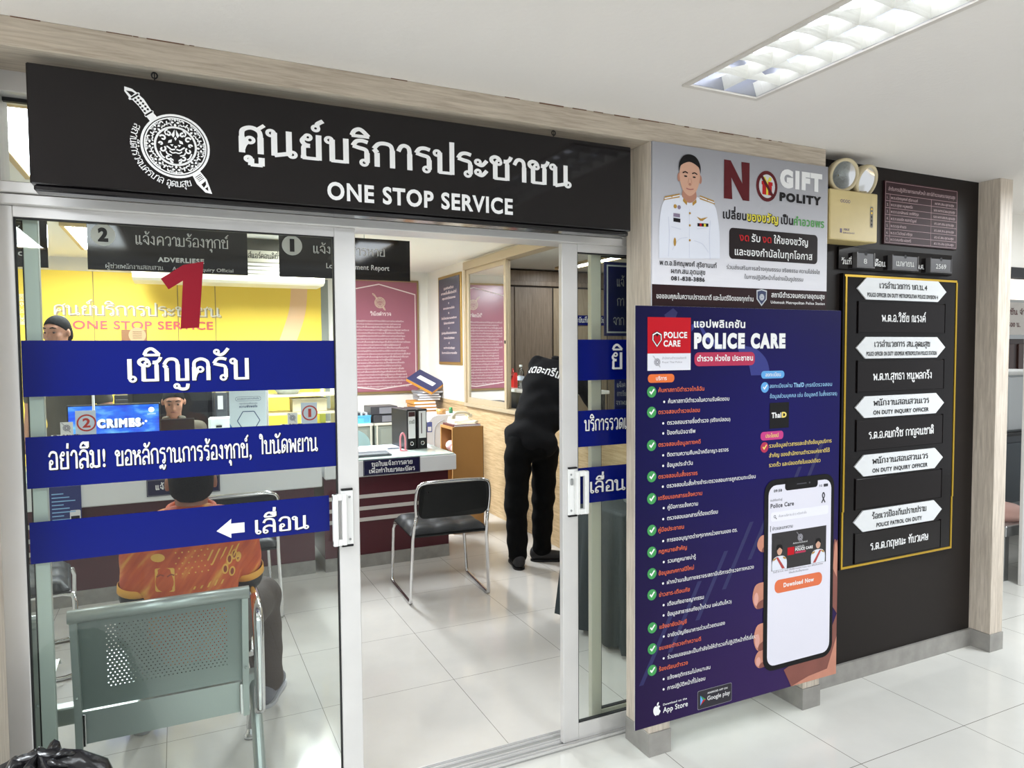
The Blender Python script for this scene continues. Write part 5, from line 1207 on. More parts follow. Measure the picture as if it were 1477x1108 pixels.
MB().add([(2.84, 5.94, 1.19), (2.90, 6.16, 1.19), (2.94, 6.12, 1.19), (2.88, 5.92, 1.19), (2.84, 5.93, 1.335), (2.91, 6.13, 1.27), (2.93, 6.11, 1.27), (2.86, 5.91, 1.335)], [(0, 1, 5, 4), (1, 2, 6, 5), (2, 3, 7, 6), (3, 0, 4, 7), (4, 5, 6, 7), (3, 2, 1, 0)], mat('red_foil', (196, 40, 36), .3, bump=.5, bscale=30)).build('bag_body', S)
l = MB().tube(spl([(2.845, 5.95, 1.33), (2.85, 5.98, 1.37), (2.86, 6.02, 1.31)], 5), .004, mat('red_foil', (196, 40, 36), .3), 6); l.build('bag_handle', S)
S = thing('straw_cup', 'cup of tall white straws standing behind the window pane', 'cup', (2.84, 6.45, 1.19))
MB().lathe((2.84, 6.45, 1.19), [(0, 0), (.04, 0), (.045, .10), (.043, .10), (.038, .005)], mat('straw_cup', (186, 180, 176), .4), 18).build('cup_body', S)
l = MB(); rg = random.Random(3)
for k in range(12):
    a = rg.uniform(0, 6.28); r_ = rg.uniform(.03, .12); l.tube([(2.84, 6.45, 1.2), (2.84+.5*r_*math.cos(a), 6.45+r_*math.sin(a), 1.46+rg.uniform(-.03, .03))], .006, M_WHITE, 6)
l.build('straw', S)
S = thing('red_basket', 'dark red basket behind the window pane below the straws', 'basket', (2.9, 6.2, 1.19))
MB().box(2.84, 3.02, 6.17, 6.37, 1.19, 1.29, mat('dark_red_plastic', (140, 44, 50), .4), .012).build('basket_body', S)
MB().box(2.835, 3.025, 6.165, 6.375, 1.29, 1.30, mat('dark_red_rim', (160, 60, 64), .4), .003).build('rim', S)

# ------------------------------------------------------------------ hanging counter signs
HY = 4.95
M_HS = mat('black_sign_acrylic', (22, 21, 24), .08, spec=.5)
def hang(x0, x1, lab, num, rows):
    S = thing('hanging_sign', lab, 'sign', ((x0+x1)/2, HY, 2.04), 0, None)
    MB().box(x0, x1, HY, HY+.012, 2.042, 2.332, M_HS, .001).build('sign_board', S)
    for x in (x0+.12, x1-.33): MB().tube([(x, HY+.006, 2.33), (x, HY+.006, 2.45)], .002, M_STEEL, 6).build('hook', S)
    l = MB()
    if num:
        l.slab(circ(x0+.085, 2.253, .066, 28), (0, HY-.001, 0), X3, Z3, INK_GREY); text(l, num, (x0+.085, HY-.002, 2.218), X3, Z3, .072, INK_K, .055 if num == '2' else .03, .10, 'plain', 'c')
    for s, x, z, h, wd, b_, st in rows: text(l, s, (x, HY-.0015, z), X3, Z3, h, INK_GREY, wd, b_, st)
    l.build('lettering', S)
hang(-.468, .438, 'black hanging sign with a white disc numbered 2, seen through the left door', '2', [('แจ้งความร้องทุกข์', -.209, 2.207, .056, .534, .0, 'loop'), ('ADVERLIESE', -.09, 2.107, .026, .265, .08, 'plain'), ('ผู้ช่วยพนักงานสอบสวน', -.375, 2.055, .022, .315, .0, 'loop'), ('Assistant Inquiry Official', -.009, 2.057, .021, .357, .01, 'plain')])
hang(.636, 1.542, 'black hanging sign with a white disc numbered 1, half behind the door stile', '1', [('แจ้งเอกสารหาย', .86, 2.210, .050, .496, .0, 'loop'), ('Lost Document Report', .945, 2.112, .034, .442, .02, 'plain')])
hang(-1.572, -.668, 'black hanging sign cut off at the far left behind the door frame', None, [('บ้', -.85, 2.207, .050, .05, .0, 'loop'), ('fic', -.85, 2.107, .034, .06, .02, 'plain')])

# ------------------------------------------------------------------ counters
M_MAR = mat('maroon_laminate', (78, 26, 36), .32); M_FASC = mat('pale_fascia', (234, 234, 234), .3); M_GRV = mat('pale_inlay', (206, 200, 194), .35)
def counter(name, lab, x0, x1, y0, y1, zt, zb):
    S = thing(name, lab, 'counter', ((x0+x1)/2, (y0+y1)/2, 0))
    MB().box(x0, x1-.05, y0+.05, y1-.08, .09, zb+.01, M_MAR).build('front_panel', S)
    MB().box(x0, x1-.05, y0+.04, y1-.07, 0, .09, M_BASE).build('plinth', S)
    b = MB()
    for z in (.495, .41, .33): b.box(x0+.01, x1-.055, y0+.044, y0+.052, z, z+.026, M_GRV)
    b.build('inlay_strip', S)
    MB().box(x0, x1, y0, y1, zb, zt, M_FASC, .006).build('counter_top', S)
    MB().box(x0+.01, x1-.015, y0+.005, y1-.01, zt+.0005, zt+.0085, mat('green_edge_glass', (206, 222, 214), .06), .001).build('glass_top', S)
    return S
counter('counter', 'maroon counter with a pale top beneath the hanging sign numbered 1', .90, 1.865, 4.90, 5.58, .770, .655)
counter('counter', 'long maroon counter in front of the seated officer, beneath the sign numbered 2', -2.4, .885, 4.92, 5.70, .770, .607)
def plaque(name, lab, x0, x1, z0, z1, yv, rows):
    S = thing(name, lab, 'sign', ((x0+x1)/2, yv, z0))
    M_N = mat('navy_plaque', (22, 20, 62), .3)
    MB().box(x0, x1, yv, yv+.004, z0, z1, M_N).build('plaque_board', S)
    l = MB()
    for a in ((x0+.004, x1-.004, z1-.006, z1-.004), (x0+.004, x1-.004, z0+.004, z0+.006), (x0+.004, x0+.006, z0+.006, z1-.006), (x1-.006, x1-.004, z0+.006, z1-.006)): l.box(a[0], a[1], yv-.0006, yv, a[2], a[3], M_STEEL)
    for s, x, z, h, wd in rows: text(l, s, (x, yv-.001, z), X3, Z3, h, INK_W, wd, .04, 'loop')
    l.build('lettering', S)
plaque('counter_plaque', 'navy plaque with two lines of white Thai text on the counter behind the black chair', 1.165, 1.580, .661, .773, 4.895, [('ขอใบแจ้งการตาย', 1.222, .725, .026, .30), ('เพื่อทำใบมรณะบัตร', 1.205, .678, .025, .335)])
plaque('counter_plaque', 'navy plaque on the counter hidden mostly by the head of the man in orange', -.19, .232, .640, .745, 4.914, [('แจ้งความร้องทุกข์', -.14, .68, .03, .32)])
S = thing('counter_poster', 'small navy leaflet on the long counter front, far left behind the green stile', 'leaflet', (-.62, 4.92, .36))
MB().box(-.715, -.54, 4.910, 4.919, .36, .745, mat('leaflet_navy', (38, 48, 110), .4)).build('leaflet_sheet', S)
l = MB()
for i in range(12): l.box(-.69, -.69+.06+.03*(i % 3), 4.9085, 4.9095, .70-.022*i, .706-.022*i, P_PB)
l.slab(rrect(-.60, .42, -.545, .60, .008), (0, 4.909, 0), X3, Z3, INK_W); l.slab([(-.595, .52), (-.55, .52), (-.55, .565), (-.595, .565)], (0, 4.908, 0), X3, Z3, INK_K)
l.build('lettering', S)
S = thing('cabinet', 'low white cabinet closing the left end of the counter row', 'cabinet', (-.5, 4.85, 0))
bpy.data.objects.remove(S)

# screens and number cards standing on the counters
def screen(x0, x1, lab):
    S = thing('acrylic_screen', lab, 'screen', ((x0+x1)/2, 5.0, .78))
    MB().quad((x0+.01, 5.0, .79), (x1-.01, 5.0, .79), (x1-.01, 5.0, 1.30), (x0+.01, 5.0, 1.30), M_CLEAR).build('pane', S)
    for x in (x0, x1): MB().tube([(x, 5.0, .7785), (x, 5.0, 1.31)], .007, M_WHITE, 8).build('post', S)
screen(-.468, .545, 'clear sneeze guard with white end posts in front of the monitor')
def number_card(x, z, s, lab, cx, ctext, cw):
    S = thing('number_card', lab, 'sign', (x, 4.972, .7785))
    MB().box(x-.058, x+.05, 4.972, 4.975, .7785, 1.19, mat('frosted_card', (214, 226, 240), .3)).build('card', S)
    l = MB(); P = mat('number_red', (196, 52, 40), .4)
    for i in range(28):
        a0, a1 = 2*math.pi*i/28, 2*math.pi*(i+1)/28
        l.slab([(x+.052*math.cos(a0), z+.052*math.sin(a0)), (x+.052*math.cos(a1), z+.052*math.sin(a1)), (x+.043*math.cos(a1), z+.043*math.sin(a1)), (x+.043*math.cos(a0), z+.043*math.sin(a0))], (0, 4.9714, 0), X3, Z3, P)
    text(l, s, (x, 4.9712, z-.026), X3, Z3, .052, P, .042 if s == '2' else .02, .06, 'plain', 'c')
    l.build('number_lettering', S)
    S = thing('station_card', ctext, 'sign', (cx, 4.965, .7785))
    MB().box(cx-.078, cx+.078, 4.965, 4.968, .7785, 1.05, M_WHITE).box(cx-.03, cx+.035, 4.965, 4.968, 1.05, 1.125, M_WHITE).build('card', S)
    l = MB(); emblem(l, cx+.002, 1.09, 4.9643, .02, C_LG, M_WHITE, True, False); text(l, 'สน.อุดมสุข', (cx, 4.9643, 1.022), X3, Z3, .026, C_DK, .14, .03, 'loop', 'c'); l.build('lettering', S)
number_card(-.505, 1.115, '2', 'frosted card with a red ringed number 2 beside the lit monitor', -.61, 'white station name card beside the red number 2, left end of the counter', 0)
number_card(.818, 1.118, '1', 'frosted card with a red ringed number 1 at the right end of the long counter', .70, 'white station name card beside the red number 1, right end of the counter', 0)
# monitor
S = thing('monitor', 'bright blue monitor showing the word CRIMES on the long counter', 'monitor', (-.39, 5.5, .7785))
MB().box(-.672, -.112, 5.50, 5.535, .86, 1.192, M_BLACK, .006).build('bezel', S)
MB().box(-.44, -.34, 5.51, 5.54, .785, .9, M_BLACK).box(-.52, -.26, 5.42, 5.6, .7785, .79, M_BLACK, .004).build('stand', S)
def screen_mat():
    m_ = emit('monitor_screen', (20, 80, 230), 1.3); nt = m_.node_tree; b = nt.nodes['Principled BSDF']
    tc = nt.nodes.new('ShaderNodeTexCoord'); mp = nt.nodes.new('ShaderNodeMapping'); mp.inputs['Scale'].default_value = (1.5, 1, 4); n = nt.nodes.new('ShaderNodeTexNoise'); n.inputs['Scale'].default_value = 4; n.inputs['Detail'].default_value = 6
    r = nt.nodes.new('ShaderNodeValToRGB'); r.color_ramp.elements[0].position = .38; r.color_ramp.elements[0].color = rgb(8, 66, 224); r.color_ramp.elements[1].position = .72; r.color_ramp.elements[1].color = rgb(130, 210, 250)
    q = r.color_ramp.elements.new(.52); q.color = rgb(20, 110, 240)
    nt.links.new(tc.outputs['Object'], mp.inputs[0]); nt.links.new(mp.outputs[0], n.inputs['Vector']); nt.links.new(n.outputs['Fac'], r.inputs[0]); nt.links.new(r.outputs[0], b.inputs['Emission Color']); b.inputs['Base Color'].default_value = (0, 0, 0, 1)
    return m_
MB().quad((-.662, 5.499, .875), (-.122, 5.499, .875), (-.122, 5.499, 1.182), (-.662, 5.499, 1.182), screen_mat()).build('screen', S)
l = MB(); EW = emit('screen_white', (255, 255, 255), .9)
text(l, 'CRIMES', (-.492+.006, 5.4985, 1.030), X3, Z3, .05, emit('screen_navy', (10, 40, 120), .3), .262, .12); text(l, 'CRIMES', (-.497, 5.498, 1.036), X3, Z3, .05, EW, .262, .12)
emblem(l, -.168, 1.145, 5.498, .018, EW, EW, False, False); text(l, 'ศูนย์เทคโนโลยี', (-.168, 5.498, 1.112), X3, Z3, .006, EW, .05, 0, 'plain', 'c')
for k in range(5): l.slab(circ(-.275+.018*k, 1.055+.012*math.sin(k*2), .008, 8), (0, 5.4975, 0), X3, Z3, EW)
l.build('screen_lettering', S)
S = thing('laptop', 'black laptop in front of the seated officer', 'laptop', (-.01, 5.6, .7785))
MB().box(-.125, .105, 5.60, 5.612, .79, 1.065, M_BLACK, .004).build('lid', S); MB().box(-.125, .105, 5.61, 5.69, .7785, .79, M_BLACK, .003).build('keyboard_base', S)
S = thing('leaflet_stand', 'pale grey satisfaction survey board standing on the counter', 'sign', (.45, 5.3, .7785))
MB().box(.325, .575, 5.30, 5.306, .7785, 1.30, mat('survey_grey', (206, 212, 218), .4)).build('board', S)
l = MB(); P_NB = mat('print_survey_navy', (46, 62, 104), .4)
l.slab(rrect(.365, 1.195, .535, 1.225, .014), (0, 5.2994, 0), X3, Z3, P_NB); l.slab(rrect(.367, 1.197, .533, 1.223, .013), (0, 5.2990, 0), X3, Z3, mat('survey_grey', (206, 212, 218), .4)); text(l, 'แบบสอบถามความคิดเห็น', (.45, 5.2985, 1.205), X3, Z3, .010, P_NB, .145, .02, 'plain', 'c'); text(l, 'กรุณาสแกนเพื่อประเมิน', (.45, 5.2985, 1.172), X3, Z3, .008, P_NB, .12, 0, 'plain', 'c'); text(l, 'ความพึงพอใจ', (.45, 5.2985, 1.148), X3, Z3, .012, P_NB, .12, .05, 'plain', 'c')
hx = [(.45+.075*math.cos(math.radians(a)), 1.055+.075*math.sin(math.radians(a))) for a in range(0, 361, 60)]
for i in range(6): l.slab(ribbon([hx[i], hx[i+1]], .003), (0, 5.2992, 0), X3, Z3, P_NB)
l.slab([(.325, .90), (.40, .90), (.325, 1.04)], (0, 5.2990, 0), X3, Z3, mat('print_survey_blue', (70, 110, 170), .4))
l.build('lettering', S)
S = thing('printer', 'small white printer between the seated officer and the survey board', 'printer', (.285, 5.8, .72))
MB().box(.20, .40, 5.62, 5.69, .7785, 1.06, M_WHITE, .012).build('printer_body', S); MB().box(.25, .29, 5.612, 5.62, .985, 1.0, INK_K).box(.21, .39, 5.612, 5.622, .90, .93, mat('printer_slot', (120, 124, 128), .4)).build('paper_slot', S)
S = thing('desk', 'small work desk carrying the grey file behind the long counter', 'desk', (.56, 6.27, 0))
MB().box(.27, .88, 5.95, 6.6, .72, .75, M_FASC, .003).build('desk_top', S); MB().box(.27, .30, 5.97, 6.58, 0, .72, M_FASC).box(.84, .88, 5.97, 6.58, 0, .72, M_FASC).build('side_panel', S)
S = thing('lever_arch_file', 'grey lever arch file standing behind the printer', 'file', (.31, 6.3, .75))
MB().box(.28, .36, 6.15, 6.43, .75, 1.215, mat('grey_file', (70, 74, 80), .4), .003).build('file_cover', S); MB().box(.29, .33, 6.149, 6.150, 1.08, 1.19, INK_W).build('spine_label', S)
S = thing('sideboard', 'low black sideboard behind the seated officer against the yellow backdrop', 'sideboard', (.1, 7.55, 0))
MB().box(-.52, .70, 7.3, 7.79, 0, 1.16, mat('black_sideboard', (34, 34, 36), .4), .004).build('carcass', S)
for x in (-.51, -.10, .31): MB().box(x, x+.38, 7.285, 7.3, .05, 1.12, mat('black_sideboard_door', (40, 40, 43), .35), .003).build('sideboard_door', S)
# wire shelf with goods by the back wall
S = thing('shelf_rack', 'pale wooden shelf rack with wire basket behind the counter at right of the left door', 'shelf', (1.05, 7.0, 0))
b = MB()
for z in (.55, .95, 1.12): MB().box(.72, 1.42, 6.85, 7.2, z, z+.02, mat('shelf_wood', (196, 184, 156), .4)).build('shelf_board', S)
for x in (.73, 1.40): MB().box(x-.01, x+.01, 6.85, 7.2, 0, 1.30, M_WHITE).build('upright', S)
S = thing('wire_basket', 'round wire basket of papers on the upper shelf of the rack', 'basket', (.95, 7.0, 1.14))
MB().lathe((.95, 7.0, 1.14), [(0, 0), (.09, 0), (.13, .06), (.14, .13), (.135, .13), (.12, .06), (0, .01)], mat('wire_grey', (170, 178, 176), .4, bump=.6, bscale=90), 20).build('basket_body', S); MB().box(.88, 1.02, 6.94, 7.06, 1.17, 1.30, mat('teal_papers', (150, 182, 180), .5), .01).build('contents', S)
S = thing('storage_box', 'pale box on the lower shelf of the rack', 'box', (1.15, 7.0, .97))
MB().box(.98, 1.30, 6.9, 7.12, .97, 1.09, mat('beige_box', (206, 192, 156), .5), .006).build('box_body', S); MB().box(.975, 1.305, 6.895, 7.125, 1.085, 1.10, mat('beige_lid', (216, 206, 176), .5), .004).build('lid', S)
S = thing('upright_folder', 'tall lime-yellow folder upright against the back wall', 'folder', (1.33, 7.4, 0))
MB().box(1.30, 1.36, 7.3, 7.6, 0, 1.30, mat('lime_yellow', (214, 220, 90), .4), .003).build('folder_cover', S); MB().box(1.315, 1.345, 7.299, 7.30, 1.0, 1.2, INK_W).build('spine_label', S)

# things on and behind the right-hand counter
TZ = .7785
def lever(x, yv, rz, lab, spine):
    S = thing('lever_arch_file', lab, 'file', (x, yv, TZ), rz, 'upright files on the counter')
    M_F = mat('black_file', (30, 31, 34), .35)
    MB().box(-.04, .04, 0, .28, 0, .31, M_F, .004).build('file_cover', S, True)
    MB().box(-.030, .030, -.0012, 0, .085, .295, M_WHITE).build('spine_label', S, True)
    l = MB()
    if spine:
        text(l, spine, (0, -.002, .20), X3, Z3, .022, INK_K, .045, .02, 'plain', 'c'); l.box(-.028, .028, -.0018, -.0012, .255, .292, mat('label_brown', (70, 44, 44), .4))
    else:
        l.slab([(-.012, .12), (-.004, .12), (-.004, .28), (-.012, .28)], (0, -.0019, 0), X3, Z3, mat('label_brown', (70, 44, 44), .4))
    l.build('spine_lettering', S, True)
    MB().lathe((0, .0, .045), [(.010, 0), (.016, 0), (.016, .004), (.010, .004), (.010, 0)], M_CHROME, 16, (0, -1, 0)).build('finger_ring', S, True)
lever(1.628, 5.24, .16, 'black lever arch file with a large white handwritten spine label on the counter', 'รายปี')
lever(1.716, 5.245, .10, 'black lever arch file with a narrow striped spine label, right of its twin', None)
S = thing('letter_clip', 'pink U-shaped plastic holder standing on the counter left of the files', 'holder', (1.545, 5.2, TZ))
MB().tube(spl([(1.525, 5.2, TZ), (1.524, 5.2, TZ+.10), (1.543, 5.2, TZ+.135), (1.562, 5.2, TZ+.10), (1.563, 5.2, TZ)], 6), .007, mat('pink_plastic', (226, 142, 150), .4), 8).build('loop', S)
MB().box(1.515, 1.573, 5.17, 5.23, TZ, TZ+.006, mat('pink_plastic', (226, 142, 150), .4), .002).build('foot', S)
S = thing('paper_stack', 'loose stack of white papers on a grey folder at the left of the right-hand counter', 'paper', (1.2, 5.1, TZ))
rg = random.Random(12)
MB().box(.98, 1.40, 5.0, 5.26, TZ, TZ+.012, mat('grey_folder', (96, 100, 106), .4), .002).build('folder', S)
for k in range(5):
    dx = rg.uniform(-.02, .02); MB().box(1.0+dx, 1.375+dx, 5.01+rg.uniform(-.01, .01), 5.25, TZ+.012+.006*k, TZ+.018+.006*k, mat('paper_white', (228, 228, 236), .6)).build('sheet', S)
S = thing('open_book', 'open pale register lying at the back of the right-hand counter', 'book', (1.4, 5.4, TZ))
MB().box(1.28, 1.56, 5.34, 5.53, TZ, TZ+.012, mat('pale_register', (206, 214, 226), .5), .003).build('pages', S); MB().box(1.27, 1.57, 5.33, 5.54, TZ-.0001, TZ+.003, mat('register_cover', (60, 66, 90), .4)).build('cover', S)
# brown pedestal cabinet, phone, book
S = thing('pedestal_cabinet', 'light brown wooden cabinet with an open side standing behind the counter end', 'cabinet', (2.18, 5.8, 0))
M_CAB = mat('cabinet_brown', (176, 130, 74), .45, var=.04, vscale=5)
b = MB(); x0, x1, a, c = 2.06, 2.335, 5.5, 5.80
b.box(x0, x1, a, a+.02, 0, .90, M_CAB).box(x0, x1, c-.02, c, 0, .90, M_CAB).box(x0, x1, a+.02, c-.02, .88, .90, M_CAB).box(x0, x1, a+.02, c-.02, .0, .03, M_CAB).box(x1-.015, x1, a+.02, c-.02, .03, .88, M_CAB)
b.build('carcass', S); MB().box(x0+.01, x1-.015, a+.02, c-.02, .65, .668, M_CAB).build('shelf_board', S)
MB().box(x1, x1+.004, a, c, 0, .90, mat('dark_edge', (44, 40, 40), .5)).build('side_edging', S)
S = thing('crumpled_cloth', 'crumpled pink and white cloth stuffed into the open side of the brown cabinet', 'cloth', (2.14, 5.75, .668))
b = MB(); rg = random.Random(4)
for k in range(6): b.ball((2.13+rg.uniform(-.03, .05), 5.56+.038*k, .715+rg.uniform(-.01, .05)), (.055, .04, .045), mat('pink_white_cloth', (226, 190, 192), .8, var=.3, vscale=40, bump=.5, bscale=40), 10, 6)
b.build('cloth', S)
S = thing('ledger', 'dark red ledger under the telephone on the brown cabinet', 'book', (2.2, 5.7, .90))
MB().box(2.08, 2.32, 5.515, 5.79, .90, .918, mat('dark_red_ledger', (84, 34, 42), .4), .002).build('cover', S); MB().box(2.083, 2.317, 5.511, 5.515, .904, .914, mat('paper_white', (228, 228, 236), .6)).build('pages', S)
S = thing('telephone', 'cream desk telephone with coiled cord on top of the brown cabinet', 'telephone', (2.19, 5.7, .918))
M_TEL = mat('cream_phone', (226, 216, 190), .35)
b = MB(); b.add([(2.11, 5.54, .918), (2.29, 5.54, .918), (2.29, 5.77, .918), (2.11, 5.77, .918), (2.12, 5.55, .93), (2.28, 5.55, .93), (2.28, 5.76, .97), (2.12, 5.76, .97)], [(3, 2, 1, 0), (4, 5, 6, 7), (0, 1, 5, 4), (1, 2, 6, 5), (2, 3, 7, 6), (3, 0, 4, 7)], M_TEL); b.build('phone_body', S)
MB().tube(spl([(2.105, 5.60, .965), (2.108, 5.60, .995), (2.15, 5.62, 1.012), (2.24, 5.66, 1.004), (2.285, 5.68, .985), (2.29, 5.68, .962)], 5), [.022]*6+[.013]*15+[.022]*5, M_TEL, 10).build('handset', S)
MB().tube([(2.30+.012*math.cos(k*1.1)-.0*k, 5.55+.003*k, .93+.012*math.sin(k*1.1)) for k in range(40)], .004, M_TEL, 5).build('coiled_cord', S)
# white appliance
S = thing('plastic_appliance', 'tall white rounded plastic machine with a blue sticker between files and brown cabinet', 'machine', (2.2, 6.35, 0))
M_APP = mat('machine_white', (226, 226, 228), .35)
pr = [(2.05, 0), (2.05, .78), (2.065, .84), (2.09, .89), (2.13, .93), (2.18, .945), (2.45, .945), (2.45, 0)]
b = MB().slab(pr, (0, 6.20, 0), X3, Z3, M_APP, .36); b.build('casing', S)
l = MB().slab(rrect(2.072, .79, 2.122, .885, .004), (0, 6.199, 0), X3, Z3, mat('sticker_blue', (88, 100, 160), .4)); l.slab([(2.080, .80), (2.114, .80), (2.114, .84), (2.080, .84)], (0, 6.1985, 0), X3, Z3, INK_W); l.build('sticker', S)
b = MB().tube(spl([(2.145, 6.199, .55), (2.145, 6.199, .78), (2.17, 6.199, .86), (2.24, 6.199, .90)], 6), .004, mat('seam_grey', (170, 170, 174), .5), 6); b.build('seam', S)
# filing cabinets along the back, and what lies on them
def locker(x0, x1, lab):
    S = thing('filing_cabinet', lab, 'cabinet', ((x0+x1)/2, 7.5, 0), 0, None); M_L = mat('cabinet_grey_green', (128, 134, 124), .45); M_T = mat('cabinet_top_cream', (206, 202, 186), .4)
    MB().box(x0, x1, 7.3, 7.8, 0, .76, M_L, .003).build('carcass', S); MB().box(x0-.004, x1+.004, 7.29, 7.8, .76, .785, M_T, .003).build('top_edge', S)
    MB().box(x0+.015, x0+.03, 7.29, 7.3, .02, .76, M_T).box(x1-.03, x1-.015, 7.29, 7.3, .02, .76, M_T).build('edge_strip', S)
    MB().box(x0+.06, x1-.06, 7.293, 7.3, .06, .72, mat('cabinet_door', (138, 144, 134), .4)).build('cabinet_door', S)
locker(1.44, 1.845, 'grey-green filing cabinet under the blue basket by the back wall')
locker(1.865, 2.27, 'grey-green filing cabinet under the black box files by the back wall')
locker(2.29, 2.64, 'grey-green filing cabinet in the corner under the stack of folders')
S = thing('blue_basket', 'light blue plastic tray of small things on the left filing cabinet', 'basket', (1.72, 7.45, .785))
M_BB = mat('sky_blue_plastic', (96, 178, 214), .35)
b = MB().box(1.56, 1.835, 7.35, 7.36, .785, .865, M_BB).box(1.56, 1.835, 7.57, 7.58, .785, .865, M_BB).box(1.56, 1.57, 7.36, 7.57, .785, .865, M_BB).box(1.825, 1.835, 7.36, 7.57, .785, .865, M_BB).box(1.57, 1.825, 7.36, 7.57, .785, .79, M_BB).box(1.555, 1.84, 7.345, 7.352, .855, .870, M_BB)
for i in range(4):
    for k in range(3): b.box(1.765+.015*i, 1.772+.015*i, 7.3495, 7.35, .80+.015*k, .808+.015*k, mat('basket_hole', (40, 90, 120), .5))
b.build('tray', S)
b = MB(); rg = random.Random(9)
for k in range(9): b.box(1.58+.026*k, 1.60+.026*k, 7.38, 7.5, .80, .88+rg.uniform(0, .03), mat('basket_dark' if k % 2 else 'basket_pale', (60, 62, 70) if k % 2 else (190, 196, 204), .4))
b.build('contents', S)
for k, (z, dx, lab) in enumerate(((.785, 0, 'black box file, the lower of two lying on the middle filing cabinet'), (.873, -.03, 'black box file, the upper of two lying on the middle filing cabinet'))):
    S = thing('box_file', lab, 'file', (2.0, 7.45, z), 0, 'box files lying on the cabinet')
    MB().box(1.86+dx, 2.15+dx, 7.32, 7.62, z, z+.085, mat('charcoal_file', (58, 58, 62), .35), .004).build('file_cover', S); MB().box(1.95+dx, 2.15+dx, 7.312, 7.32, z+.01, z+.075, mat('file_pages', (120, 120, 126), .6)).build('pages', S)
rg = random.Random(21)
def folder(x, yv, z, t, m_, rz, lab, sx=.24, sy=.32):
    S = thing('paper_folder', lab, 'folder', (x, yv, z), rz, 'folders stacked in the corner')
    MB().box(-sx/2, sx/2, -sy/2, sy/2, 0, t, m_, .003).build('cover', S, True); MB().box(-sx/2+.004, sx/2+.002, -sy/2-.002, sy/2-.004, t*.2, t*.8, mat('paper_white', (228, 228, 236), .6)).build('pages', S, True)
M_OCH = mat('ochre_folder', (206, 142, 58), .5); M_GRYF = mat('grey_document', (150, 152, 158), .45); M_NAV = mat('navy_folder', (52, 54, 92), .4)
for k in range(6): folder(2.43+rg.uniform(-.01, .01), 7.46, .785+.036*k, .034, M_OCH, rg.uniform(-.06, .06), f'ochre folder, {["bottom one", "second from the bottom", "third from the bottom", "third from the top", "second from the top", "top one"][k]} of the corner stack')
for k in range(4): folder(2.50+rg.uniform(-.01, .01), 7.5, 1.003+.026*k, .024, M_GRYF, rg.uniform(-.15, .15), f'grey document, {["lowest", "second lowest", "second highest", "highest"][k]} of those heaped on the ochre folders')
S = thing('navy_folder', 'navy folder with a white label and orange edge tilted on top of the corner stack', 'folder', (2.47, 7.42, 1.20)); S.rotation_euler = (Matrix.Rotation(.6, 4, 'X') @ Matrix.Rotation(.7, 4, 'Z')).to_euler(); ROOTM[S.name] = Matrix.Translation((2.47, 7.42, 1.20)) @ Matrix.Rotation(.6, 4, 'X') @ Matrix.Rotation(.7, 4, 'Z')
MB().box(-.13, .13, -.17, .17, .02, .024, M_NAV, .001).box(-.13, .13, -.17, .17, -.012, .02, M_OCH).build('cover', S, True); MB().box(-.035, .035, -.11, .10, .0242, .0248, INK_W).build('label_patch', S, True)
S = thing('tape_roll', 'brown roll of tape on the white machine', 'tape', (2.24, 6.3, .945))
MB().lathe((2.24, 6.28, .945), [(.03, 0), (.045, 0), (.045, .05), (.03, .05), (.03, 0)], mat('tape_brown', (190, 142, 84), .4), 20).build('tape_roll_ring', S); MB().lathe((2.24, 6.28, .945), [(.026, .002), (.03, .0), (.03, .05), (.026, .048)], mat('card_core', (170, 140, 104), .6), 20).build('core', S)
S = thing('green_bottle', 'small bottle with a green cap beside the tape roll', 'bottle', (2.36, 6.34, .945))
MB().lathe((2.36, 6.34, .945), [(0, 0), (.02, 0), (.02, .03), (.012, .035)], mat('green_liquid', (60, 110, 70), .3), 14).build('bottle_body', S); MB().lathe((2.36, 6.34, .978), [(.016, 0), (.016, .022), (0, .023)], mat('green_cap', (40, 120, 64), .4), 14).build('cap', S)
S = thing('desk_chair', 'pale blue plastic chair back behind the right-hand counter', 'chair', (1.42, 6.2, 0))
M_PB = mat('pale_blue_plastic', (172, 206, 206), .35)
MB().slab(spl([(1.22, .46), (1.20, .66), (1.26, .79), (1.40, .845), (1.50, .80), (1.54, .70), (1.54, .46)], 6), (0, 6.18, 0), X3, Z3, M_PB, .03).build('backrest', S)
MB().box(1.20, 1.56, 6.18, 6.60, .42, .455, M_PB, .01).build('seat', S)
for x in (1.23, 1.53):
    for yv in (6.22, 6.56): MB().cyl((x, yv, 0), (x, yv, .42), .014, M_STEEL, 8).build('leg', S)
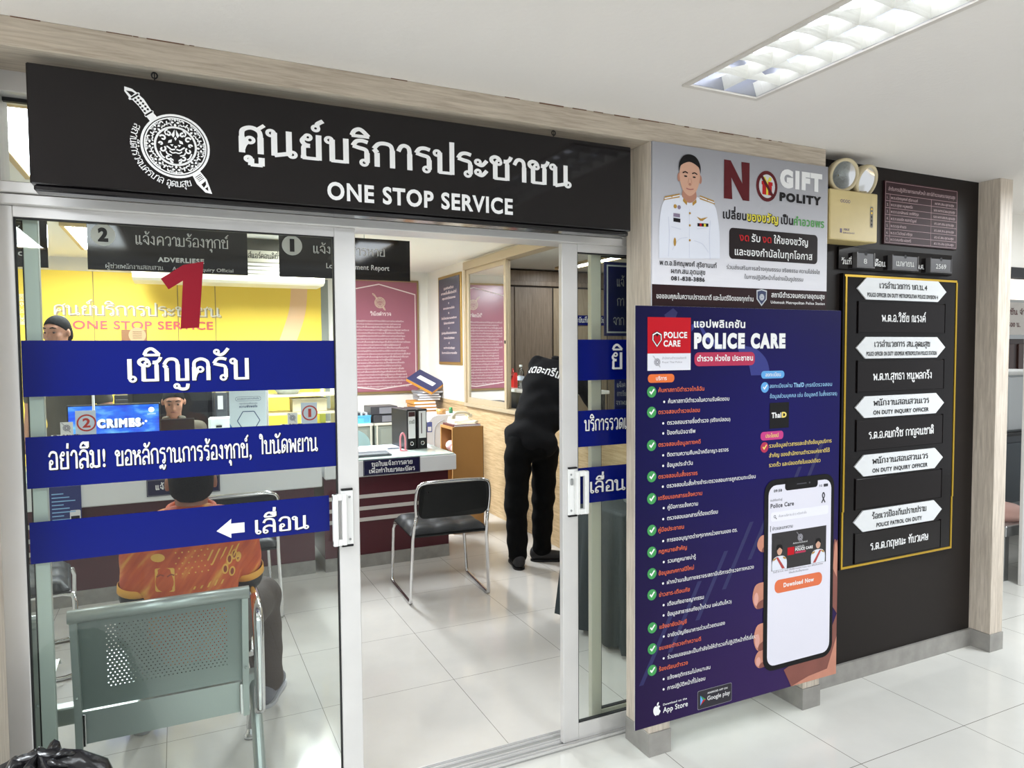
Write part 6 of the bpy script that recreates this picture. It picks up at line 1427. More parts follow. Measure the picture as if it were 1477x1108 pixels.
# ------------------------------------------------------------------ visitor chairs
M_PU = mat('black_upholstery', (18, 19, 20), .45, spec=.3, bump=.12, bscale=300)
def visitor_chair():
    S = thing('visitor_chair', 'black visitor chair on a chrome sled frame, its back to the open doorway', 'chair', (1.505, 4.28, 0), -.06, 'black visitor chairs')
    f = MB(); r = .0105
    for s in (-1, 1):
        p = [(s*.225, -.30, .55), (s*.232, -.265, .47), (s*.236, -.245, .40), (s*.25, -.235, .03), (s*.25, -.228, .014), (s*.25, -.20, r), (s*.255, .0, r), (s*.26, .20, r), (s*.26, .232, .016), (s*.26, .24, .04), (s*.245, .25, .36), (s*.235, .24, .395), (s*.22, .20, .40), (s*.21, -.16, .40)]
        f.tube(p, r, M_CHROME, 10)
    f.tube([(-.21, .12, .40), (.21, .12, .40)], r, M_CHROME, 8).tube([(-.21, -.10, .40), (.21, -.10, .40)], r, M_CHROME, 8)
    f.build('sled_frame', S, True)
    f = MB(); pts = [(-.225, -.30, .55), (-.232, -.315, .64), (-.222, -.33, .725), (-.19, -.338, .752), (-.12, -.342, .760), (.12, -.342, .760), (.19, -.338, .752), (.222, -.33, .725), (.232, -.315, .64), (.225, -.30, .55)]
    f.tube(spl(pts, 4), .011, M_CHROME, 10); f.build('back_frame', S, True)
    b = MB(); n = 12; prof = []
    out = rrect(-.215, .535, .215, .748, .045)
    v = []; k = len(out)
    for dy in (-.008, .016):
        for x, z in out: v.append((x, -.295-(z-.53)*.2+dy+.03*(x/.215)**2*-1+.02, z))
    fs = [(i, (i+1) % k, (i+1) % k+k, i+k) for i in range(k)]
    b.add(v, fs, M_PU); b.add(v[:k], [tuple(range(k))], M_PU); b.add(v[k:], [tuple(range(k-1, -1, -1))], M_PU)
    for x in (-.165, .165):
        for z in (.565, .70): b.lathe((x, -.30-(z-.53)*.2-.03*(x/.215)**2+.012, z), [(0, -.003), (.008, -.002), (.009, .002)], M_BLACK, 10, (0, 1, 0))
    b.build('backrest', S, True)
    b = MB(); nx, ny = 24, 22; v = []
    for j in range(ny+1):
        for i in range(nx+1):
            x = -.245+.49*i/nx; yv = -.235+.47*j/ny
            e = min(i, nx-i, j, ny-j); ez = -.03 if e == 0 else (-.008 if e == 1 else 0)
            q = .006*abs(math.sin((x+.245)/.49*math.pi*3))*abs(math.sin((yv+.235)/.47*math.pi*3))
            v.append((x, yv, .455+ez+q*2-.012*(yv > .2)))
    fs = [(j*(nx+1)+i, j*(nx+1)+i+1, (j+1)*(nx+1)+i+1, (j+1)*(nx+1)+i) for j in range(ny) for i in range(nx)]
    b.add(v, fs, M_PU, True); b.box(-.243, .243, -.233, .233, .405, .428, M_PU, .008)
    b.build('seat', S, True)
    return S
CH = visitor_chair()
copy_tree(CH, (.255, 4.42, 0), .03, 'black visitor chair at the long counter just beyond the man in orange')
copy_tree(CH, (-.74, 4.08, 0), -1.45, 'black visitor chair turned sideways behind the green door stile at the far left')

# ------------------------------------------------------------------ metal waiting bench
M_BENCH = mat('silver_green_enamel', (178, 186, 182), .32, .5)
def perf_mat():
    m_ = mat('perforated_enamel', (142, 152, 148), .36, .5); nt = m_.node_tree; b = nt.nodes['Principled BSDF']
    tc = nt.nodes.new('ShaderNodeTexCoord'); uv = tc.outputs['UV']
    sx = nt.nodes.new('ShaderNodeSeparateXYZ'); nt.links.new(uv, sx.inputs[0])
    def mth(op, a, b_=None):
        n = nt.nodes.new('ShaderNodeMath'); n.operation = op
        for i, q in enumerate((a, b_)):
            if q is None: continue
            if isinstance(q, (int, float)): n.inputs[i].default_value = q
            else: nt.links.new(q, n.inputs[i])
        return n.outputs[0]
    P = .0128
    v = mth('DIVIDE', sx.outputs['Y'], P*.86); row = mth('FLOOR', v); odd = mth('MODULO', mth('ABSOLUTE', row), 2.0)
    u = mth('ADD', mth('DIVIDE', sx.outputs['X'], P), mth('MULTIPLY', odd, .5))
    du = mth('SUBTRACT', mth('FRACT', u), .5); dv = mth('MULTIPLY', mth('SUBTRACT', mth('FRACT', v), .5), .86)
    d = mth('SQRT', mth('ADD', mth('MULTIPLY', du, du), mth('MULTIPLY', dv, dv)))
    hole = mth('LESS_THAN', d, .155)
    inx = mth('MULTIPLY', mth('GREATER_THAN', sx.outputs['X'], .075), mth('LESS_THAN', sx.outputs['X'], .43)); iny = mth('MULTIPLY', mth('GREATER_THAN', sx.outputs['Y'], .045), mth('LESS_THAN', sx.outputs['Y'], .265))
    a = mth('SUBTRACT', 1.0, mth('MULTIPLY', hole, mth('MULTIPLY', inx, iny)))
    nt.links.new(a, b.inputs['Alpha'])
    return m_
M_PERF = perf_mat()
S = thing('waiting_bench', 'silver-green perforated metal waiting bench seen from behind through the left door', 'bench', (.0, 2.75, 0))
def bench_unit(x0, x1):
    m_ = MB(); n = 10; rows = []
    prof = [(2.500, .732), (2.512, .70), (2.530, .63), (2.545, .55), (2.555, .48), (2.560, .42), (2.558, .405)]
    v = []; uv = []
    for yv, z in prof:
        v += [(x0+.018, yv, z), (x1-.018, yv, z)]; uv += [(0, z-.42), (x1-x0-.036, z-.42)]
    m_.add(v, [(2*i, 2*i+2, 2*i+3, 2*i+1) for i in range(len(prof)-1)], M_PERF, True)
    o = m_.build('back_panel', S)
    ul = o.data.uv_layers.new(name='UVMap')
    for lp in o.data.loops: ul.data[lp.index].uv = uv[lp.vertex_index]
    b = MB()
    b.tube([(x0-.004, 2.498, .728), (x1+.004, 2.498, .728)], .021, M_BENCH, 18)
    b.build('top_roll', S)
    b = MB()
    for x in (x0, x1-.02):
        b.add([(x, 2.488, .735), (x+.02, 2.488, .735), (x, 2.512, .735), (x+.02, 2.512, .735), (x, 2.535, .40), (x+.02, 2.535, .40), (x, 2.565, .40), (x+.02, 2.565, .40), (x, 2.54, .285), (x+.02, 2.54, .285), (x, 2.575, .285), (x+.02, 2.575, .285)],
              [(0, 4, 5, 1), (4, 8, 9, 5), (2, 3, 7, 6), (6, 7, 11, 10), (0, 2, 6, 4), (4, 6, 10, 8), (1, 5, 7, 3), (5, 9, 11, 7), (0, 1, 3, 2), (8, 10, 11, 9)], M_BENCH)
        for z in (.46, .53, .62): b.ball((x+.01 if x == x0 else x+.01, 2.522, z), .005, M_BENCH, 8, 6)
        b.box(x+(.02 if x == x0 else -.010), x+(.030 if x == x0 else 0), 2.535, 2.545, .295, .40, M_CHROME, .002)
    b.build('side_bracket', S)
    b = MB().box(x0+.02, x1-.02, 2.555, 2.562, .295, .400, M_BENCH)
    b.add([(x0+.01, 2.56, .40), (x1-.01, 2.56, .40), (x1-.01, 2.97, .43), (x0+.01, 2.97, .43), (x1-.01, 3.0, .40), (x0+.01, 3.0, .40)], [(0, 1, 2, 3), (3, 2, 4, 5)], M_BENCH)
    b.build('seat_pan', S)
bench_unit(-.318, .196); bench_unit(-.915, -.400); bench_unit(-1.51, -.997)
MB().box(-1.55, .24, 2.70, 2.75, .30, .36, M_BENCH, .004).build('cross_beam', S)
def arm(x):
    b = MB(); b.tube(spl([(x, 2.56, .28), (x, 2.55, .42), (x, 2.56, .58), (x, 2.60, .64), (x, 2.68, .655), (x, 2.90, .65), (x, 2.97, .63), (x, 3.0, .57), (x, 2.97, .42), (x, 2.90, .35)], 6), .018, M_CHROME, 12)
    b.build('armrest', S)
arm(.232)
for x in (.228, -1.3):
    b = MB().tube([(x, 2.72, .33), (x, 2.64, .22), (x, 2.545, .03), (x, 2.535, .012)], .02, M_BENCH, 12).tube([(x, 2.73, .32), (x, 2.84, .2), (x, 2.93, .05)], .017, M_CHROME, 10).lathe((x, 2.935, 0), [(0, 0), (.026, 0), (.026, .012), (.016, .03), (.012, .06)], M_CHROME, 14).lathe((x, 2.535, 0), [(0, 0), (.026, 0), (.026, .012), (.016, .03)], M_CHROME, 14)
    b.build('leg', S)

# ------------------------------------------------------------------ just inside the right leaf: draped table, notices on the glass
S = thing('draped_table', 'small table under a dark teal floor-length cloth behind the right glass leaf', 'table', (2.27, 3.15, 0))
def drape():
    n = 80; x0, x1, y0, y1 = 1.99, 2.60, 2.90, 3.42; zt = .715
    def per(t, e):
        t = (t % 1)*4; k = int(t); u = t-k
        a = [(x0-e, y0-e), (x1+e*.2, y0-e), (x1+e*.2, y1+e), (x0-e, y1+e)]
        p, q = a[k], a[(k+1) % 4]; return p[0]+(q[0]-p[0])*u, p[1]+(q[1]-p[1])*u
    v = []; f = []
    lv = [(zt, -.01, 0), (zt-.004, .0, 0), (zt-.02, .008, 0), (.5, .018, .010), (.25, .03, .018), (.03, .042, .024)]
    for z, e, am in lv:
        for i in range(n):
            t = i/n; w_ = am*math.sin(t*2*math.pi*11)+am*.5*math.sin(t*2*math.pi*19+1); x, yv = per(t, e+w_); v.append((min(x, 2.64), yv, z))
    for r in range(len(lv)-1):
        for i in range(n): f.append((r*n+i, (r+1)*n+i, (r+1)*n+(i+1) % n, r*n+(i+1) % n))
    f.append(tuple(range(n)))
    MB().add(v, f, mat('dark_teal_cloth', (24, 36, 40), .75, bump=.2, bscale=40), True).build('tablecloth', S)
    for x in (2.03, 2.55):
        for yv in (2.95, 3.36): MB().cyl((x, yv, 0), (x, yv, .70), .012, M_STEEL, 8).build('leg', S)
drape()
S = thing('white_basin', 'white lidded plastic basin standing on the dark draped table', 'basin', (2.26, 3.12, .715))
MB().lathe((2.26, 3.12, .715), [(0, 0), (.10, 0), (.135, .10), (.137, .105), (.13, .105), (.095, .01), (0, .008)], M_WHITE, 28).build('basin_body', S)
MB().lathe((2.26, 3.12, .821), [(.15, 0), (.152, .012), (.12, .03), (.05, .038), (0, .04)], M_WHITE, 28).lathe((2.26, 3.12, .855), [(.035, 0), (.035, .02), (0, .022)], mat('grey_knob', (150, 152, 156), .4), 16).build('lid', S)
def glass_notice(lab, x0, x1, z0, z1, rows, edge):
    S = thing('glass_notice', lab, 'sign', ((x0+x1)/2, 2.40, z0))
    MB().box(x0, x1, 2.402, 2.406, z0, z1, mat('notice_blue', (10, 26, 104), .35)).build('notice_sheet', S)
    l = MB()
    if edge:
        for a in ((x0+.012, x1-.012, z1-.018, z1-.012), (x0+.012, x1-.012, z0+.012, z0+.018), (x0+.012, x0+.018, z0+.018, z1-.018), (x1-.018, x1-.012, z0+.018, z1-.018)): l.box(a[0], a[1], 2.4012, 2.402, a[2], a[3], INK_W)
    for s, x, z, h, wd in rows: text(l, s, (x, 2.4008, z), X3, Z3, h, INK_W, wd, .0, 'loop')
    l.build('lettering', S)
glass_notice('large blue white-bordered notice inside the fixed glass, cut off by the wooden post', 1.552, 2.25, 1.590, 1.887, [('แจ้', 1.612, 1.790, .030, .036), ('กา', 1.612, 1.712, .030, .034), ('จาก', 1.594, 1.634, .030, .052)], True)
glass_notice('smaller dark blue notice below the large one inside the fixed glass', 1.602, 2.10, 1.285, 1.418, [('แจ้งค', 1.612, 1.382, .016, .04), ('การรับ', 1.612, 1.346, .016, .044), ('จากพบ', 1.608, 1.310, .016, .05)], False)

# ------------------------------------------------------------------ doorway beyond the last post
m = MB().box(4.872, 4.97, 2.64, 2.662, 0.0, 1.97, M_ALU, .002).box(3.757, 8.4, 2.63, 2.72, 1.97, 2.03, mat('black_head_rail', (30, 30, 32), .35))
o = struct(m.build('trim_10'))
MB().box(4.876, 4.886, 2.636, 2.64, 1.03, 1.08, M_BLACK).build('lock_plate', o)
MB().quad((4.97, 2.65, 0), (8.2, 2.65, 0), (8.2, 2.65, 1.97), (4.97, 2.65, 1.97), M_CLEAR).build('pane', o)
S = thing('waiting_stool', 'low steel bench with a round pink seat glimpsed past the last wooden post', 'bench', (5.5, 2.93, 0))
MB().box(4.84, 6.4, 2.72, 3.14, .30, .37, M_STEEL, .004).build('bench_frame', S)
for x in (4.86, 6.3): MB().box(x, x+.05, 2.74, 3.12, 0, .30, M_STEEL, .002).build('leg', S)
MB().lathe((5.10, 2.93, .37), [(0, .09), (.12, .085), (.17, .06), (.18, .03), (.17, 0), (0, 0)], mat('pink_vinyl', (226, 182, 172), .4), 24).build('seat_pad', S)
S = thing('dark_cupboard', 'dark brown cupboard at the far right beyond the last wooden post', 'cupboard', (6.8, 4.3, 0))
MB().box(6.2, 8.2, 4.2, 4.7, 0, 1.62, mat('dark_brown_cupboard', (58, 38, 34), .4)).build('carcass', S)
for x in (6.22, 6.9, 7.58): MB().box(x, x+.6, 4.185, 4.2, .05, 1.57, mat('cupboard_door', (74, 50, 44), .35), .003).build('cupboard_door', S)
S = thing('notice_board', 'white notice strip with red-brown handwriting above the dark cupboard at the far right', 'sign', (6.9, 4.15, 1.62))
MB().box(6.2, 8.2, 4.19, 4.2, 1.66, 1.98, mat('notice_white', (226, 220, 214), .5)).box(6.2, 8.2, 4.185, 4.2, 1.62, 1.66, M_STEEL).build('notice_sheet', S)
l = MB(); text(l, 'พิชัน จำกัด', (7.36, 4.188, 1.86), X3, Z3, .045, C_BRN, .42, .02, 'loop'); text(l, '500 น.', (7.40, 4.188, 1.74), X3, Z3, .04, C_BRN, .2, .02, 'loop'); l.build('lettering', S)
o = struct(MB().box(7.7, 9.5, 4.82, 4.85, 2.03, 2.43, M_ALUD).build('window_5'))
MB().quad((7.76, 4.815, 2.08), (9.44, 4.815, 2.08), (9.44, 4.815, 2.38), (7.76, 4.815, 2.38), emit('daylit_pane', (255, 246, 232), 1.6)).build('pane', o)
S = thing('plastic_crate', 'clear white plastic storage box beside the steel bench at the far right', 'box', (6.2, 3.7, 0))
MB().box(6.29, 6.9, 3.55, 3.9, .82, 1.30, mat('milky_plastic', (206, 210, 214), .3), .02).build('box_body', S); MB().box(6.27, 6.92, 3.53, 3.92, 1.30, 1.34, M_WHITE, .01).build('lid', S)
S = thing('low_cabinet', 'dark low cabinet carrying the white plastic box at the far right', 'cabinet', (6.2, 3.75, 0))
MB().box(5.75, 7.2, 3.5, 3.95, 0, .80, mat('blue_black_cabinet', (34, 44, 54), .35), .003).box(5.72, 7.23, 3.47, 3.95, .80, .82, M_BLACK, .002).build('carcass', S); MB().box(5.78, 6.45, 3.492, 3.5, .1, .74, mat('cabinet_door_dark', (44, 56, 66), .35), .002).build('cabinet_door', S)
# ------------------------------------------------------------------ figures: smooth-union distance fields meshed by surface nets
def sdf_mesh(prims, res, k=.025, cut=None, fold=None):
    lo = np.full(3, 1e9); hi = np.full(3, -1e9)
    for p in prims:
        if p[0] == 'c':
            for q, r in ((p[1], p[3]), (p[2], p[4])): lo = np.minimum(lo, np.array(q)-r); hi = np.maximum(hi, np.array(q)+r)
        else: lo = np.minimum(lo, np.array(p[1])-max(p[2])); hi = np.maximum(hi, np.array(p[1])+max(p[2]))
    lo -= .05; hi += .05
    N = np.ceil((hi-lo)/res).astype(int)+1
    ax = [lo[i]+np.arange(N[i])*res for i in range(3)]
    D = np.full(N, .06)
    for p in prims:
        if p[0] == 'c':
            a = np.array(p[1], float); b = np.array(p[2], float); ra, rb = p[3], p[4]; R = max(ra, rb)
            l = np.minimum(a, b)-R-.06; h = np.maximum(a, b)+R+.06
        else:
            c = np.array(p[1], float); rr = np.array(p[2], float); R = max(p[2]); l = c-R-.06; h = c+R+.06
        i0 = np.maximum(((l-lo)/res).astype(int), 0); i1 = np.minimum(((h-lo)/res).astype(int)+2, N)
        sl = tuple(slice(i0[i], i1[i]) for i in range(3))
        G = np.stack(np.meshgrid(*[ax[i][sl[i]] for i in range(3)], indexing='ij'), -1)
        if p[0] == 'c':
            ab = b-a; t = np.clip(((G-a)@ab)/max(ab@ab, 1e-9), 0, 1)
            d = np.linalg.norm(G-a-t[..., None]*ab, axis=-1)-(ra+(rb-ra)*t)
        else:
            q = G-c
            if len(p) > 3 and p[3] is not None: q = q@np.array(p[3])       # columns = local axes
            k0 = np.linalg.norm(q/rr, axis=-1); k1 = np.linalg.norm(q/(rr*rr), axis=-1)
            d = k0*(k0-1)/np.maximum(k1, 1e-6)
        kk = p[4] if p[0] == 'e' and len(p) > 4 else (p[5] if p[0] == 'c' and len(p) > 5 else k)
        o = D[sl]; h_ = np.clip(.5+.5*(o-d)/kk, 0, 1)
        D[sl] = o*(1-h_)+d*h_-kk*h_*(1-h_)
    G = np.stack(np.meshgrid(*ax, indexing='ij'), -1)
    if fold is not None: D = D+fold(G)
    if cut is not None: D = np.maximum(D, cut(G))
    S_ = D < 0
    n = N-1
    cor = [(i, j, q) for i in (0, 1) for j in (0, 1) for q in (0, 1)]
    cnt = sum(S_[i:i+n[0], j:j+n[1], q:q+n[2]].astype(int) for i, j, q in cor)
    act = (cnt > 0) & (cnt < 8)
    idx = np.full(n, -1); idx[act] = np.arange(act.sum())
    acc = np.zeros(tuple(n)+(3,)); num = np.zeros(n)
    for a in range(3):
        o1 = [c for c in cor if c[a] == 0]
        for c in o1:
            c2 = list(c); c2[a] = 1
            d0 = D[c[0]:c[0]+n[0], c[1]:c[1]+n[1], c[2]:c[2]+n[2]]; d1 = D[c2[0]:c2[0]+n[0], c2[1]:c2[1]+n[1], c2[2]:c2[2]+n[2]]
            cr = (d0 < 0) != (d1 < 0)
            t = np.where(cr, d0/np.where(cr, d0-d1, 1), 0)
            for b_ in range(3): acc[..., b_] += np.where(cr, t if b_ == a else c[b_], 0)
            num += cr
    P = (np.stack(np.meshgrid(*[np.arange(x) for x in n], indexing='ij'), -1)+acc/np.maximum(num, 1)[..., None])[act]*res+lo
    F = []
    for a in range(3):
        b_, c_ = (a+1) % 3, (a+2) % 3
        s0 = [slice(1, n[i]) for i in range(3)]; s0[a] = slice(0, n[a]); s1 = list(s0); s1[a] = slice(1, n[a]+1)
        A = S_[tuple(s0)]; B = S_[tuple(s1)]
        w_ = np.argwhere(A != B)
        fl = A[A != B]
        w_ = w_+np.array([0 if i == a else 1 for i in range(3)])
        def id_(db, dc):
            q = w_.copy(); q[:, b_] -= db; q[:, c_] -= dc
            return idx[q[:, 0], q[:, 1], q[:, 2]]
        quad = np.stack([id_(1, 1), id_(0, 1), id_(0, 0), id_(1, 0)], 1)
        quad[~fl] = quad[~fl][:, ::-1]
        F.append(quad)
    F = np.concatenate(F); F = F[(F >= 0).all(1)]
    # two rounds of Laplacian smoothing
    E = np.concatenate([F[:, [0, 1]], F[:, [1, 2]], F[:, [2, 3]], F[:, [3, 0]]])
    for _ in range(2):
        s = np.zeros_like(P); c = np.zeros(len(P))
        for i, j in ((0, 1), (1, 0)): np.add.at(s, E[:, i], P[E[:, j]]); np.add.at(c, E[:, i], 1)
        P = P*.5+.5*s/np.maximum(c, 1)[:, None]
    return P, F
def sdf_obj(name, prims, res, m_, parent, k=.025, cut=None, fold=None):
    P, F = sdf_mesh(prims, res, k, cut, fold)
    b = MB(); b.v = [tuple(p) for p in P]; b.f = [list(map(int, f)) for f in F]; b.m = [b.mi(m_)]*len(b.f); b.sm = [True]*len(b.f)
    return b.build(name, parent)
V = lambda *a: np.array(a, float)
def nrm(a): return a/np.linalg.norm(a)
def head_frame(face, pitch):
    f = nrm(V(face[0], face[1], 0)); r = V(f[1], -f[0], 0); u = V(0, 0, 1)
    cp, sp = math.cos(pitch), math.sin(pitch)
    return f*cp-u*sp, r, u*cp+f*sp
def head_prims(c, f, r, u):
    R = np.stack([r, f, u], 1)
    P = lambda a, b, z: c+r*a+f*b+u*z
    pr = [('e', P(0, -.012, .028), (.074, .094, .088), R), ('e', P(0, .028, -.045), (.057, .062, .066), R), ('e', P(0, .066, -.092), (.022, .02, .018), R, .02),
          ('c', P(0, .082, .018), P(0, .102, -.020), .008, .013, .012), ('e', P(0, .073, .036), (.05, .018, .014), R, .02), ('e', P(0, .083, -.050), (.023, .010, .010), R, .010),
          ('e', P(.040, .06, -.018), (.022, .02, .02), R, .02), ('e', P(-.040, .06, -.018), (.022, .02, .02), R, .02)]
    for s in (1, -1): pr.append(('e', P(s*.0785, -.010, -.004), (.0105, .018, .030), R, .006))
    return pr
def hand_prims(w, d, n, s=1):
    """palm from wrist w along d, palm normal n, thumb side sign s; four curled fingers and a thumb"""
    d = nrm(d); n = nrm(n-d*(n@d)); t = np.cross(d, n)*s
    R = np.stack([t, d, n], 1)
    pr = [('e', w+d*.045, (.040, .052, .016), R)]
    for i, (o, L) in enumerate(((.030, .072), (.010, .080), (-.011, .074), (-.030, .058))):
        a = w+d*.082+t*o; b = a+(d*.86+n*.5)*L*.45; c = b+(d*.35+n*.94)*L*.33; e = c+(-d*.1+n)*L*.22
        pr += [('c', a, b, .0095, .009, .006), ('c', b, c, .009, .0085, .006), ('c', c, e, .0085, .0075, .006)]
    a = w+d*.025+t*.034; b = a+(t*.7+d*.6+n*.35)*.036; c = b+(d*.8+t*.1+n*.6)*.03
    pr += [('c', a, b, .012, .0105, .008), ('c', b, c, .0105, .0085, .006)]
    return pr
def figure(label, base, J, face, pitch, skin, hairm, shirt, pants, shoe, sleeve, hem, res=.011, collar=None, eyes=True, arms_under=None, girth=1.0, folds=.004, parts=True):
    S = thing('person', label, 'person', base)
    f, r, u = head_frame(face, pitch)
    c = V(*J['head'])
    sL, sR, eL, eR, wL, wR = [V(*J[k]) for k in ('sL', 'sR', 'eL', 'eR', 'wL', 'wR')]
    hL, hR, kL, kR, aL, aR, tL, tR = [V(*J[k]) for k in ('hL', 'hR', 'kL', 'kR', 'aL', 'aR', 'tL', 'tR')]
    pel, chest, neck = V(*J['pelvis']), V(*J['chest']), V(*J['neck'])
    sd = nrm(sR-sL); up = nrm(neck-pel); fw = nrm(np.cross(up, sd)); sd = np.cross(fw, up)
    RT = np.stack([sd, fw, up], 1); hd = nrm(hR-hL)
    g = girth
    def torso(e): return [('e', chest, (.165*g+e, .105*g+e, .20+e), RT), ('c', sL*.82+sR*.18, sR*.82+sL*.18, .065+e, .065+e), ('e', (chest+pel)/2, (.145*g+e, .10*g+e, .17+e), RT), ('e', pel, (.16*g+e, .11*g+e, .12+e), RT)]
    def armp(e, fr, side):
        s_, e_, w_ = (sL, eL, wL) if side < 0 else (sR, eR, wR)
        out = [('c', s_, s_+(e_-s_)*min(1, fr/.5), .053+e, (.053+(.042-.053)*min(1, fr/.5))+e, .022)]
        if fr > .5: out.append(('c', e_, e_+(w_-e_)*(fr-.5)*2, .042+e, .031+e, .022))
        return out
    def legp(e, a0=1.0):
        out = []
        for h_, k_, a_ in ((hL, kL, aL), (hR, kR, aR)): out += [('c', h_, k_, .078+e, .056+e), ('c', k_, k_+(a_-k_)*a0, .054+e, .038+e)]
        return out
    body = torso(-.008)+armp(-.002, 1, -1)+armp(-.002, 1, 1)+legp(-.008)+[('c', neck-up*.03, c-u*.05-f*.015, .056, .052)]
    body += [q for q in head_prims(c, f, r, u)]
    nL = V(*J.get('pL', -fw)); nR = V(*J.get('pR', -fw))
    body += hand_prims(wL, nrm(wL-eL), nL, 1)+hand_prims(wR, nrm(wR-eR), nR, -1)
    for a_, t_ in ((aL, tL), (aR, tR)): body.append(('c', a_-V(0, 0, .035), t_+V(0, 0, .01), .034, .026))
    sdf_obj('body', body, res*.9, skin, S, .022)
    # hair
    R = np.stack([r, f, u], 1)
    hp = [('e', c+f*-.012+u*.030, (.0775, .098, .092), R), ('e', c+f*-.05+u*-.02, (.072, .064, .075), R)]
    sdf_obj('hair', hp, .006, hairm, S, .02, cut=lambda G: np.maximum((G-c)@f*.85+.004-(G-c)@u, -(G-c)@u-.078))
    if eyes:
        for s in (1, -1):
            b = MB(); p = c+r*s*.031+f*.0715+u*.008
            b.ball(tuple(p), (.0122, .0122, .0062), mat('eye_white', (132, 108, 98), .5), 12, 8); q = p+f*.0078-u*.003; b.ball(tuple(q), (.0072, .0072, .0050), mat('iris_dark', (32, 22, 20), .2), 10, 8)
            b.build('eye', S)
            MB().tube([tuple(c+r*s*.014+f*.090+u*.036), tuple(c+r*s*.032+f*.088+u*.041), tuple(c+r*s*.050+f*.074+u*.034)], [.003, .004, .002], hairm, 6).build('eyebrow', S)
        MB().tube([tuple(c-r*.022+f*.088-u*.052), tuple(c+f*.0945-u*.051), tuple(c+r*.022+f*.088-u*.052)], [.0025, .0045, .0025], mat('lip_brown', (140, 84, 76), .5), 6).build('mouth', S)
    def fold(G): return folds*(np.sin(G[..., 2]*46+G[..., 0]*24)*np.sin(G[..., 0]*31-G[..., 2]*17)+.6*np.sin(G[..., 1]*40+G[..., 2]*30))
    hz, hn = hem
    sh = sdf_obj('shirt', torso(.012)+armp(.012, sleeve, -1)+armp(.012, sleeve, 1), res, shirt, S, .045, cut=lambda G: np.maximum(hz-(G-pel)@up, (G-neck)@up-.045), fold=fold)
    if collar is not None:
        b = MB(); pts = [tuple(neck+up*(.028+.016*math.cos(a))+sd*.070*math.sin(a)+fw*(.066*math.cos(a)+.0)) for a in np.linspace(.35, 2*math.pi-.35, 22)]
        b.tube(pts, .017, collar, 8); b.build('collar', sh)
    if arms_under is not None: sdf_obj('under_sleeve', [('c', eL, wL, .047, .036), ('c', sL+(eL-sL)*.6, eL, .050, .047), ('c', eR, wR, .047, .036), ('c', sR+(eR-sR)*.6, eR, .050, .047)], res, arms_under, S, .02)
    def foldp(G): return folds*1.3*(np.sin(G[..., 2]*38+G[..., 0]*20)*np.sin(G[..., 0]*26-G[..., 2]*13))
    sdf_obj('trousers', [('e', pel-up*.02, (.152*g, .112*g, .12), RT)]+legp(.022, .97)+[('c', kL, kL+(aL-kL)*.97, .070, .062), ('c', kR, kR+(aR-kR)*.97, .070, .062)], res, pants, S, .03, cut=None, fold=foldp)
    for a_, t_ in ((aL, tL), (aR, tR)):
        d = nrm(V(t_[0]-a_[0], t_[1]-a_[1], 0)); hl = V(a_[0], a_[1], 0)-d*.045
        tt = V(t_[0], t_[1], 0)
        o = sdf_obj('shoe', [('c', hl+V(0, 0, .05), tt+V(0, 0, .036), .042, .036), ('c', hl+V(0, 0, .075), hl+d*.06+V(0, 0, .075), .036, .036)], .007, shoe, S, .02, cut=lambda G: .012-G[..., 2])
        pr = np.cross(d, V(0, 0, 1))
        ol = spl([tuple((hl-d*.038)[:2]), tuple((hl+pr*.040)[:2]), tuple(((hl+tt)/2+pr*.040)[:2]), tuple((tt+pr*.040)[:2]), tuple((tt+d*.042)[:2]), tuple((tt-pr*.038)[:2]), tuple(((hl+tt)/2-pr*.036)[:2]), tuple((hl-pr*.038)[:2])], 4, True)
        MB().slab(ol, (0, 0, .016), X3, Y3, J.get('sole', M_BLACK), .0155).build('sole', o)
    return S, sh, dict(c=c, f=f, r=r, u=u, sd=sd, fw=fw, up=up, chest=chest, neck=neck, pel=pel)
SKIN = mat('skin', (176, 124, 98), .5, var=.08, vscale=14); SKIN2 = mat('skin_tan', (158, 106, 82), .5, var=.08, vscale=14); HAIR = mat('black_hair', (16, 14, 14), .8, spec=.15, bump=.5, bscale=260)
BLKC = mat('black_cotton', (21, 21, 23), .9, spec=.15, bump=.2, bscale=30); BLKT = mat('black_trouser_cloth', (8, 8, 9), .9, spec=.15, bump=.2, bscale=30)
# man in black leaning on the window sill
J = dict(head=(2.78, 4.66, 1.47), neck=(2.57, 4.56, 1.43), chest=(2.44, 4.50, 1.26), pelvis=(2.245, 4.43, .90), sL=(2.415, 4.645, 1.43), sR=(2.645, 4.43, 1.33), eL=(2.53, 4.86, 1.18), eR=(2.745, 4.36, 1.12), wL=(2.72, 4.96, 1.07), wR=(2.86, 4.56, 1.07),
         hL=(2.150, 4.43, .82), hR=(2.350, 4.41, .82), kL=(2.125, 4.42, .46), kR=(2.365, 4.47, .46), aL=(2.150, 4.45, .085), aR=(2.375, 4.515, .085), tL=(2.185, 4.60, .03), tR=(2.50, 4.455, .03), pL=(0, 0, -1), pR=(0, 0, -1))
S, sh, fr = figure('person with back turned in black shirt and trousers leaning through the side window', (2.26, 4.45, 0), J, (.7, .7), .2, SKIN, HAIR, BLKC, BLKT, mat('dark_shoe', (34, 32, 34), .6), .96, (-.185, 0), collar=BLKC, folds=.0045, girth=1.17)
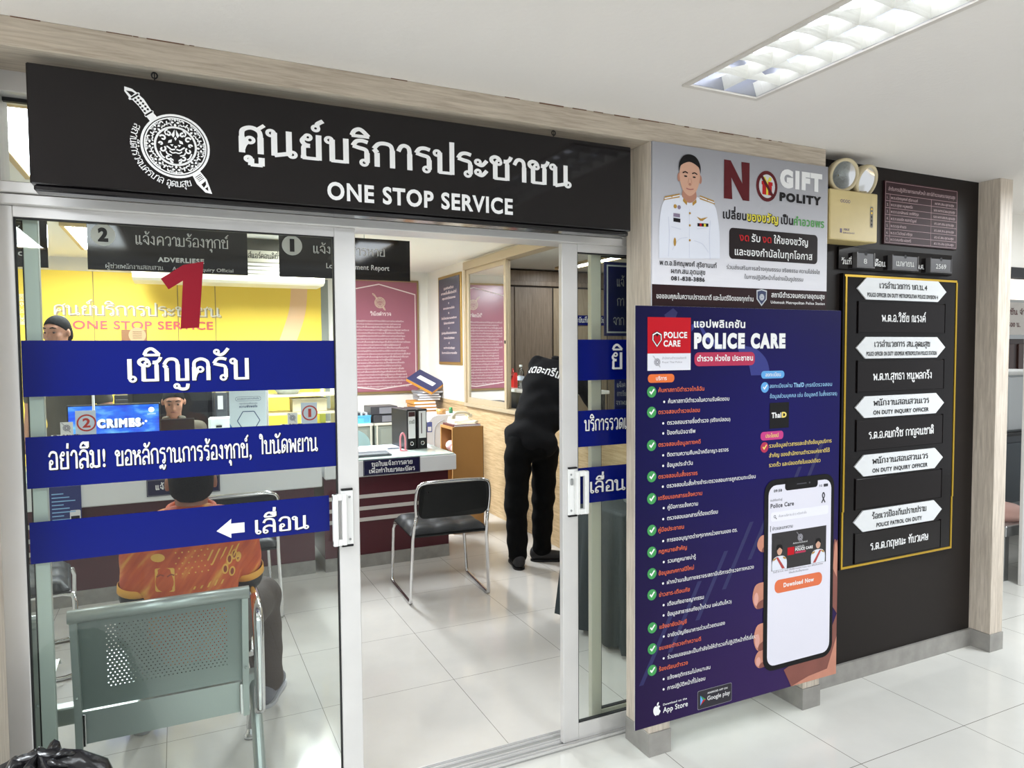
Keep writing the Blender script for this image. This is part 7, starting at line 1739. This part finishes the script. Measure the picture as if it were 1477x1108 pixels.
def on_back(rows, h, fr, sh, ctr, wd, m_, off):
    l = MB(); bk = -fr['fw']; rt = fr['sd']; O = ctr+bk*off
    for s, x, z in rows: text(l, s, Vector(O+rt*x+fr['up']*z), Vector(rt), Vector(fr['up']), h, m_, wd, .04, 'plain', 'c')
    # wrap the lettering onto the rounded back
    dg = bpy.context.evaluated_depsgraph_get(); dg.update()
    ob = sh; inv = ROOTM[ob.name].inverted()
    for i, v in enumerate(l.v):
        o_ = inv @ Vector(v); d_ = inv.to_3x3() @ Vector(fr['fw'])
        hit, loc, nn, _ = ob.ray_cast(o_, d_)
        if hit: l.v[i] = tuple(ROOTM[ob.name] @ (loc+nn*.003))
    l.build('back_lettering', sh)
on_back([('เตอะทรีเคลม', 0, 0)], .052, fr, sh, fr['neck']-fr['up']*.18-fr['sd']*.01, .34, INK_W, .35)
# seated man in orange on the bench, seen from behind
def orange_mat():
    m_ = mat('orange_print_shirt', (214, 96, 44), .7); nt = m_.node_tree; b = nt.nodes['Principled BSDF']
    tc = nt.nodes.new('ShaderNodeTexCoord'); m0 = nt.nodes.new('ShaderNodeMapping'); m0.inputs['Rotation'].default_value = (0, .95, 0); mp = nt.nodes.new('ShaderNodeMapping'); mp.inputs['Scale'].default_value = (2.5, 2.5, 13)
    n = nt.nodes.new('ShaderNodeTexNoise'); n.inputs['Scale'].default_value = 2.2; n.inputs['Detail'].default_value = 5
    r = nt.nodes.new('ShaderNodeValToRGB'); e = r.color_ramp.elements; e[0].position = .36; e[0].color = rgb(196, 74, 34); e[1].position = .7; e[1].color = rgb(244, 172, 74); q = e.new(.55); q.color = rgb(220, 100, 46)
    nt.links.new(tc.outputs['Object'], m0.inputs[0]); nt.links.new(m0.outputs[0], mp.inputs[0]); nt.links.new(mp.outputs[0], n.inputs['Vector']); nt.links.new(n.outputs['Fac'], r.inputs[0]); nt.links.new(r.outputs[0], b.inputs['Base Color'])
    return m_
M_OR = orange_mat(); M_CUFF = mat('yellow_cuff', (240, 172, 70), .7)
J = dict(head=(.036, 2.80, 1.065), neck=(.034, 2.77, .945), chest=(.03, 2.745, .79), pelvis=(.03, 2.73, .525), sL=(-.125, 2.755, .90), sR=(.190, 2.755, .90), eL=(-.155, 2.80, .675), eR=(.225, 2.82, .685), wL=(-.08, 3.00, .60), wR=(.16, 3.03, .60),
         hL=(-.06, 2.76, .505), hR=(.12, 2.76, .505), kL=(-.16, 3.17, .485), kR=(.300, 3.17, .485), aL=(-.17, 3.22, .09), aR=(.325, 3.215, .09), tL=(-.19, 3.37, .03), tR=(.385, 3.355, .03), pL=(0, 0, -1), pR=(0, 0, -1), sole=mat('pale_sole', (196, 196, 200), .6))
S, sh, fr = figure('person seated on the metal bench in an orange printed shirt, seen from behind', (.03, 2.9, 0), J, (0, 1), .15, SKIN2, HAIR, M_OR, mat('brown_trouser_cloth', (78, 68, 64), .8, bump=.15, bscale=60), mat('grey_mesh_shoe', (126, 126, 134), .7, bump=.4, bscale=220), .375, (-.08, 0), collar=mat('orange_collar', (226, 100, 44), .7), arms_under=mat('black_under_sleeve', (24, 24, 26), .6), folds=.003, girth=.90)
for s_, e_ in (((-.125, 2.755, .90), (-.155, 2.80, .675)), ((.190, 2.755, .90), (.225, 2.82, .685))):
    a = np.array(s_); b_ = np.array(e_); d = nrm(b_-a); p = a+(b_-a)*.72; ee = nrm(np.cross(d, V(0, 1, 0))); gg = np.cross(d, ee)
    v = []; n = 24
    for h_, rr in ((-.012, .0585), (-.010, .0605), (.016, .0595), (.018, .054)):
        for i in range(n): t = 2*math.pi*i/n; v.append(tuple(p+d*(h_+.03)+(ee*math.cos(t)+gg*math.sin(t))*rr))
    MB().add(v, [(q*n+i, q*n+(i+1) % n, (q+1)*n+(i+1) % n, (q+1)*n+i) for q in range(3) for i in range(n)], M_CUFF, True).build('cuff', sh)
# printed motifs on the back of the shirt: five-lobed hand and a cloud badge
l = MB(); bk = V(0, -1, 0)
P_OY = mat('shirt_print_yellow', (244, 186, 84), .7); P_OB = mat('shirt_print_brown', (150, 62, 36), .7)
for dx, dz in ((.105, -.02), (.120, .01), (.137, .02), (.152, .005), (.128, -.035)):
    l.slab(circ(fr['chest'][0]+dx, fr['chest'][2]+dz, .011, 12, .018), (0, 2.5, 0), X3, Z3, P_OY); l.slab(circ(fr['chest'][0]+dx, fr['chest'][2]+dz, .006, 10, .012), (0, 2.499, 0), X3, Z3, P_OB)
for q in range(5): l.slab([(.03+.022*q, .72), (.036+.022*q, .72), (.10+.022*q, .845), (.094+.022*q, .845)], (0, 2.5, 0), X3, Z3, P_OY)
for i in range(6):
    for k in range(5): l.slab(circ(-.02+.02*i+.01*(k % 2), .85-.018*k, .0028, 6), (0, 2.5, 0), X3, Z3, P_OY)
l.slab(circ(-.075, .835, .022, 16, .014), (0, 2.5, 0), X3, Z3, P_OY); l.slab(rrect(-.085, .72, -.025, .80, .006), (0, 2.5, 0), X3, Z3, P_OY)
for q in ((-.08, .775), (-.048, .775)): l.slab(ribbon([(q[0], q[1]-.004), (q[0]+.012, q[1]+.004), (q[0]+.022, q[1])], .0022), (0, 2.499, 0), X3, Z3, P_OB)
for i, v in enumerate(l.v):
    hit, loc, nn, _ = sh.ray_cast(ROOTM[sh.name].inverted() @ Vector(v), Vector((0, 1, 0)))
    if hit: l.v[i] = tuple(ROOTM[sh.name] @ (loc+nn*(.002+(2.5-v[1])*.4)))
l.build('printed_motif', sh)
# officer seated behind the laptop
OLV = mat('olive_uniform', (94, 88, 74), .8, bump=.1, bscale=60)
def seatedJ(x, yv, hz): return dict(head=(x, yv-.06, hz), neck=(x, yv, hz-.16), chest=(x, yv+.02, hz-.36), pelvis=(x, yv+.04, hz-.66), sL=(x+.17, yv+.01, hz-.22), sR=(x-.17, yv+.01, hz-.22), eL=(x+.23, yv-.06, hz-.46), eR=(x-.23, yv-.06, hz-.46), wL=(x+.12, yv-.26, hz-.42), wR=(x-.12, yv-.26, hz-.42),
    hL=(x+.09, yv+.02, hz-.67), hR=(x-.09, yv+.02, hz-.67), kL=(x+.12, yv-.16, hz-.68), kR=(x-.12, yv-.16, hz-.68), aL=(x+.12, yv-.18, .085), aR=(x-.12, yv-.18, .085), tL=(x+.13, yv-.31, .03), tR=(x-.13, yv-.31, .03), pL=(0, 0, -1), pR=(0, 0, -1))
S, sh, fr = figure('person in olive uniform seated behind the laptop, looking down, between the blue door strips', (-.03, 6.15, 0), seatedJ(-.03, 6.15, 1.155), (0, -1), .28, SKIN, HAIR, OLV, OLV, M_BLACK, .44, (-.06, 0), collar=OLV, folds=.0025)
l = MB(); l.ball((-.115, 6.055, 1.005), .007, M_STEEL, 8, 6); l.ball((.055, 6.055, 1.005), .007, M_STEEL, 8, 6); l.build('collar_badge', sh)
S = thing('office_chair', 'black office chair under the seated officer', 'chair', (-.03, 6.25, 0))
MB().box(-.36, .26, 6.36, 6.43, .55, 1.30, M_PU, .05).build('backrest', S); MB().box(-.27, .21, 5.98, 6.36, .36, .405, M_PU, .015).build('seat', S)
b = MB().cyl((-.03, 6.2, .05), (-.03, 6.2, .36), .025, M_BLACK, 12)
for k in range(5): b.tube([(-.03, 6.2, .08), (-.03+.26*math.cos(k*1.257), 6.2+.26*math.sin(k*1.257), .03)], .018, M_BLACK, 8)
b.build('base', S)
# officer standing at the left
yo = 5.86
J = dict(head=(-.755, yo, 1.685), neck=(-.735, yo+.03, 1.52), chest=(-.70, yo+.03, 1.30), pelvis=(-.69, yo+.03, .96), sL=(-.53, yo-.01, 1.45), sR=(-.88, yo+.08, 1.45), eL=(-.47, yo-.02, 1.18), eR=(-.93, yo+.08, 1.18), wL=(-.52, yo-.12, .96), wR=(-.95, yo, .95),
         hL=(-.60, yo+.02, .90), hR=(-.78, yo+.04, .90), kL=(-.60, yo+.02, .48), kR=(-.79, yo+.04, .48), aL=(-.60, yo+.04, .085), aR=(-.80, yo+.06, .085), tL=(-.63, yo-.10, .03), tR=(-.85, yo-.07, .03), pL=(1, 0, 0), pR=(-1, 0, 0))
figure('person with cropped black hair in dark olive uniform standing at the left behind the counter', (-.7, yo, 0), J, (-.45, -.89), .1, SKIN, HAIR, mat('dark_olive_uniform', (78, 72, 62), .8, bump=.1, bscale=60), OLV, M_BLACK, .44, (-.06, 0), collar=OLV, folds=.003)
bpy.data.objects.remove(_to)
